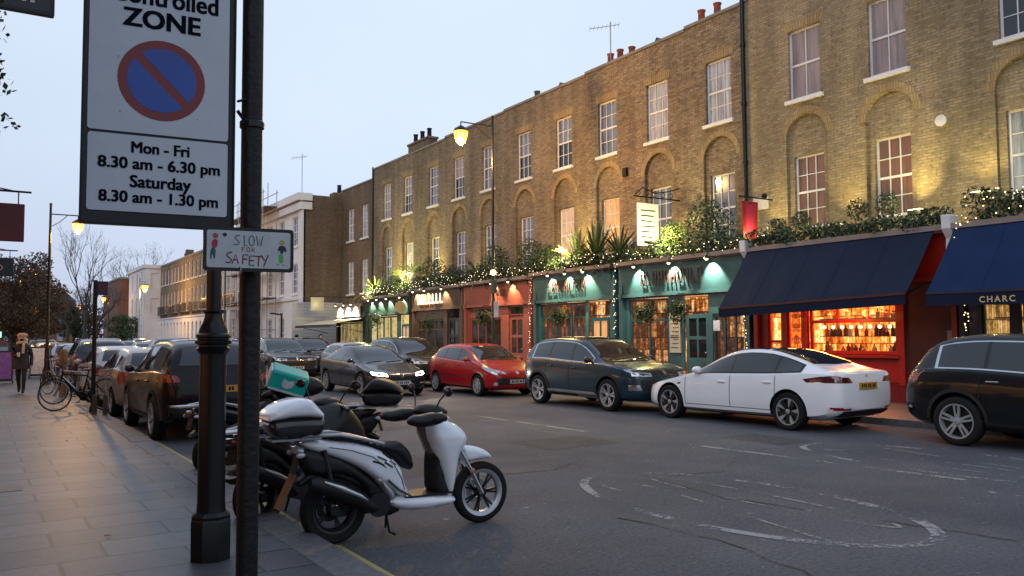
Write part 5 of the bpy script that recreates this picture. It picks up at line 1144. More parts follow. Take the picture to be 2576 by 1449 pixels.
def shop_door(parent, T, y0, y1, z0, z1, m_, glazed=True, knob='chrome', rows=2, glow=None):
    f = MB(); d = .05; w = .10
    tbox(f, T, y0, y0 + w, z0, z1, d, d + .05); tbox(f, T, y1 - w, y1, z0, z1, d, d + .05); tbox(f, T, y0 + w, y1 - w, z1 - .12, z1, d, d + .05); tbox(f, T, y0 + w, y1 - w, z0, z0 + .85, d, d + .05)
    zc = (z0 + .85 + z1 - .12) / 2
    if rows == 2: tbox(f, T, y0 + w, y1 - w, zc - .05, zc + .05, d, d + .05); tbox(f, T, (y0 + y1) / 2 - .03, (y0 + y1) / 2 + .03, z0 + .85, z1 - .12, d + .002, d + .05)
    tbox(f, T, y0 + .20, y1 - .20, z0 + .15, z0 + .70, d - .015, d)
    o = obj('door', f, m_, parent, world=True)
    p = MB(); tbox(p, T, y0 + .05, y1 - .05, z0 + .85, z1 - .10, d + .03, d + .04); obj('glass', p, glow or 'car_glass', o)
    k = MB(); q = T(y0 + .09 if True else y1, z0 + 1.0, d - .04); k.ball(q, .035, 6); obj('handle', k, knob, o, smooth=50); return o
def pseudo_sign(parent, x, y0, y1, z0, z1, n, m_, seed):
    """lettering too far off to be read: upright strokes of a fascia sign"""
    rn = random.Random(seed); mb = MB(); w = (y1 - y0) / n
    for i in range(n):
        a = -(y1 - w * i); k = rn.randint(0, 3); t = w * .16; b = a + w * .68
        mb.box(x - .02, x, a, a + t, z0, z1)
        if k != 1: mb.box(x - .02, x, b - t, b, z0, z1)
        if k in (0, 2): mb.box(x - .02, x, a + t, b - t, z1 - t, z1)
        if k in (0, 3): mb.box(x - .02, x, a + t, b - t, (z0 + z1) / 2 - t / 2, (z0 + z1) / 2 + t / 2)
        if k in (1, 2): mb.box(x - .02, x, a + t, b, z0, z0 + t)
    mb.v = [Vector((v.x, -v.y, v.z)) for v in mb.v]
    o = obj('lettering', mb, m_, parent, world=True); o['label'] = 'unreadable lettering of the shop sign'; return o
def shop(label, y0, y1, m_, openings, fz=(3.0, 3.9), name='shopfront', cornice='cornice_lead', slope=.12, top=4.05, plinth=.33, group='single storey shopfronts along the terrace', pil=.16, x=SF, pilm=None):
    """a projecting single-storey shop with fascia, cornice, pilasters and openings; openings are (y0, y1, z0, z1)"""
    s = thing(name, label, 'shop', (x, (y0 + y1) / 2, .12), 0, group); T = face_x(x)
    w_ = MB(); wall(w_, T, y0, y1, .12, top - .14, [(a, b, c, d, 0, .05) for a, b, c, d in openings])
    w_.box(x + 1.3, FX, y0, y1, .12, top - .15) if False else None
    w_.add([(x, y0, .12), (FX, y0, .12), (FX, y0, top - .14), (x, y0, top - .14)], [(0, 1, 2, 3)]); w_.add([(x, y1, .12), (FX, y1, .12), (FX, y1, top - .14), (x, y1, top - .14)], [(0, 1, 2, 3)]); w_.add([(x, y0, top - .14), (FX, y0, top - .14), (FX, y1, top - .14), (x, y1, top - .14)], [(0, 1, 2, 3)])
    obj('wall', w_, m_, s, world=True)
    f = MB(); f.prism([(x - .06, fz[0]), (x - .06 - slope, fz[1]), (x - .001, fz[1]), (x - .001, fz[0])], y0 + pil, y1 - pil, 'XZ')
    f.box(x - .13, x - .002, y0 + pil, y1 - pil, fz[0] - .10, fz[0] - .002); obj('fascia', f, m_, s, world=True)
    c = MB(); c.box(x - .34, x + .2, y0 + .01, y1 - .01, top - .12, top); c.box(x - .26, x - .002, y0 + .01, y1 - .01, top - .16, top - .122); obj('cornice', c, cornice, s, world=True)
    for a in (y0 + .005, y1 - pil - .005):
        p = MB(); p.box(x - .12, x - .003, a, a + pil, .12, top - .16); p.box(x - .15, x - .003, a - .0, a + pil + .0, .121, .45) if False else None
        p.box(x - .17, x - .004, a + .01, a + pil - .01, fz[0] - .15, fz[0] + .02)
        obj('pilaster', p, pilm or m_, s, world=True)
    if plinth:
        q = MB(); q.box(x - .10, x - .004, y0 + pil + .01, y1 - pil - .01, .121, .121 + plinth)
        obj('stallriser', q, pilm or m_, s, world=True)
    return s, T
def fascia_lamp(parent, y, z, power, x=SF - .16, col=(1.0, .86, .6), name='sign_lamp'):
    b = MB(); b.tube([(x + .1, y, z + .22), (x - .18, y, z + .26), (x - .24, y, z + .16)], .014, 6); b.lathe([(.09, 0), (.03, .10)], 10, Matrix.Translation((x - .24, y, z + .06))); o = obj(name, b, 'black_iron', parent, world=True)
    g_ = MB(); g_.ball((x - .24, y, z + .06), .05, 6); gg = obj('bulb', g_, 'shop_lamp', o)
    add_light('SPOT', 'sign_light', (x - .25, y, z - .02), power * 8, col, o, .02, 92, (x + .06, y, z - .40), .5)
def trunk_strip(mb, pts): pass

# teal shop on the left (y 21.6 to 26.3)
s5, T = shop('narrower teal shopfront left of the wide teal one, warm bottles glowing in its window', 21.42, 26.25, 'teal', [(23.15, 25.9, .85, 2.88), (21.85, 23.0, .14, 2.88)])
shop_window(s5, T, 23.17, 25.88, .87, 2.86, 3, 2.35, 'teal_dark'); shop_door(s5, T, 21.95, 22.9, .16, 2.3, 'teal_dark', glow='window_lit')
room(s5, 21.6, 25.95, .2, 2.9, 'int_teal', 45); pseudo_sign(s5, SF - .15, 22.9, 25.2, 3.25, 3.68, 9, 'letter_maroon', 4)
for y in (24.9, 23.85, 22.8): fascia_lamp(s5, y, 3.82, 38, col=(1.0, .78, .5))
# wide teal shop (15.85 to 21.2)
s6, T = shop('wide teal shopfront with three white sign lamps and a tall menu board', 15.72, 21.22, 'teal', [(19.0, 20.85, .75, 2.85), (17.35, 18.35, .14, 2.85), (15.95, 17.2, .75, 2.3)])
shop_window(s6, T, 19.02, 20.83, .77, 2.83, 2, 2.15, 'teal_dark'); shop_window(s6, T, 15.97, 17.18, .77, 2.28, 3, None, 'teal_dark'); shop_door(s6, T, 17.4, 18.3, .16, 2.3, 'teal', glow='car_glass')
room(s6, 15.9, 21.0, .2, 2.86, 'int_teal', 40); pseudo_sign(s6, SF - .15, 17.35, 20.1, 3.25, 3.68, 10, 'letter_maroon', 7)
for y in (20.15, 18.55, 17.0): fascia_lamp(s6, y, 3.80, 46, col=(1.0, .82, .60))
mb = MB(); mb.box(SF - .06, SF - .005, 18.46, 18.92, 1.15, 2.42); mo = tag(obj('menu_board', mb, 'cream'), 'tall cream menu board between window and door of the wide teal shop', 'menu board')
mb = MB()
for k in range(9): mb.box(SF - .064, SF - .061, 18.52, 18.86 - .05 * (k % 3), 1.30 + k * .12, 1.32 + k * .12)
mb.box(SF - .064, SF - .061, 18.5, 18.88, 1.60, 1.63); obj('lettering', mb, 'letter_maroon', mo)
mb = MB(); mb.box(SF - .02, SF + .03, 16.9, 17.15, 1.8, 2.1); tag(obj('notice', mb, 'board_white'), 'small white notice in the right window of the wide teal shop', 'notice')
# coral shop (26.45 to 31.6)
s4, T = shop('coral red shopfront with a panelled double door at its right end', 26.42, 31.62, 'coral', [(28.75, 31.3, .85, 2.45), (29.0, 31.3, 2.62, 2.88), (27.1, 28.2, .14, 2.9)], fz=(3.0, 3.78), top=3.98)
shop_window(s4, T, 28.77, 31.28, .87, 2.43, 4, None, 'coral'); shop_window(s4, T, 29.0, 31.28, 2.63, 2.87, 4, None, 'coral', .05); shop_door(s4, T, 27.15, 28.15, .16, 2.45, 'coral', glow='shop_glass'); shop_window(s4, T, 27.12, 28.18, 2.5, 2.88, 1, None, 'coral', .05)
room(s4, 26.9, 31.4, .2, 2.9, 'int_dim', 8); pseudo_sign(s4, SF - .15, 28.0, 28.9, 3.28, 3.55, 4, 'letter_maroon', 11)
for y in (27.6, 28.9): fascia_lamp(s4, y, 3.75, 22, col=(1.0, .7, .35))
# brown shop (31.9 to 36.8)
s3, T = shop('dark brown shopfront with brightly lit letters over a timber door', 31.72, 36.78, 'shop_brown', [(33.7, 36.45, .75, 2.5), (32.25, 33.4, .14, 2.95)], fz=(3.0, 3.78), top=3.95)
shop_window(s3, T, 33.72, 36.43, .77, 2.48, 3, 2.0, 'shop_brown'); shop_door(s3, T, 32.35, 33.3, .16, 2.5, 'shop_dark', glow='car_glass')
room(s3, 32.2, 36.5, .2, 2.95, 'int_dim', 14); pseudo_sign(s3, SF - .15, 33.4, 36.0, 3.2, 3.65, 7, 'bulb_gold', 13)
for y in (33.2, 34.9, 36.1): fascia_lamp(s3, y, 3.75, 26, col=(1.0, .7, .35))
# green shop at the end (36.8 to 42.6)
s2, T = shop('dark green shopfront hidden behind plants, glowing yellow inside', 36.92, 42.6, 'shop_green', [(37.3, 38.3, .14, 2.75), (38.7, 42.2, .6, 2.75)], fz=(2.9, 3.6), top=3.80)
shop_window(s2, T, 38.72, 42.18, .62, 2.73, 4, None, 'shop_green'); shop_door(s2, T, 37.35, 38.25, .16, 2.3, 'shop_green', glow='window_lit_pale')
room(s2, 37.2, 42.3, .2, 2.8, 'int_gold', 45, col=(1.0, .8, .45))
for y in (37.6, 39.2, 40.4, 41.5): fascia_lamp(s2, y, 3.55, 40, col=(1.0, .95, .7))
# white-fasciaed restaurant beyond (42.7 to 48.5)
s1, T = shop('restaurant with a glaring white sign at the foot of the lower brick house', 42.7, 46.9, 'shop_dark', [(42.95, 46.6, .5, 2.5)], fz=(2.75, 3.3), top=3.5)
shop_window(s1, T, 42.97, 46.58, .52, 2.48, 7, None, 'paint_white'); room(s1, 42.9, 46.7, .2, 2.55, 'int_gold', 30, col=(1.0, .8, .45))
mb = MB(); mb.box(SF - .24, SF - .20, 43.0, 46.6, 2.80, 3.38); obj('sign_board', mb, 'cream', s1, world=True)
for y in (43.6, 44.7, 45.9): fascia_lamp(s1, y, 3.40, 60, x=SF - .30, col=(1.0, .97, .8))
mb = MB(); mb.add([(SF - .02, 42.7, 2.72), (SF - .02, 48.6, 2.72), (SF - 2.0, 48.6, 2.36), (SF - 2.0, 42.7, 2.36)], [(0, 1, 2, 3)]); mb.add([(SF - .02, 42.7, 2.70), (SF - .02, 48.6, 2.70), (SF - 2.0, 48.6, 2.34), (SF - 2.0, 42.7, 2.34)], [(3, 2, 1, 0)]); mb.add([(SF - 2.0, 42.7, 2.36), (SF - 2.0, 48.6, 2.36), (SF - 2.0, 48.6, 2.2), (SF - 2.0, 42.7, 2.2)], [(0, 1, 2, 3)], 1)
aw = tag(obj('awning', mb, ['cream', 'shop_dark']), 'pale flat awning with a dark edge in front of the far restaurant', 'awning')
mb = MB()
for y in (42.8, 48.5): mb.tube([(SF - 1.95, y, 2.3), (SF - .02, y, 1.9)], .02, 6)
obj('awning_arm', mb, 'black_iron', aw)
mb = MB(); mb.box(16.7, 17.5, 48.20, 48.26, 3.25, 4.05); o_ = tag(obj('hanging_sign', mb, 'cream'), 'small cream sign sticking out beside the white clad wall', 'sign'); mb = MB(); mb.tube([(16.6, 48.23, 4.08), (19.4, 48.23, 4.08)], .02, 6); obj('bracket', mb, 'black_iron', o_)
add_light('POINT', 'sign_light', (17.0, 47.9, 3.6), 3, (1, .9, .6), o_, .05)

# red shop with the navy awning (9.95 to 15.6)
s7, T = shop('red shop with glowing orange windows under the first navy awning', 9.98, 15.58, 'shop_red', [(14.72, 15.20, .6, 2.75), (14.08, 14.58, .6, 2.75), (11.42, 13.90, 1.18, 2.75)], fz=(2.95, 3.9), top=4.05, plinth=.01, pil=.12, slope=.02)
shop_window(s7, T, 14.72, 15.20, .62, 2.73, 1, 1.5, 'frame_red'); shop_window(s7, T, 14.08, 14.58, .62, 2.73, 1, None, 'frame_red')
shop_window(s7, T, 11.44, 13.88, 1.20, 2.73, 1, 2.0, 'frame_red', .08)
mb = MB()
for y in (12.25, 13.07): tbox(mb, T, y - .03, y + .03, 2.05, 2.70, .045, .095)
tbox(mb, T, 11.38, 13.94, 1.12, 1.18, -.10, .05); tbox(mb, T, 11.25, 11.40, .50, 2.95, -.06, -.002); tbox(mb, T, 13.92, 14.06, .50, 2.95, -.05, -.002); tbox(mb, T, 11.42, 13.9, .56, 1.02, -.03, -.002)
obj('frame', mb, 'frame_red', s7, world=True)
room(s7, 11.3, 15.4, .3, 2.8, 'int_red', 300, depth=1.4, col=(1.0, .30, .07))
mb = MB(); tbox(mb, T, 9.985, 11.24, .12, 3.9, -.02, -.001); obj('shade_panel', mb, 'shop_red_dark', s7, world=True)  # overlay on the same red wall, its unlit look put into the colour
# the goods in the red window: shelves with jars and a row of hanging lamps
mb = MB(); mb.box(18.35, 18.75, 11.45, 13.9, 2.05, 2.08); mb.box(18.35, 18.75, 11.45, 13.9, 1.62, 1.64); mb.box(18.1, 18.5, 11.45, 13.9, 1.16, 1.22); obj('shelf', mb, 'shop_red_dark', s7, world=True)
rn = random.Random(5)
for k in range(64):
    y = 11.55 + rn.random() * 2.3; zz_ = rn.choice((2.08, 1.64, 1.22)); h_ = rn.uniform(.14, .30); mb = MB(); r_ = rn.uniform(.035, .06); x_ = 18.2 + rn.random() * .4 if zz_ < 1.3 else 18.45 + rn.random() * .2
    mb.lathe([(r_, 0), (r_, h_ * .6), (r_ * .4, h_ * .75), (r_ * .4, h_)], 8, Matrix.Translation((x_, y, zz_)))
    tag(obj('bottle', mb, rn.choice(('shop_green', 'cream', 'shop_red', 'letter_maroon', 'terracotta'))), 'one of the bottles and jars on the shelves in the red shop window', 'bottle', 'bottles and jars in the red shop window')
for k in range(9):
    y = 11.6 + k * .26; r = thing('pendant_lamp', 'one of the small round lamps hanging in a row in the red shop window', 'pendant lamp', (18.25, y, 1.86), 0, 'small lamps hanging in the red shop window')
    mb = MB(); mb.ball((0, 0, 0), .045, 6); obj('globe', mb, 'bulb', r); mb = MB(); mb.tube([(0, 0, .04), (0, 0, .9)], .005, 4); obj('cord', mb, 'black_matt', r)
add_light('POINT', 'shop_light', (17.35, 12.7, 2.2), 40, (1.0, .30, .06), s7, .1)  # added fill outside the glass, imitates window spill on the red frame
# navy shop at the right edge (4.6 to 9.95)
s8, T = shop('navy shop with amber windows under the lettered awning at the right edge', 4.4, 9.94, 'shop_navy', [(8.92, 9.52, .9, 2.5), (5.2, 8.72, .9, 2.5)], fz=(2.9, 3.85), top=4.05, plinth=.01, pil=.12, slope=.02)
shop_window(s8, T, 8.92, 9.52, .92, 2.48, 1, None, 'shop_navy', .05); shop_window(s8, T, 5.22, 8.70, .92, 2.48, 3, None, 'shop_navy', .06)
room(s8, 4.8, 9.6, .3, 2.6, 'int_navy', 50, depth=1.3, col=(1.0, .7, .35))
mb = MB()
for z in (1.3, 1.65, 2.0, 2.3): mb.box(18.5, 18.8, 5.2, 9.55, z, z + .03)
obj('shelf', mb, 'shop_brown', s8, world=True)
# white scrolled brackets at the ends of the cornices
for y, lab in ((15.70, 'white scrolled bracket where the wide teal shop meets the navy awning'), (10.02, 'white scrolled bracket between the two navy awnings')):
    mb = MB(); mb.prism([(SF - .01, 3.15), (SF - .12, 3.2), (SF - .10, 3.35), (SF - .22, 3.5), (SF - .20, 3.75), (SF - .36, 3.95), (SF - .38, 4.25), (SF - .01, 4.25)], y - .10, y + .10, 'XZ'); tag(obj('corbel', mb, 'stucco_white', bevel=.02), lab, 'bracket')
# awnings
def awning(label, y0, y1, zf0, zf1, proj, m_, vm, name='awning', zt=4.02, vz=.22, text=None, x=SF):
    r = thing(name, label, 'awning', (x, (y0 + y1) / 2, zt), 0, 'navy awnings'); mb = MB(); xt = x - .24; xf = x - proj; n = 40
    rows = []
    for i in range(n + 1):
        t = i / n; y = y0 + (y1 - y0) * t; zf = zf0 + (zf1 - zf0) * t; row = []
        for j in range(9):
            u = j / 8; sag = .045 * math.sin(PI * u) + (.012 * math.sin(11 * t * PI + 1.3) + .007 * math.sin(23 * t * PI)) * (.3 + u); row.append((xt + (xf - xt) * u, y, zt + (zf - zt) * u - sag))
        rows.append(row)
    vs = [p for rw in rows for p in rw]; fs = [(i * 9 + j, i * 9 + j + 1, (i + 1) * 9 + j + 1, (i + 1) * 9 + j) for i in range(n) for j in range(8)]
    mb.add(vs, fs); mb.add([(p[0], p[1], p[2] - .012) for p in vs], [f[::-1] for f in fs]); obj('canopy', mb, m_, r, world=True, smooth=60)
    sm_ = MB(); k_ = max(2, int((y1 - y0) / 1.05))
    for q in range(1, k_):
        i = int(n * q / k_); [sm_.beam(Vector(rows[i][j]) + Vector((-.002, 0, .003)), Vector(rows[i][j + 1]) + Vector((-.002, 0, .003)), .012, .004) for j in range(8)]
    obj('seam', sm_, m_, r, world=True)
    mb = MB(); mb.add([(xf, y0, zf0), (xf, y1, zf1), (xf, y1, zf1 - vz), (xf, y0, zf0 - vz), (xf + .012, y0, zf0), (xf + .012, y1, zf1), (xf + .012, y1, zf1 - vz), (xf + .012, y0, zf0 - vz)], [(0, 1, 2, 3), (7, 6, 5, 4), (0, 4, 5, 1), (3, 2, 6, 7), (0, 3, 7, 4), (1, 5, 6, 2)]); v_ = obj('valance', mb, vm, r, world=True)
    mb = MB(); mb.beam((xf + .01, y0, zf0 + .015), (xf + .01, y1, zf1 + .015), .05, .05); obj('front_bar', mb, 'shop_red_dark' if text is None else 'shop_navy', r, world=True)
    mb = MB()
    for y, zf in ((y0 + .06, zf0), (y1 - .06, zf1)): mb.tube([(xf + .04, y, zf - .03), (x - .75, y + (.0), zf + .22), (x - .02, y, 2.9)], .022, 6)
    obj('awning_arm', mb, 'black_iron', r, world=True)
    if text:
        me = text_mesh('lettering', text, .165, 'letter_gold', .003, .002, 'LEFT', 1.35)
        # reads from the road: runs towards -y
        m = Matrix(((0, 0, -1, xf - .004), (-1, 0, 0, 8.78), (0, 1, 0, zf0 - vz + .07), (0, 0, 0, 1))); me.transform(m); obj('lettering', me, None, v_)
    return r
awning('plain navy awning sloping down over the red shop', 10.32, 15.58, 2.52, 2.36, 1.45, 'awning_navy', 'awning_valance')
awning('brighter blue awning with gold capitals on its edge, cut off by the right edge', 4.4, 9.86, 2.47, 2.50, 1.45, 'awning_blue', 'awning_valance', text='CHARC', vz=.25)
mb = MB(); mb.box(SF - .10, SF - .04, 10.10, 10.22, 1.35, 1.75); tag(obj('house_plate', mb, 'cornice_lead'), 'small door plate on the dark red wall between the awnings', 'plate')
# ------------------------------------------------------------------ planting on the shop roofs
def garland(label, y0, y1, z, seed, h=.45, x=SF - .12, m_='leaf_dark', n=None, dx=.32):
    rn = random.Random(seed); cl = []; y = y0
    while y < y1:
        cl.append((x + rn.uniform(-.05, .35), y, z + rn.uniform(0, h * .5), dx * rn.uniform(.7, 1.1), .35, h * rn.uniform(.5, 1.0))); y += .28
    return tag(obj('hedge', leaf_cloud(cl, n or int((y1 - y0) * 620), (.12, .05), seed), m_), label, 'hedge', 'greenery along the tops of the shopfronts')
garland('low hedge in a long box above the plain navy awning', 10.3, 15.5, 4.12, 1, .36)
garland('bushy greenery with amber fairy lights above the blue lettered awning', 4.5, 9.7, 4.25, 2, .55)
garland('garland with tiny lights along the top of the wide teal shop', 15.9, 21.3, 4.12, 3, .45)
garland('garland with tiny lights along the top of the narrower teal shop', 21.4, 26.4, 4.10, 4, .50)
garland('thick greenery with tiny lights over the coral shop', 26.4, 31.6, 4.05, 5, .60)
garland('garland sprinkled with tiny lights over the brown shop', 31.7, 36.7, 3.98, 6, .55)
garland('garland of tiny lights over the green shop at the end of the terrace', 36.9, 42.5, 3.85, 7, .50)
bulb_me = None
def fairy(label, pts, n, seed, jit=.14, m_='bulb', r=.011):
    global bulb_me
    if bulb_me is None or bulb_me.get('m') != m_:
        q = MB(); q.ball((0, 0, 0), 1, 4); bulb_me = q.mesh('bulb', [m_], 60); bulb_me['m'] = m_
    rn = random.Random(seed); path = resample([Vector(p) for p in pts], .35, closed=False)
    root = thing('fairy_lights', label, 'string lights', tuple(path[0]), 0, 'strings of tiny lights on the shopfronts')
    w_ = MB(); w_.tube([p - path[0] for p in path], .004, 4); obj('cable', w_, 'black_matt', root)
    total = sum((b - a).length for a, b in zip(path, path[1:]))
    for k in range(n):
        t = (k + rn.random()) / n * (len(path) - 1); i = min(len(path) - 2, int(t)); p = path[i].lerp(path[i + 1], t - i)
        o = bpy.data.objects.new('bulb', bulb_me); C.objects.link(o); o.parent = root; s_ = r * rn.uniform(.7, 1.2); o.scale = (s_, s_, s_)
        o.location = p - path[0] + Vector((rn.uniform(-.5, .4) * jit, rn.uniform(-1, 1) * jit, rn.uniform(-1, 1) * jit * 1.6))
    return root
xg = SF - .42
fairy('tiny lights in the garland above the wide teal shop', [(xg, 15.9, 4.28), (xg, 18, 4.15), (xg, 19.8, 4.3), (xg, 21.2, 4.12)], 50, 1)
fairy('tiny lights in the garland above the narrower teal shop', [(xg, 21.4, 4.2), (xg, 23.5, 4.3), (xg, 26.3, 4.1)], 50, 2)
fairy('tiny lights in the greenery above the coral shop', [(xg, 26.5, 4.1), (xg, 29, 4.25), (xg, 31.5, 4.05)], 54, 3)
fairy('tiny lights in the garland above the brown shop', [(xg, 31.7, 4.05), (xg, 34, 4.2), (xg, 36.7, 4.0)], 54, 4)
fairy('tiny lights in the garland above the green end shop', [(xg, 36.9, 3.95), (xg, 39.5, 4.05), (xg, 42.5, 3.8)], 57, 5)
fairy('tiny lights winding down the pilaster between the two teal shops', [(SF - .2, 21.32, 4.0), (SF - .2, 21.35, .4)], 43, 6, .08)
fairy('tiny lights down the pilaster between the coral and the teal shop', [(SF - .2, 26.33, 4.0), (SF - .2, 26.36, .4)], 43, 7, .08)
fairy('tiny lights down the post between the wide teal and the red shop', [(SF - .2, 15.80, 2.3), (SF - .2, 15.82, .6)], 18, 8, .06)
fairy('amber lights in the bushes above the blue lettered awning', [(xg, 9.75, 3.5), (xg, 9.6, 4.3), (xg, 8.2, 4.5), (xg, 6.5, 4.35), (xg, 5, 4.5)], 80, 9, .16, 'bulb_gold', .013)
fairy('warm lights down the wall beside the navy shop window', [(SF - .12, 9.78, 2.5), (SF - .12, 9.75, .7)], 32, 10, .05, 'bulb_gold', .013)
def ball_bush(y, z, r, lab): 
    b = leaf_cloud([(0, 0, 0, r, r, r)], 420, (.07, .04), int(y * 10)); o = obj('topiary_ball', b, 'leaf_dark'); o.location = (SF + .55, y, z); tag(o, lab, 'bush', 'clipped bushes before the shuttered windows'); return o
ball_bush(15.25, 4.62, .27, 'clipped round bush below the left edge of the lower left shuttered window'); ball_bush(14.45, 4.70, .27, 'clipped round bush below the right half of the lower left shuttered window')
ball_bush(12.75, 4.78, .29, 'clipped round bush below the left edge of the lower right shuttered window'); ball_bush(11.95, 4.84, .30, 'clipped round bush below the right half of the lower right shuttered window')
def potplant(kind, x, y, z, s, seed, label, m_='leaf_palm', cat='plant'):
    r = thing(kind, label, cat, (x, y, z)); 
    if kind == 'palm':
        b = blade_plant(70, s, seed, (15, 85), .07 * s, .45, .25); obj('leaves', b, m_, r)
    elif kind == 'fan_palm':
        a, st = fan_palm(16, s, seed, .35); obj('leaves', a, m_, r); obj('stems', st, 'leaf_mid', r)
    elif kind == 'feather_plant':
        b = blade_plant(46, s, seed, (5, 70), .05 * s, .6, .2); obj('leaves', b, m_, r)
    else:
        b = leaf_cloud([(0, 0, s * .5, s * .45, s * .45, s * .5), (.1, s * .2, s * .7, s * .3, s * .3, s * .4)], int(700 * s), (.11, .05), seed); obj('leaves', b, m_, r)
    p = MB(); p.lathe([(.13, 0), (.18, .28), (.20, .30), (.16, .30)], 12); obj('pot', p, 'shop_brown', r, smooth=40); return r
potplant('palm', SF + .35, 23.0, 4.05, 1.6, 21, 'big spiky palm standing over the narrower teal shop'); potplant('palm', SF + .5, 24.3, 4.05, 1.35, 22, 'smaller spiky palm lit yellow from below over the narrower teal shop')
potplant('palm', SF + .5, 21.9, 4.05, 1.35, 23, 'dark spiky palm left of the white hanging sign')
potplant('feather_plant', SF + .3, 42.0, 3.8, 1.7, 24, 'bright lit yucca at the left end of the planted roofs'); potplant('fan_palm', SF + .4, 38.4, 3.85, 1.5, 25, 'fan palm over the green shop, lit from the right')
potplant('bush', SF + .6, 35.9, 3.9, 1.6, 26, 'upright dark bush over the brown shop', 'leaf_dark', 'bush'); potplant('bush', SF + .5, 29.9, 4.0, 1.5, 27, 'loose bush over the coral shop just right of the lamp post', 'leaf_dark', 'bush')
potplant('feather_plant', SF + .5, 31.3, 4.0, 1.4, 28, 'grassy plant over the coral shop left of the lamp post', 'leaf_mid'); potplant('bush', SF + .5, 27.3, 4.0, 1.5, 29, 'dense bush over the right end of the coral shop', 'leaf_dark', 'bush')
potplant('bush', SF + .7, 17.9, 4.1, 1.7, 30, 'tall bush in front of the dark window beside the drainpipe', 'leaf_dark', 'bush'); potplant('bush', SF + .45, 19.15, 4.1, 1.15, 31, 'golden lit shrub right of the white hanging sign', 'leaf_palm', 'bush')
potplant('bush', SF + .5, 26.1, 4.1, 1.1, 33, 'low bush above the pilaster with lights', 'leaf_dark', 'bush'); potplant('bush', SF + .5, 40.2, 3.85, 1.0, 34, 'low bush over the green shop beside the yucca', 'leaf_dark', 'bush'); potplant('bush', SF + .5, 33.6, 3.9, 1.0, 35, 'low bush over the door of the brown shop', 'leaf_dark', 'bush')
def basket(y, z, label, seed, s=.34):
    r = thing('hanging_basket', label, 'hanging basket', (SF - .45, y, z), 0, 'hanging baskets before the shop windows')
    obj('leaves', leaf_cloud([(0, 0, 0, s, s * 1.1, s * .75), (0, 0, -s * .5, s * .8, s * .9, s * .8)], 620, (.09, .045), seed), 'leaf_mid', r)
    b = MB(); b.lathe([(.02, -.2), (.16, -.08), (.2, .02)], 10); [b.tube([(.18 * math.cos(a), .18 * math.sin(a), 0), (0, 0, .42)], .005, 4) for a in (0, 2.1, 4.2)]; b.tube([(0, 0, .42), (.42, 0, .46)], .012, 5); obj('basket', b, 'black_iron', r)
basket(24.2, 2.42, 'hanging basket before the window of the narrower teal shop', 41); basket(19.6, 2.42, 'left hanging basket of the wide teal shop', 42); basket(18.15, 2.48, 'right hanging basket of the wide teal shop, above its door', 43, .38)
basket(40.4, 2.6, 'large hanging basket before the green shop', 44, .5); basket(34.4, 2.3, 'hanging basket before the brown shop', 45); basket(29.4, 2.5, 'hanging basket behind the lamp post before the coral shop', 46)
# uplights washing the brick
def uplight(y, z, power, label, tx=FX, ty=0.0, tz=1.5, x=SF + .75, col=(1.0, .78, .24), spot=80):
    r = thing('uplight', label, 'uplight', (x, y, z), 0, 'yellow uplights on the shop roofs')
    b = MB(); b.box(-.10, .10, -.16, .16, -.06, .06); b.box(-.03, .03, -.03, .03, -.16, -.06); obj('housing', b, 'black_iron', r)
    b = MB(); b.box(-.09, .09, -.15, .15, .061, .07); obj('lens', b, 'flood', r)
    add_light('SPOT', 'uplight_beam', (x, y, z + .10), power, col, r, .05, spot, (tx, y + ty, z + tz), .9)
uplight(9.85, 4.75, 138, 'uplight behind the bushes at the right, washing the yellow brick', ty=.3); uplight(11.35, 4.55, 248, 'uplight beside the white bracket, right of the lower shuttered windows', ty=.5); uplight(13.55, 4.45, 152, 'uplight between the two lower shuttered windows')
uplight(15.9, 4.4, 87, 'uplight beside the red hanging sign'); uplight(19.5, 4.45, 326, 'uplight next to the white hanging sign', x=SF + .2); uplight(24.6, 4.35, 502, 'uplight under the palms of the narrower teal shop')
uplight(37.0, 4.05, 502, 'uplight right of the fan palm'); uplight(41.0, 4.0, 566, 'uplight under the lit yucca'); uplight(33.0, 4.05, 65, 'uplight in the garland over the brown shop')
for y, z, lab in ((24.5, 4.5, 'added fill before the palms'), ): add_light('POINT', 'foliage_fill', (SF - .30, y - .25, z + .15), 300, (1.0, .85, .30), None, .05)  # added fill lights without fixtures, placed before the plants to brighten their leaves
add_light('POINT', 'foliage_fill', (SF - .3, 18.9, 4.7), 220, (1.0, .88, .32), None, .05); add_light('POINT', 'foliage_fill', (SF - .4, 41.6, 4.3), 380, (1.0, .88, .30), None, .05)
add_light('POINT', 'foliage_fill', (SF - .1, 37.9, 4.5), 200, (1.0, .88, .30), None, .05)
for y, z in ((11.3, 4.5), (13.5, 4.42), (15.75, 4.35), (9.9, 4.75)): add_light('POINT', 'foliage_fill', (SF + .40, y, z + .16), 34, (1.0, .90, .35), None, .05)  # more added fill beside the uplights, only to make nearby foliage glare
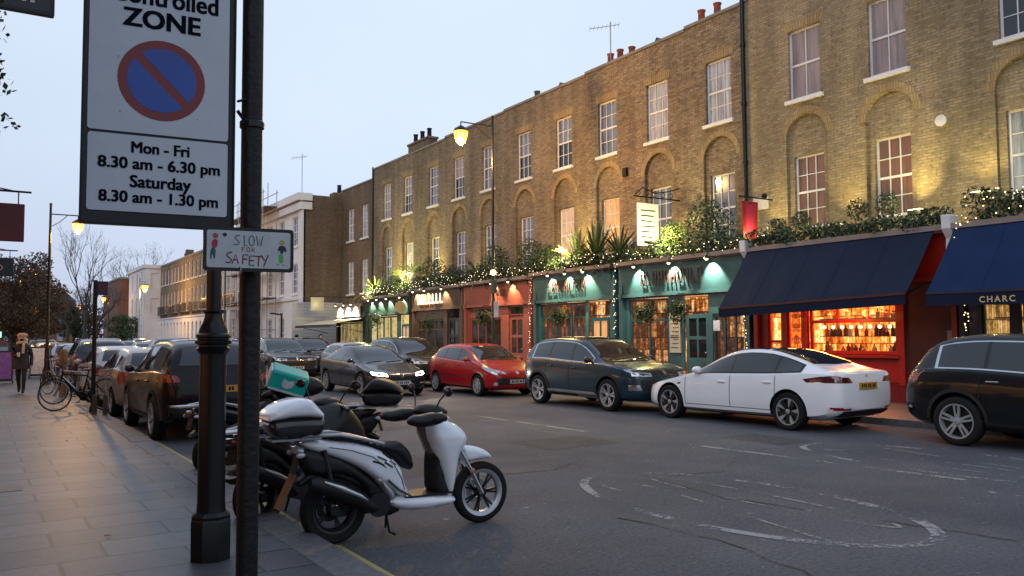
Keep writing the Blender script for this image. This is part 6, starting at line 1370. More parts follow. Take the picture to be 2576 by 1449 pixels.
# hanging pub-style signs of the far side
r = thing('hanging_sign', 'white vertical hanging sign lit from the right, on an iron scroll bracket', 'sign', (SF + .2, 20.0, 5.3))
mb = MB(); mb.box(-.55, .35, -.03, .03, -.78, .60); obj('sign_board', mb, 'stucco_white', r, bevel=.02)
mb = MB()
for k in range(6): mb.box(-.42, -.42 + .62 * (1 - .12 * (k % 3)), -.034, -.030, .34 - k * .17, .38 - k * .17)
mb.box(-.30, .10, -.034, -.030, -.70, -.62); obj('lettering', mb, 'black_matt', r)
mb = MB(); mb.tube([(-.7, 0, .80), (1.3, 0, .80)], .025, 6); mb.tube([(1.3, 0, 1.2), (.8, 0, 1.05), (.2, 0, .95), (-.3, 0, 1.1), (-.6, 0, .85)], .02, 6); mb.tube([(-.4, 0, .62), (-.4, 0, .80)], .01, 4); mb.tube([(.2, 0, .62), (.2, 0, .80)], .01, 4)
for k in range(5): mb.tube([(-.5 + k * .35 + .10 * math.cos(a), 0, .92 + .08 * math.sin(a)) for a in [2 * PI * i / 10 for i in range(10)]], .012, 5, closed=True)
obj('bracket', mb, 'black_iron', r); add_light('SPOT', 'sign_light', (SF + .3, 19.4, 4.55), 60, (1, .92, .55), None, .05, 80, (SF + .1, 20.0, 5.3), .7)
r = thing('hanging_sign', 'red hanging board on a black bracket beside the drainpipe', 'sign', (SF + .5, 16.15, 5.0))
mb = MB(); mb.prism([(-.32, -.62), (.22, -.72), (.30, .45), (-.36, .45)], -.03, .03); obj('sign_board', mb, 'shop_red', r); mb = MB(); mb.prism([(-.22, -.50), (.05, -.52), (.20, .38), (-.20, .38)], -.034, -.031); obj('emblem', mb, 'ink_crimson', r)
mb = MB(); mb.tube([(-.45, 0, .58), (.95, 0, .58)], .022, 6); mb.tube([(-.1, 0, .45), (-.1, 0, .58)], .012, 4); mb.ball((.6, 0, .66), .09, 6); obj('bracket', mb, 'black_iron', r)
mb = MB(); mb.lathe([(.001, -.02), (.30, -.02), (.30, .02), (.001, .02)], 8, Matrix.Translation((SF - .45, 37.35, 3.12)) @ Matrix.Rotation(PI / 2, 4, 'X')); o_ = tag(obj('hanging_sign', mb, 'letter_gold'), 'round golden hanging sign between the green and the brown shop', 'sign'); mb = MB(); mb.tube([(SF - .8, 37.35, 3.45), (SF, 37.35, 3.45)], .015, 5); obj('bracket', mb, 'black_iron', o_)

# ------------------------------------------------------------------ further buildings on the far side
def simple_front(parent, T, y0, y1, z0, z1, wins, wallm, pane='glass_sky', framem='paint_white', depth=.16, cols=2, rows=2, sill=True, band=None):
    m = MB(); wall(m, T, y0, y1, z0, z1, [(a, b, c, d, 0, .14) for a, b, c, d in wins]); obj('wall', m, wallm, parent, world=True)
    for a, b, c, d in wins: sash(parent, T, a, b, c, d, cols, rows, pane, .08, sill, framem, fw=.07, bar=.035)
# lower brick house with four white windows
h = thing('brick_house', 'lower brown brick house with four white windows beside the white clad wall', 'house', (FX + 3, 48, 0))
simple_front(h, face_x(FX), 45.3, 50.3, 0, 10.9, [(46.0, 47.0, 7.6, 9.6), (48.2, 49.2, 7.6, 9.6), (46.0, 47.0, 4.3, 6.3), (48.2, 49.2, 4.3, 6.3)], 'brick_dull', 'glass_curtain')
m = MB(); m.box(FX + .2, FX + 9, 45.32, 50.28, 0, 10.8); obj('rear_wall', m, 'brick_dull', h, world=True)
m = MB(); m.box(FX - .05, FX + .3, 45.31, 50.3, 10.9, 10.98); obj('coping', m, 'stone_coping', h, world=True)
# white stucco building with the brick flank
h = thing('stucco_building', 'white stucco building with a bare brick side wall and white boarding at its foot', 'building', (17, 55, 0)); WX = 16.9
simple_front(h, face_x(WX), 50.3, 60, 0, 10.0, [(a, a + 1.1, z, z + 1.9) for a in (51.3, 54.0, 56.7) for z in (1.0, 4.4, 7.4)], 'stucco_white')
m = MB(); T = face_y(50.28); m.box(WX + .15, 28, 50.3, 59.98, 0, 10.55); obj('side_wall', m, 'brick_flank', h, world=True)
m = MB(); m.box(WX - .42, WX + .5, 50.05, 60.2, 10.15, 10.60); m.box(WX - .25, WX + .5, 50.1, 60.1, 9.6, 10.05); m.box(WX - .12, WX, 50.35, 60, 4.0, 4.2); m.box(WX - .1, WX, 50.2, 50.9, .1, 9.6); m.box(WX - .15, WX - .02, 50.31, 60, .1, .8); obj('cornice', m, 'stucco_white', h, world=True)
m = MB()
for k in range(18): m.box(16.2, 28, 50.14 - .004 * (k % 2), 50.24, .12 + k * .2, .12 + (k + 1) * .2 - .012)
m.box(16.15, 28, 50.10, 50.26, 3.72, 3.82); obj('boarding', m, 'timber_white', h, world=True)
for k, (x, z) in enumerate(((19.5, 10.55), (22.2, 10.55), (23.6, 10.55))):
    m = MB(); m.box(x - .5, x + .5, 50.6, 51.4, z, z + .35); s_ = obj('chimney', m, 'brick_dull', h, world=True); q = MB(); q.lathe([(.16, 0), (.13, .5), (.16, .55)], 8, Matrix.Translation((x, 51, z + .35))); obj('chimney_pot', q, 'black_matt', s_)
# scaffolded pinkish houses
def pink_house(y0, y1, lab, wm='stucco_pink', top=10.2):
    h = thing('stucco_house', lab, 'house', (18, (y0 + y1) / 2, 0), 0, 'stucco houses beyond the white building'); w_ = y1 - y0
    ws_ = [(y0 + w_ * f - .5, y0 + w_ * f + .5, z, z + 2.0) for f in (.22, .5, .78) for z in (1.2, 4.6, 7.6)]
    simple_front(h, face_x(17.6), y0, y1, 0, top, ws_, wm); m = MB(); m.box(17.75, 26, y0 + .01, y1 - .01, 0, top - .1); obj('rear_wall', m, 'brick_flank', h, world=True)
    m = MB(); m.box(17.3, 17.9, y0, y1, top, top + .3); m.box(16.4, 17.6, y0 + .3, y0 + 2.2, 3.8, 4.05); m.box(17.48, 17.6, y0, y1, 4.0, 4.2); obj('cornice', m, 'stucco_pink', h, world=True)
    m = MB()
    for q in (.4, 2.0): m.lathe([(.17, 0), (.15, 3.7)], 10, Matrix.Translation((16.6, y0 + q, .12)))
    obj('porch_column', m, 'stucco_white', h, world=True)
    m = MB()
    for z in (4.3,):
        m.box(17.0, 17.04, y0 + .5, y1 - .5, z + .85, z + .9); [m.box(17.0, 17.03, y, y + .03, z, z + .85) for y in [y0 + .5 + k * .18 for k in range(int((w_ - 1) / .18))]]; m.box(17.0, 17.6, y0 + .5, y1 - .5, z - .08, z)
    obj('balcony', m, 'black_iron', h, world=True)
pink_house(60.3, 66.5, 'pinkish stucco house behind the scaffolding, nearest of three'); pink_house(66.5, 72.7, 'pinkish stucco house seen between the lamp column and the sign pole'); pink_house(72.7, 78.9, 'pinkish stucco house, farthest of three before the long brown terrace')
r = thing('scaffolding', 'scaffolding poles and boards before the white building', 'scaffolding', (16, 58, 0)); m = MB()
for y in (54.5, 56.5, 58.5, 60.5, 62.5, 64.5):
    for x in (15.6, 16.5): m.tube([(x, y, .1), (x, y, 11.2 + (y % 3) * .4)], .03, 5)
for z in (2.2, 4.2, 6.2, 8.2, 10.2, 11.2):
    for x in (15.6, 16.5): m.tube([(x, 54.2, z), (x, 64.8, z)], .025, 5)
m.tube([(15.6, 54.5, 8.2), (15.6, 58.5, 11.2)], .02, 4); obj('poles', m, 'galv', r, world=True)
m = MB()
for z in (4.2, 6.2, 8.2, 10.2): m.box(15.62, 16.48, 54.3, 64.7, z + .03, z + .08)
obj('boards', m, 'shop_brown', r, world=True)
# long brown terrace
for k in range(5):
    y0 = 79 + k * 5.6; y1 = y0 + 5.6; lab = ['brown terraced house with white ground floor, first of five counted from the scaffolding', 'brown terraced house with white ground floor, second of five from the scaffolding', 'brown terraced house with white ground floor, middle of the five', 'brown terraced house with white ground floor, fourth of five from the scaffolding', 'brown terraced house with white ground floor, farthest of the five'][k]
    h = thing('terraced_house', lab, 'house', (21, (y0 + y1) / 2, 0), 0, 'brown terraced houses with white ground floors'); T = face_x(18.5)
    m = MB(); wl = [(y0 + 5.6 * f - .45, y0 + 5.6 * f + .45) for f in (.18, .5, .82)]
    wall(m, T, y0, y1, 3.9, 10.1, [(a, b, z, z + hh, 0, .12) for a, b in wl for z, hh in ((4.5, 2.3), (7.8, 1.7))]); m.box(18.65, 27, y0 + .01, y1 - .01, 3.9, 10.05); obj('wall', m, 'brick_brown2', h, world=True)
    m = MB(); wall(m, T, y0, y1, 0, 3.9, [(a, b, 1.0, 3.0, .8, .12) for a, b in wl]); obj('stucco_base', m, 'stucco_white', h, world=True); m = MB(); m.box(18.40, 18.499, y0, y1, 3.8, 3.95); obj('string_course', m, 'stucco_white', h, world=True); m = MB(); m.box(18.42, 18.9, y0, y1, 10.1, 10.3); obj('coping', m, 'stone_coping', h, world=True)
    for a, b in wl:
        for z, hh, s_ in ((4.5, 2.3, 1), (7.8, 1.7, 1), (1.0, 2.5, 0)): sash(h, T, a, b, z, z + hh, 2, 1, 'glass_sky', .08, bool(s_), 'paint_white', fw=.09, bar=.04)
    m = MB(); m.box(18.1, 18.13, y0 + .4, y1 - .4, 5.25, 5.3); [m.box(18.1, 18.12, y, y + .04, 4.4, 5.25) for y in [y0 + .4 + q * .2 for q in range(24)]]; m.box(18.1, 18.35, y0 + .4, y1 - .4, 4.3, 4.4); obj('balcony', m, 'black_iron', h, world=True)
    if k in (1, 3): m = MB(); m.box(20, 21, y1 - .9, y1 - .1, 10.0, 11.4); m.box(20.1, 20.9, y1 - .8, y1 - .2, 11.4, 11.8); obj('chimney', m, 'brick_dull', h, world=True)
h = thing('stucco_building', 'white stucco house sticking out at the far end of the brown terrace', 'building', (17, 112, 0))
simple_front(h, face_x(16.7), 107.1, 119, 0, 10.0, [(a, a + 1.2, z, z + 2.0) for a in (108.5, 112, 115.5) for z in (1.2, 4.6, 7.6)], 'stucco_white'); m = MB(); T = face_y(107.0); wall(m, T, 16.7, 19, 0, 10.0, [(17.4, 18.3, z, z + 1.8, 0, .15) for z in (4.6, 7.6)]); m.box(16.85, 26, 107.1, 118.9, 0, 9.95); m.box(16.5, 19.2, 106.8, 119.2, 10.0, 10.4); obj('side_wall', m, 'stucco_white', h, world=True)
h = thing('brick_building', 'plain red brick block with a flat roof closing the view down the street', 'building', (18, 128, 0)); m = MB(); m.box(16.2, 20.4, 124, 140, 0, 9.7); obj('wall', m, 'brick_red', h, world=True); m = MB(); m.box(16.1, 20.5, 123.9, 140.1, 9.7, 9.95); obj('coping', m, 'stone_coping', h, world=True)
for q, (x0, x1, y, z, lab) in enumerate(((4, 11, 210, 7.5, 'low brown house far down the street, middle of the view'), (11.5, 15.5, 175, 8.5, 'tall narrow brown house far down the street on the right'), (-14, -1, 190, 8, 'long low house far down the street on the left'))):
    h = thing('distant_house', lab, 'house', ((x0 + x1) / 2, y, 0), 0, 'houses closing the far end of the street'); m = MB(); T = face_y(y); n = int((x1 - x0) / 2.2); ws_ = [(x0 + 1 + k * 2.2, x0 + 2 + k * 2.2, zz_, zz_ + 1.5, 0, .1) for k in range(n) for zz_ in (1.2, 4.4)]
    wall(m, T, x0, x1, 0, z, ws_); m.box(x0, x1, y + .15, y + 10, 0, z - .1); obj('wall', m, 'brick_red', h, world=True)
    for a, b, c_, d_, _, _ in ws_: f_ = MB(); tbox(f_, T, a, b, c_, d_, .06, .1); obj('window', f_, 'glass_curtain', h, world=True)
    m = MB(); m.prism([(x0 - .2, z), ((x0 + x1) / 2, z + 2), (x1 + .2, z)], y - .1, y + 10, 'XZ'); obj('roof', m, 'slate', h, world=True)

# ------------------------------------------------------------------ trees
def bushy_tree(label, x, y, h, w_, seed, m_, n, leaf, name='tree', group=None):
    """a round headed street tree: trunk, forked limbs, twigs to the outline and small leaves in uneven clumps"""
    rn = random.Random(seed); r = thing(name, label, 'tree', (x, y, .12), 0, group)
    mb = MB(); mb.tube([(0, 0, -.1), (0, 0, h * .2), (.05, 0, h * .34)], [.2, .15, .12], 8, cap=False); obj('trunk', mb, 'bark', r, smooth=50)
    lb = MB(); tips = []
    for i in range(9):
        a = 2 * PI * i / 9 + rn.random() * .5; d = Vector((math.cos(a) * rn.uniform(.3, .9), math.sin(a) * rn.uniform(.3, .9), 1)).normalized()
        branch(lb, Vector((.05, 0, h * rn.uniform(.22, .34))), d, h * rn.uniform(.22, .30), .06, 4, rn, .5, .2, 3, tips)
    obj('limbs', lb, 'bark', r)
    cl = []
    for i in range(70):
        a = rn.uniform(0, 2 * PI); q = math.sqrt(rn.random()); zz_ = rn.uniform(.30, .92); rad = w_ * math.sin(PI * min(1, (zz_ - .18) / .82)) ** .6
        cl.append((math.cos(a) * q * rad, math.sin(a) * q * rad, h * zz_, rn.uniform(.35, .8), rn.uniform(.35, .8), rn.uniform(.25, .6)))
    obj('crown', leaf_cloud(cl, n, leaf, seed), m_, r)
bushy_tree('dense brown leaved street tree on the left pavement, glowing orange near a lamp', 1.6, 50, 6.0, 2.3, 3, 'leaf_autumn', 15000, (.13, .08))
bushy_tree('brown leaved tree on the left pavement beyond the glowing one', 3.2, 68, 6.4, 2.6, 4, 'leaf_autumn', 9000, (.18, .12)); bushy_tree('dark broad tree at the very left edge far down the pavement', -.2, 58, 6.3, 2.8, 14, 'leaf_autumn', 12000, (.16, .10))
make_tree('bare_tree', 'tall bare tree with one long thin leader over the parked cars', 8.0, 82, 11.5, 5, None, n=0, depth=4, trunk=.15, barkm='bark', rad=.55)
for q, (x, y, hh, lab) in enumerate(((12.2, 112, 9.0, 'low bare tree between the tall bare tree and the brick block'), (9.6, 118, 8.5, 'bare tree right of the sign post far off'), (5.4, 100, 7.5, 'bare tree far off left of the tall bare tree'), (7.0, 122, 9.0, 'bare tree right behind the tall bare tree'), (3.8, 128, 9.5, 'bare tree far off above the white pavement sign'))):
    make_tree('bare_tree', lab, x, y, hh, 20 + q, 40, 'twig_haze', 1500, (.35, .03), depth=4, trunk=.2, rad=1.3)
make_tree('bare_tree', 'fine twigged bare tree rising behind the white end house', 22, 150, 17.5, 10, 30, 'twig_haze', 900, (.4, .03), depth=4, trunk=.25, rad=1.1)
bushy_tree('evergreen at the foot of the red brick block', 15.2, 112, 4.6, 1.8, 11, 'leaf_mid', 3000, (.22, .15)); bushy_tree('dark evergreen down the street behind the sign post', 11.0, 126, 6.5, 2.4, 12, 'leaf_dark', 4000, (.25, .18))
bushy_tree('dark round tree at the far end of the street', 8.0, 150, 7.0, 2.8, 13, 'leaf_dark', 4000, (.3, .2))
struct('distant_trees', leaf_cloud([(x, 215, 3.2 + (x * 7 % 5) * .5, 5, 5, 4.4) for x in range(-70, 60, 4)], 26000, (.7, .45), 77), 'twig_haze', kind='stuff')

# ------------------------------------------------------------------ street lamps
make_lamp('tall street lamp with a glowing orange lantern against the brown brick terrace', 14.85, 24.35, 9.1, 1.25, -1, 1800, lantern=.74)
make_lamp('street lamp on the left pavement with its lantern against the sky', 2.05, 32.6, 6.15, .85, 1, 500, lantern=.55)
make_lamp('glowing lamp in the brown leaved tree on the left', 2.0, 55, 6.2, .7, 1, 1400, lantern=.7)
make_lamp('street lamp burning against the roof of the long brown terrace', 14.6, 60, 8.6, .9, -1, 160, lantern=.9)
make_lamp('pale lamp post with an orange light before the red brick block', 13.9, 92, 7.6, .5, 1, 1500, lantern=1.0, polem='galv')
make_lamp('far orange street lamp, nearest of the three little lights', 14.2, 118, 7.4, .6, -1, 300, lantern=.9); make_lamp('far orange street lamp, middle of the three little lights', 14.4, 150, 7.4, .6, -1, 0, lantern=1.0, light=False)
make_lamp('far orange street lamp, smallest of the three little lights', 14.6, 190, 7.4, .6, -1, 0, lantern=1.1, light=False)
r = thing('globe_lamp', 'small warm lamp and white parking plate on the post before the coral shop', 'lamp', (14.85, 24.15, .12)); mb = MB(); mb.ball((-.12, 0, 3.72), .10, 8); obj('globe', mb, 'lamp_glow_pale', r, smooth=60); mb = MB(); mb.tube([(0, .1, 3.6), (-.12, 0, 3.6)], .02, 5); mb.box(-.16, -.02, -.08, .1, 3.0, 3.45); obj('housing', mb, 'shop_green', r); mb = MB(); mb.box(-.02, .0, -.14, .14, 2.2, 2.75); obj('parking_plate', mb, 'sign_small', r)

# ------------------------------------------------------------------ left side of the street
h = thing('shop_building', 'shop building along the left pavement, outside the frame', 'building', (-5, 12, 0)); m = MB(); m.box(-9, -1.2, 1.5, 46, 0, 6.2); obj('wall', m, 'side_wall', h, world=True)
m = MB()
for y in (6, 13, 20, 27, 34, 41): m.box(-1.199, -1.18, y - 2, y + 2, .9, 2.9)
obj('window', m, 'window_lit', h, world=True)
add_light('AREA', 'shop_light', (-1.1, 26.0, 2.4), 65, (1.0, .52, .20), h, (6.0, 1.0), target=(.8, 26.0, 0)); add_light('AREA', 'shop_light', (-1.1, 15.0, 2.4), 14, (1.0, .6, .35), h, (6.0, 1.2), target=(1.2, 15, 0))
def hang(label, x1, y, z0, z1, m_, w_=1.5, txt=None, brk=True):
    r = thing('hanging_sign', label, 'sign', (x1 - w_ / 2, y, z0)); mb = MB(); mb.box(-w_ / 2, w_ / 2, -.04, .04, 0, z1 - z0); obj('sign_board', mb, m_, r, bevel=.01)
    if brk: mb = MB(); mb.tube([(-w_ / 2 - .6, 0, z1 - z0 + .18), (w_ / 2 + .08, 0, z1 - z0 + .18)], .016, 6); mb.tube([(w_ / 2 - .08, 0, z1 - z0), (w_ / 2 - .08, 0, z1 - z0 + .18)], .008, 4); mb.tube([(-w_ / 2, 0, z1 - z0 + .4), (w_ / 2 - .1, 0, z1 - z0 + .18)], .01, 5); obj('bracket', mb, 'black_iron', r)
    return r
r = hang('navy sign with pale lettering cut off by the top left corner', .55, 8.96, 4.765, 5.35, 'black_sign', 1.7, brk=False)
me = text_mesh('lettering', 'ball', .32, 'letter_pale', .004, .003, 'RIGHT', 1.0); me.transform(Matrix.Translation((.70, -.044, .10)) @ Matrix.Rotation(PI / 2, 4, 'X')); obj('lettering', me, None, r)
mb = MB(); mb.box(-.85, .85, -.05, -.04, 0, .03); mb.box(.82, .85, -.05, -.04, .03, .58); obj('frame', mb, 'black_iron', r)
hang('dark maroon hanging sign at the left edge, level with the lamp', .54, 13.8, 3.08, 3.62, 'maroon_sign', 1.5)
r = hang('small black hanging sign below the maroon one at the left edge', .71, 23.2, 3.18, 3.62, 'black_sign', 1.4)
mb = MB(); mb.tube([(.25 + .22 * math.cos(a), -.05, .20 + .10 * math.sin(a)) for a in [2 * PI * i / 16 for i in range(16)]], .012, 5, closed=True); mb.tube([(.10, -.05, .26), (.40, -.05, .14)], .010, 4); obj('emblem', mb, 'letter_gold', r)
cl = [(-.16 + .05 * math.sin(k * 1.7), 7.4, 3.25 + k * .10, .30 + .06 * math.sin(k * 2), .30, .12) for k in range(13)]
tag(obj('ivy', leaf_cloud(cl, 1500, (.05, .035), 5), 'leaf_dark'), 'dark ivy trailing down at the upper left edge', 'climbing plant')
def aboard(label, x, y, rz, m_, w_=.6, h_=1.0, feet='black_iron'):
    r = thing('pavement_sign', label, 'pavement sign', (x, y, .12), rz); mb = MB(); mb.prism([(-.18, .08), (-.155, .08), (-.01, h_), (-.035, h_)], -w_ / 2, w_ / 2); mb.prism([(.18, .08), (.155, .08), (.01, h_), (.035, h_)], -w_ / 2, w_ / 2); obj('frame', mb, feet, r)
    mb = MB(); mb.prism([(-.186, .16), (-.182, .16), (-.045, h_ - .06), (-.049, h_ - .06)], -w_ / 2 + .05, w_ / 2 - .05); obj('poster', mb, m_, r)
    mb = MB(); [mb.box(-.2, .2, s * w_ / 2 - .02, s * w_ / 2 + .02, 0, .08) for s in (-1, 1)]; obj('foot', mb, feet, r)
aboard('white pavement sign on its stand behind the walking person', 2.2, 38.5, PI / 2 - .1, 'board_white', .75, 1.25); aboard('purple pavement sign at the left edge', .72, 34.5, PI / 2, 'board_purple', .8, 1.15)
mb = MB(); mb.box(.45, .95, 44, 44.1, 1.75, 2.0); tag(obj('lit_sign', mb, 'green_lit'), 'small glowing green and white sign at the left edge', 'sign')
# post with the small plate, cycles locked to it
r = thing('sign_post', 'black post at the kerb with a small dark plate on top', 'sign post', (2.13, 19.9, .12)); mb = MB(); mb.tube([(0, 0, 0), (0, 0, 2.82)], .045, 10); mb.lathe([(.07, 0), (.07, .12), (.045, .16)], 10); obj('pole', mb, 'black_pole', r, smooth=40); mb = MB(); mb.box(.02, .24, -.02, .02, 2.50, 2.80); obj('plate', mb, 'black_sign', r); mb = MB(); mb.box(.06, .20, -.024, -.021, 2.55, 2.75); mb.v = mb.v; obj('plate_face', mb, 'maroon_sign', r)
r = thing('cycle_stand', 'short dark bollards at the kerb behind the locked bicycle', 'bollard', (2.1, 19.3, .12)); mb = MB()
mb.tube([(.0, 0, 0), (.0, 0, .40)], .05, 8); mb.tube([(.16, -.3, 0), (.16, -.3, .42)], .045, 8); obj('posts', mb, 'shop_brown', r)
make_bicycle('black bicycle locked to the sign post, front wheel towards the pavement', (1.95, 20.5, .12), R(158), 'black_matt', 'bicycles locked at the kerb'); make_bicycle('pale framed bicycle behind the black one', (2.05, 22.6, .12), R(150), 'alloy', 'bicycles locked at the kerb')
make_bicycle('bicycle farther along the kerb beside the brown bag', (2.0, 26.6, .12), R(120), 'galv', 'bicycles locked at the kerb')
r = thing('wrapped_post', 'kerb post wrapped in brown paper beside the far bicycles', 'post', (2.0, 25.6, .12)); mb = MB(); mb.lathe([(.10, 0), (.08, .3), (.10, .6), (.08, .8), (.11, 1.0), (.10, 1.22), (.07, 1.28)], 9); obj('wrapping', mb, 'cardboard_orange', r)
# ------------------------------------------------------------------ foreground column, pole and signs
r = thing('lamp_column', 'cast iron lamp column with a bell shaped collar and heavy octagonal foot', 'lamp column', (1.45, 6.28, .12), R(10))
mb = MB(); mb.lathe([(.143, 0), (.145, .27), (.138, .29), (.141, .31), (.112, .335)], 8); obj('base', mb, 'black_iron', r, smooth=25)
mb = MB(); mb.lathe([(.102, .33), (.096, .40), (.092, 1.40), (.096, 1.46)], 20); obj('shaft', mb, 'black_iron', r, smooth=40)
mb = MB(); mb.lathe([(.096, 1.46), (.112, 1.485), (.118, 1.50), (.104, 1.512), (.104, 1.525), (.126, 1.535), (.129, 1.555), (.112, 1.566), (.112, 1.575), (.124, 1.584), (.122, 1.60), (.106, 1.61), (.098, 1.64), (.078, 1.68), (.064, 1.72), (.062, 1.75), (.078, 1.765), (.078, 1.778), (.054, 1.785)], 24); obj('collar', mb, 'black_iron', r, smooth=35)
mb = MB(); mb.lathe([(.054, 1.76), (.048, 5.8)], 14); obj('upper_pole', mb, 'black_iron', r, smooth=40)
mb = MB(); mb.tube([(0, 0, 5.8), (.1, 0, 6.1), (.5, 0, 6.25)], .03, 8); mb.lathe([(.05, .25), (.16, .1), (.17, 0)], 10, Matrix.Translation((.5, 0, 6.0))); obj('lantern', mb, 'black_iron', r)
mb = MB(); mb.lathe([(.045, 0), (.044, 5.0)], 20, Matrix.Translation((.985, 3.62, .0))); r = thing('sign_pole', 'dark weathered pole in the foreground carrying the parking sign', 'pole', (.985, 3.62, 0)); obj('shaft', mb, 'black_pole', r, smooth=50, world=True)
mb = MB()
for z in (2.6,): mb.lathe([(.047, 0), (.052, .005), (.052, .03), (.047, .035)], 18, Matrix.Translation((.985, 3.62, z)))
mb.tube([(.95, 3.59, 2.62), (.91, 3.57, 2.66)], .008, 5); mb.tube([(.95, 3.59, 2.72), (.91, 3.57, 2.70)], .006, 5); obj('clip', mb, 'black_iron', r, world=True)
# parking sign: s runs to the right along azimuth 94.5 degrees, n points at the viewer
az = R(94.5); es = Vector((math.sin(az), math.cos(az), 0)); en = Vector((-es.y * -1 * -1, es.x * -1, 0)); en = Vector((es.y, -es.x, 0))
P0 = Vector((.89764, 3.5585, 0))
def SM(p0, e_, n_): return Matrix(((e_.x, 0, n_.x, p0.x), (e_.y, 0, n_.y, p0.y), (0, 1, 0, 0), (0, 0, 0, 1)))
S1 = SM(P0, es, en)     # local: x = along the sign, y = height, z = towards the viewer
r = thing('parking_sign', 'large controlled zone sign with a blue and red no waiting disc', 'road sign', tuple(P0 + Vector((0, 0, 2.15))))
def sobj(name, mb, m_, parent, S, **k):
    me = mb.mesh(name, [m_]) if isinstance(mb, MB) else mb
    me.transform(S); return obj(name, me, None, parent, world=True, **k)
def rrect(x0, x1, y0, y1, rr, n=6):
    out = []
    for cx, cy, a in ((x1 - rr, y1 - rr, 0), (x0 + rr, y1 - rr, 90), (x0 + rr, y0 + rr, 180), (x1 - rr, y0 + rr, 270)): out += [(cx + rr * math.cos(R(a + 90 * i / n)), cy + rr * math.sin(R(a + 90 * i / n))) for i in range(n + 1)]
    return out
mb = MB(); mb.prism(rrect(-.578, 0, 2.145, 3.30, .006), -.028, -.006, 'XY'); fr = sobj('frame', mb, 'black_iron', r, S1)
mb = MB(); mb.box(-.578, 0, 2.145, 2.152, -.006, .006); mb.box(-.578, -.572, 2.152, 3.30, -.006, .006); mb.box(-.006, 0, 2.152, 3.30, -.006, .006); mb.box(-.572, -.006, 3.293, 3.30, -.006, .006); sobj('rim', mb, 'black_pole', r, S1)
mb = MB(); mb.prism(rrect(-.556, -.028, 2.519, 3.27, .012), -.006, .002, 'XY'); up_ = sobj('panel', mb, 'sign_white', r, S1)
mb = MB(); mb.prism(rrect(-.553, -.029, 2.200, 2.508, .012), -.006, .002, 'XY'); lo_ = sobj('panel', mb, 'sign_white', r, S1)
cx, cy = -.288, 2.742
mb = MB(); mb.prism(circ(cx, cy, .165, 48), .002, .0032, 'XY'); sobj('disc', mb, 'sign_red', up_, S1)
mb = MB()
def half_disc(sg):
    rr, hw = .131, .0175; pts = []; a0 = math.asin(hw / rr)
    for i in range(25):
        a = a0 + (PI - 2 * a0) * i / 24; pts.append((rr * math.cos(a), rr * math.sin(a)))
    ca, sa = math.cos(R(-45 + (180 if sg < 0 else 0))), math.sin(R(-45 + (180 if sg < 0 else 0)))
    return [(cx + x * ca - y * sa, cy + x * sa + y * ca) for x, y in pts]
for sg in (1, -1): mb.prism(half_disc(sg), .0032, .0044, 'XY')
sobj('disc_centre', mb, 'sign_blue', up_, S1)
def line(txt, x0, x1, y0, y1, parent, bold=.012, m_='sign_ink', S=S1, z=.0035):
    me = text_mesh('lettering', txt, .1, m_, 0, .0004); t_ = bold * .11; fit_text(me, x0 + t_ / 2, x1 - t_ / 2, y0 + t_ / 4, y1 - t_ / 4, z)
    mb = MB(); vs = [v.co.copy() for v in me.vertices]; fs = [list(p.vertices) for p in me.polygons]   # thick strokes: the same letters laid side by side
    for k, (dx, dy) in enumerate(((-.5, -.25), (-.5, .25), (0, 0), (.5, -.25), (.5, .25))): mb.add([v + Vector((dx * t_, dy * t_, k * .00008)) for v in vs], fs)
    return sobj('lettering', mb, m_, parent, S)
line('Controlled', -.485, -.074, 3.047, 3.125, up_, .05); line('ZONE', -.438, -.143, 2.950, 3.027, up_, .07)
line('Mon - Fri', -.398, -.179, 2.437, 2.483, lo_, .04); line('8.30 am - 6.30 pm', -.517, -.059, 2.357, 2.418, lo_, .04)
line('Saturday', -.401, -.171, 2.283, 2.348, lo_, .04); line('8.30 am - 1.30 pm', -.512, -.065, 2.222, 2.283, lo_, .04)
mb = MB()
for a, b in ((-.45, 2.82), (-.15, 2.60), (-.44, 2.60), (-.14, 2.83)): mb.prism(circ(a, b, .004, 8), .002, .004, 'XY')
sobj('rivet', mb, 'galv', up_, S1)
# small hand drawn sign strapped to the pole
az2 = R(97); e2 = Vector((math.sin(az2), math.cos(az2), 0)); n2_ = Vector((e2.y, -e2.x, 0)); P1 = Vector((.945, 3.478, 0)); S2 = SM(P1, e2, n2_)
r = thing('slow_sign', 'small white hand drawn sign reading SLOW FOR SAFETY between two figures', 'sign', (.945, 3.478, 1.97))
mb = MB(); mb.prism(rrect(-.184, .177, 1.970, 2.151, .014), -.006, 0, 'XY'); sobj('backing', mb, 'black_iron', r, S2)
mb = MB(); mb.prism(rrect(-.170, .163, 1.984, 2.137, .010), 0, .002, 'XY'); pn = sobj('panel', mb, 'sign_small', r, S2)
def hand(strokes, x0, y0, w_, h_, m_, t=.0055, name='lettering'):
    mb = MB()
    for st in strokes:
        q = strip_poly([(x0 + a * w_, y0 + b * h_) for a, b in st], t); n = len(st)
        for i in range(n - 1): mb.add([(*q[i], .0028), (*q[i + 1], .0028), (*q[2 * n - 2 - i], .0028), (*q[2 * n - 1 - i], .0028)], [(0, 1, 2, 3)])
    return sobj(name, mb, m_, pn, S2)
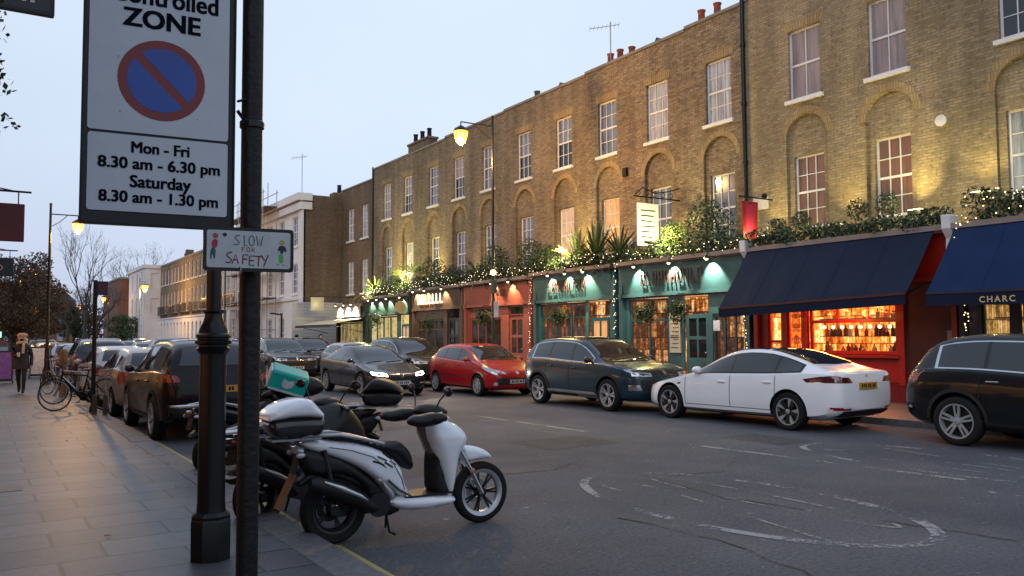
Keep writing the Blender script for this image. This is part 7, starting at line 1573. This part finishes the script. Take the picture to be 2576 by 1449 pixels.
SL = {'S': [[(.95, .98), (.4, .92), (.15, .7), (.5, .52), (.9, .3), (.6, .05), (.0, .08)]], 'L': [[(.2, 1), (.3, .0), (.75, .02)]], 'O': [[(.5 + .42 * math.cos(a), .5 + .5 * math.sin(a)) for a in [2 * PI * i / 12 for i in range(13)]]], 'W': [[(0, 1), (.25, 0), (.5, .7), (.7, .0), (1, 1)]],
      'F': [[(.1, 0), (.15, 1), (.9, 1)], [(.12, .55), (.8, .55)]], 'R': [[(.1, 0), (.15, 1), (.8, .85), (.7, .55), (.15, .5), (.85, 0)]], 'A': [[(0, 0), (.55, 1), (.9, .0)], [(.25, .42), (.75, .42)]], 'E': [[(.9, 1), (.1, .97), (.1, .03), (.8, 0)], [(.1, .52), (.75, .52)]], 'T': [[(0, 1), (1, .96)], [(.5, 1), (.45, 0)]], 'Y': [[(0, 1), (.5, .5)], [(1, 1), (.35, 0)]]}
for ch, x in zip('SLOW', (-.066, -.031, -.008, .024)): hand(SL[ch], x, 2.077, .026, .042, 'ink_teal', .0045)
for ch, x in zip('FOR', (-.034, -.015, .005)): hand(SL[ch], x, 2.052, .014, .018, 'ink_ochre', .004)
for ch, x, y, hh in (('S', -.098, 2.002, .046), ('A', -.072, 2.0, .040), ('F', -.033, 2.0, .038), ('E', -.006, 1.995, .040), ('T', .020, 1.994, .040), ('Y', .044, 1.992, .048)): hand(SL[ch], x, y, .028, hh, 'ink_maroon', .0055)
def figure(parts):
    for poly, m_ in parts:
        mb = MB(); mb.prism(smooth_poly(poly, 2), .002, .003, 'XY'); sobj('drawn_figure', mb, m_, pn, S2)
figure([(circ(-.137, 2.113, .011, 12), 'ink_red'), ([(-.150, 2.098), (-.127, 2.100), (-.130, 2.062), (-.152, 2.062)], 'ink_crimson'), ([(-.155, 2.064), (-.135, 2.064), (-.137, 2.018), (-.143, 2.015), (-.147, 2.045), (-.152, 2.014), (-.158, 2.016)], 'ink_blue'), ([(-.112, 2.123), (-.098, 2.128), (-.090, 2.117), (-.104, 2.107)], 'ink_navy')])
figure([(circ(.128, 2.095, .011, 12), 'ink_yellow'), ([(.112, 2.068), (.118, 2.082), (.140, 2.082), (.148, 2.062), (.143, 2.052), (.136, 2.065), (.134, 2.048), (.122, 2.048), (.120, 2.064), (.110, 2.056)], 'ink_navy'), ([(.114, 2.048), (.134, 2.047), (.134, 2.008), (.116, 2.008)], 'ink_green'), ([(.108, 2.001), (.118, 2.001), (.118, 2.004), (.108, 2.004)], 'ink_navy'), ([(.130, 1.999), (.140, 1.999), (.140, 2.002), (.130, 2.002)], 'ink_navy')])
mb = MB(); mb.tube([(-.040, 1.990, .004), (-.036, 1.975, .006), (-.040, 1.960, .002)], .004, 6); sobj('strap', mb, 'galv', r, S2)

# ------------------------------------------------------------------ cars of the far kerb
FAR = 'cars parked along the far kerb'; NEAR = 'cars parked along the left kerb'; LANE = 'cars queueing in the middle of the road'
make_car('saloon', 'white electric saloon seen from behind, parked before the red shop', 'car_white', (12.93, 11.25, 0), R(92), FAR, details=D_SALOON)
make_car('suv', 'dark blue green family SUV with chrome window line before the teal shops', 'car_teal', (12.78, 15.95, 0), R(-90), FAR, details={**D_SUV, 'clad_mat': 'cladding_pale'})
red = make_car('hatch', 'bright red hatchback parked before the coral shop', 'car_red', (12.75, 21.63, 0), R(-90), FAR, details=D_HATCH)
make_car('bigsuv', 'large black SUV cut off by the right edge', 'car_black', (13.40, 5.60, 0), R(-90), FAR, details=D_BIG)
D_FORD = dict(D_HATCH); D_FORD.update(glass=(1.52, 2.42, 3.42, 3.92), windscreen=(1.22, 2.05), rearglass=(3.12, 4.05), doors=(1.28, 2.42, 3.45), handles=((2.22, .80), (3.28, .83)), mirror=(1.62, .96), plate_r=(.012, .80), plate_f=(.012, .40), roofglass=None, rail=.03,
    extra_side=[('headlamp', ([(-.02, .60), (.30, .68), (.34, .71), (.1, .70), (-.02, .68)], 'headlamp_lit', .008, .05))],
    extra_front=[('headlamp', ([(.42, .575), (.78, .62), (.80, .70), (.46, .655)], 'headlamp_lit', True, .010)), ('grille', ([(-.38, .46), (.38, .46), (.42, .58), (-.42, .58)], 'cladding', False)), ('lower_grille', ([(-.6, .24), (.6, .24), (.62, .33), (-.62, .33)], 'cladding', False)), ('fog_lamp', ([(.55, .36), (.72, .37), (.72, .41), (.55, .40)], 'lamp_clear', True)), ('badge', (circ(0, .60, .05, 12), 'chrome', False, .012))],
    extra_rear=[('tail_lamp', ([(.44, .86), (.90, .86), (.90, .97), (.52, .95)], 'tail_red', True))])
ford = make_car('saloon', 'dark grey car coming down the road with its headlights on', 'car_grey', (10.10, 23.75, 0), R(-91), LANE, details=D_FORD, wheel='twin', name='moving_car')
for s in (-.62, .62): add_light('SPOT', 'headlight_beam', (10.12 + s, 21.35, .64), 45, (1, .92, .8), None, .05, 70, (10.1 + s, 14, .05), .6)
def far_dup(src, label, x, y, rz, frm, to, group, z=0):
    c = dup(src, label, (x, y, z), rz, group)
    if frm != to: repaint(c, frm, to)
    return c
suvs = [o for o in scene.objects if o.get('label', '').startswith('dark blue green')][0]
sal = [o for o in scene.objects if o.get('label', '').startswith('white electric')][0]
far_dup(suvs, 'black SUV parked just beyond the red hatchback', 12.9, 26.9, R(-90), 'car_teal', 'car_black', FAR)
far_dup(red, 'silver hatchback parked beyond the black SUV at the far kerb', 12.9, 31.9, R(-90), 'car_red', 'car_silver', FAR)
far_dup(suvs, 'grey SUV at the far kerb before the brown shop', 12.9, 37.2, R(-90), 'car_teal', 'car_grey', FAR)
far_dup(sal, 'dark saloon at the far kerb before the green shop', 12.9, 42.6, R(-90), 'car_white', 'car_black', FAR)
far_dup(suvs, 'dark compact SUV following behind the moving grey car', 10.4, 33.6, R(-91), 'car_teal', 'car_black', LANE)
far_dup(red, 'silver car third in the queue behind the moving grey car', 10.2, 40.5, R(-90), 'car_red', 'car_silver', LANE)
rn = random.Random(9); cols = ['car_silver', 'car_black', 'car_blue', 'car_white', 'car_grey', 'car_red', 'car_teal', 'car_silver']
word = {'car_silver': 'silver', 'car_black': 'black', 'car_blue': 'blue', 'car_white': 'white', 'car_grey': 'grey', 'car_red': 'red', 'car_teal': 'dark green', 'car_beige': 'beige', 'car_maroon': 'maroon'}
ordn = ['nearest', 'second', 'third', 'fourth', 'fifth', 'sixth', 'seventh', 'eighth', 'ninth', 'tenth']
srcs = [(red, 'car_red', 'hatchback'), (suvs, 'car_teal', 'SUV'), (sal, 'car_white', 'saloon')]
for k in range(7):
    s_, f_, kd = srcs[k % 3]; c_ = cols[(k * 3 + 1) % 8]; far_dup(s_, f'distant {word[c_]} {kd} in the queue, {ordn[k]} beyond the silver one', 10.0 - .25 * k, 47.5 + 6.3 * k, R(-90), f_, c_, LANE)
for k in range(8):
    s_, f_, kd = srcs[(k + 1) % 3]; c_ = cols[(k * 5 + 2) % 8]; far_dup(s_, f'distant {word[c_]} {kd} at the far kerb, {ordn[k]} past the green shop', 13.0, 48.5 + 5.9 * k, R(-90), f_, c_, FAR)
# left kerb
D_H2 = dict(D_HATCH); D_H2['extra_rear'] = [('tail_lamp', (circ(.66, .86, .12, 14), 'tail_red', True, .014)), ('rear_bumper_strip', ([(-.70, .42), (.70, .42), (.70, .47), (-.70, .47)], 'cladding', False)), ('badge', (circ(0, .92, .04, 10), 'chrome', False, .012))]
D_H2['extra_side'] = [('tail_lamp', (circ(3.90, .86, .12, 14), 'tail_red', .010, .05))]
a_ = make_car('suv', 'dark maroon SUV parked beside the foreground column, lamplight in its windows', 'car_maroon', (3.40, 16.40, 0), R(90), NEAR, details=D_SUV)
b_ = make_car('hatch', 'beige grey small hatchback with big round red tail lamps at the left kerb', 'car_beige', (3.35, 21.25, 0), R(90), NEAR, details=D_H2)
far_dup(b_, 'pale blue hatchback at the left kerb beyond the beige one', 3.4, 26.4, R(90), 'car_beige', 'car_silver', NEAR); far_dup(a_, 'grey SUV at the left kerb, fourth car along', 3.45, 31.6, R(90), 'car_maroon', 'car_grey', NEAR)
far_dup(sal, 'blue saloon at the left kerb, fifth car along', 3.4, 36.9, R(90), 'car_white', 'car_blue', NEAR); far_dup(b_, 'silver hatchback at the left kerb, sixth car along', 3.4, 42.1, R(90), 'car_beige', 'car_silver', NEAR)
far_dup(b_, 'red hatchback at the left kerb, seventh car along', 3.4, 47.3, R(90), 'car_beige', 'car_red', NEAR)
for k in range(5):
    s_, f_, kd = srcs[k % 3]; c_ = cols[(k * 3 + 3) % 8]; far_dup(s_, f'distant {word[c_]} {kd} at the left kerb, {ordn[k]} past the red one', 3.4, 53 + 6 * k, R(90), f_, c_, NEAR)

# ------------------------------------------------------------------ scooters and motorcycles parked nose out
SG = 'scooters parked nose out from the left kerb'
make_scooter('scooter', 'white scooter with a white topped luggage box in the foreground', (3.22, 6.68, 0), 0, SG, topbox='gloss', lid='scooter_white', plate=True)
make_scooter('scooter', 'black scooter with a leg apron just behind the white one', (2.80, 7.95, 0), R(28), SG, body='black_gloss', inner='black_plastic', apron=True, decals=False, muffs=False, topbox=None)
s3_ = make_scooter('scooter', 'dark scooter carrying a plain black luggage box and a teal delivery bag', (3.12, 9.65, 0), R(150), SG, body='black_plastic', inner='black_plastic', decals=False, muffs=False, topbox='dark', lid='black_plastic')
make_scooter('scooter', 'dark scooter farthest back in the row, half hidden by the pole', (3.15, 10.9, 0), R(20), SG, body='black_gloss', inner='black_plastic', decals=False, muffs=False)
r = thing('delivery_bag', 'teal food delivery bag lying tilted on the dark scooters', 'bag', (2.80, 8.9, 1.14), R(12)); r.rotation_euler = (R(14), R(18), R(-12))
mb = MB(); mb.box(-.20, .20, -.17, .17, 0, .22); obj('bag', mb, 'teal_bag', r, bevel=.03); mb = MB(); mb.box(-.19, .19, -.185, -.172, .01, .03); mb.box(-.21, -.19, -.15, .15, .02, .2); obj('trim', mb, 'board_white', r)
mb = MB(); mb.prism(smooth_poly([(-.07, .07), (.0, .05), (.06, .09), (.05, .16), (-.01, .13), (-.06, .16)], 1), -.176, -.172); obj('emblem', mb, 'board_white', r)
mb = MB(); inflate(mb, smooth_poly([(-.3, 0), (-.05, .10), (.25, .08), (.38, -.06), (.2, -.16), (-.2, -.14)], 2), 0, .16, .1, .04, .4); r = tag(obj('folded_cover', mb, 'seat_vinyl', smooth=60), 'dark folded cover lying behind the teal bag', 'cover'); r.location = (3.08, 9.45, 1.16)
rn = random.Random(31)
lf = MB()
for k in range(26):
    x = KL - rn.random() ** 2 * .5 + .15; y = rn.uniform(7, 14); z = .128 if x < KL else .012
    if rn.random() < .2: x, y, z = rn.uniform(-1, 2), rn.uniform(5, 16), .128
    a = rn.random() * 6; s_ = rn.uniform(.025, .06); q = MB(); q.add([(x + s_ * math.cos(a), y + s_ * math.sin(a), z), (x - s_ * .4 * math.sin(a), y + s_ * .4 * math.cos(a), z + .012), (x - s_ * math.cos(a), y - s_ * math.sin(a), z + .004), (x + s_ * .4 * math.sin(a), y - s_ * .4 * math.cos(a), z + .01)], [(0, 1, 2, 3)]); lf.add(q.v, q.f)
o_ = obj('fallen_leaves', lf, 'leaf_litter'); o_['kind'] = 'stuff'; o_['label'] = 'scattered brown leaves along the kerb'

# ------------------------------------------------------------------ people
WJ = dict(p={'pelvis': (0, 0, .92), 'waist': (0.02, 0, 1.08), 'chest': (.03, 0, 1.26), 'shl': (.03, 0, 1.36), 'neck': (.03, 0, 1.43), 'chin': (.06, 0, 1.50), 'head': (.04, 0, 1.58), 'crown': (.03, 0, 1.66),
    'ls': (.02, .17, 1.33), 'le': (-.05, .25, 1.06), 'lw': (.06, .26, .84), 'lh': (.10, .255, .76), 'rs': (.03, -.17, 1.33), 're': (.03, -.23, 1.07), 'rw': (.24, -.12, 1.10), 'rh': (.30, -.07, 1.12),
    'lhip': (.0, .085, .84), 'lk': (.14, .08, .48), 'la': (.16, .07, .09), 'lt': (.30, .07, .035), 'rhip': (0, -.085, .84), 'rk': (-.02, -.08, .47), 'ra': (-.22, -.07, .14), 'rt': (-.12, -.07, .04), 'hl': (0, .06, .72), 'hr': (0, -.06, .72)},
    e=[('pelvis', 'waist'), ('waist', 'chest'), ('chest', 'shl'), ('shl', 'neck'), ('neck', 'chin'), ('chin', 'head'), ('head', 'crown'), ('shl', 'ls'), ('ls', 'le'), ('le', 'lw'), ('lw', 'lh'), ('shl', 'rs'), ('rs', 're'), ('re', 'rw'), ('rw', 'rh'), ('pelvis', 'lhip'), ('lhip', 'lk'), ('lk', 'la'), ('la', 'lt'), ('pelvis', 'rhip'), ('rhip', 'rk'), ('rk', 'ra'), ('ra', 'rt')],
    r={'pelvis': (.17, .14), 'waist': (.145, .12), 'chest': (.17, .13), 'shl': (.12, .10), 'neck': .058, 'chin': .07, 'head': .095, 'crown': .06, 'ls': .075, 'le': .052, 'lw': .038, 'lh': .035, 'rs': .075, 're': .052, 'rw': .038, 'rh': .035, 'lhip': .10, 'lk': .065, 'la': .045, 'lt': .035, 'rhip': .10, 'rk': .065, 'ra': .045, 'rt': .035}, neck=1.46, hem=.80, hand_y=.22, hand_z=.80)
for kx in ('hl', 'hr'): WJ['p'].pop(kx)
def hands(pts):
    mb = MB()
    for (x, y, z), d in pts:
        for k in range(4): mb.tube([(x + (k - 1.5) * .016, y, z), (x + (k - 1.5) * .018 + d[0] * .5, y + d[1] * .5, z + d[2] * .5), (x + (k - 1.5) * .016 + d[0] * (.9 + .1 * (k % 2)), y + d[1], z + d[2])], .007, 5)
        mb.tube([(x + .02, y - .02, z + .02), (x + .04, y - .03, z + d[2] * .4)], .008, 5)
    return mb
hair = MB(); hair.ball((.0, 0, 1.60), .115, 10, 0, (1, 1, 1.05)); hair.ball((-.05, 0, 1.52), .10, 8, 0, (.8, 1.1, 1.3))
hat = MB(); hat.ball((-.01, 0, 1.665), .135, 10, 0, (1.05, 1.05, .55)); hat.ball((-.03, 0, 1.715), .025, 6)
scf = MB(); scf.tube([(.03 + .10 * math.cos(a), .11 * math.sin(a), 1.44 + .02 * math.cos(a)) for a in [2 * PI * i / 14 for i in range(14)]], .042, 8, closed=True); scf.tube([(.13, .05, 1.43), (.17, .05, 1.3), (.16, .04, 1.15)], .035, 6)
msk = MB(); msk.ball((.115, 0, 1.535), .05, 8, 0, (.7, 1.1, .9)); nose = MB(); nose.ball((.14, 0, 1.575), .018, 6)
eyes = MB()
for s in (-1, 1): eyes.ball((.125, s * .032, 1.595), .010, 6)
skirt = MB(); skirt.lathe([(.21, .70), (.20, .80), (.18, .95), (.165, 1.10), (.17, 1.2)], 16, Matrix.Diagonal((.85, 1.05, 1, 1)))
cup = MB(); cup.lathe([(.03, 0), (.038, .11), (.04, .12), (.001, .12)], 12, Matrix.Translation((.33, -.05, 1.06)))
make_person('person in a beige beret, dark coat and black mask walking towards the camera', (1.12, 27.9, .12), R(-98), WJ, 'coat_dark', 'trousers', extras=[('hair', hair, 'hat_beige'), ('beret', hat, 'hat_beige'), ('scarf', scf, 'scarf'), ('mask', msk, 'black_matt'), ('nose', nose, 'skin'), ('eyes', eyes, 'black_matt'), ('coat_skirt', skirt, 'coat_dark'), ('cup', cup, 'board_white'), ('fingers', hands([((.10, .255, .75), (0, 0, -.07)), ((.32, -.07, 1.13), (.03, .02, -.04))]), 'skin')])
import copy as _c
J2 = _c.deepcopy(WJ)
hr2 = lambda: (lambda m: (m.ball((-.01, 0, 1.61), .112, 10), m)[1])(MB())
make_person('person in a tan coat on the far pavement, before the white boarding', (15.6, 43.4, .12), R(-100), J2, 'coat_tan', 'trousers', extras=[('hair', hr2(), 'black_matt'), ('coat_skirt', (lambda m: (m.lathe([(.21, .70), (.19, .9), (.17, 1.2)], 14), m)[1])(MB()), 'coat_tan'), ('fingers', hands([((.10, .255, .75), (0, 0, -.07))]), 'skin')])
make_person('person in black on the far pavement left of the one in tan', (15.3, 46.5, .12), R(80), J2, 'black_matt', 'trousers', extras=[('hood', hr2(), 'black_matt'), ('coat_skirt', (lambda m: (m.lathe([(.22, .60), (.20, .9), (.18, 1.2)], 14), m)[1])(MB()), 'black_matt'), ('fingers', hands([((.10, .255, .75), (0, 0, -.07))]), 'skin')])
# signal post and railings before the white building
mb = MB(); mb.tube([(15.2, 49.0, .12), (15.2, 49.0, 3.1)], .06, 8); mb.tube([(15.2, 49.0, 3.0), (14.5, 49.0, 3.1)], .05, 6); tag(obj('signal_post', mb, 'black_iron'), 'black angled post before the white boarding', 'post')
r = thing('railings', 'black iron railings before the scaffolded houses', 'railings', (15.6, 60, .12)); mb = MB(); mb.box(16.0, 16.04, 55, 79, 1.15, 1.19); mb.box(16.0, 16.04, 55, 79, .3, .34); [mb.box(16.0, 16.025, y, y + .025, .12, 1.3) for y in [55 + k * .16 for k in range(150)]]; obj('bars', mb, 'black_iron', r, world=True)
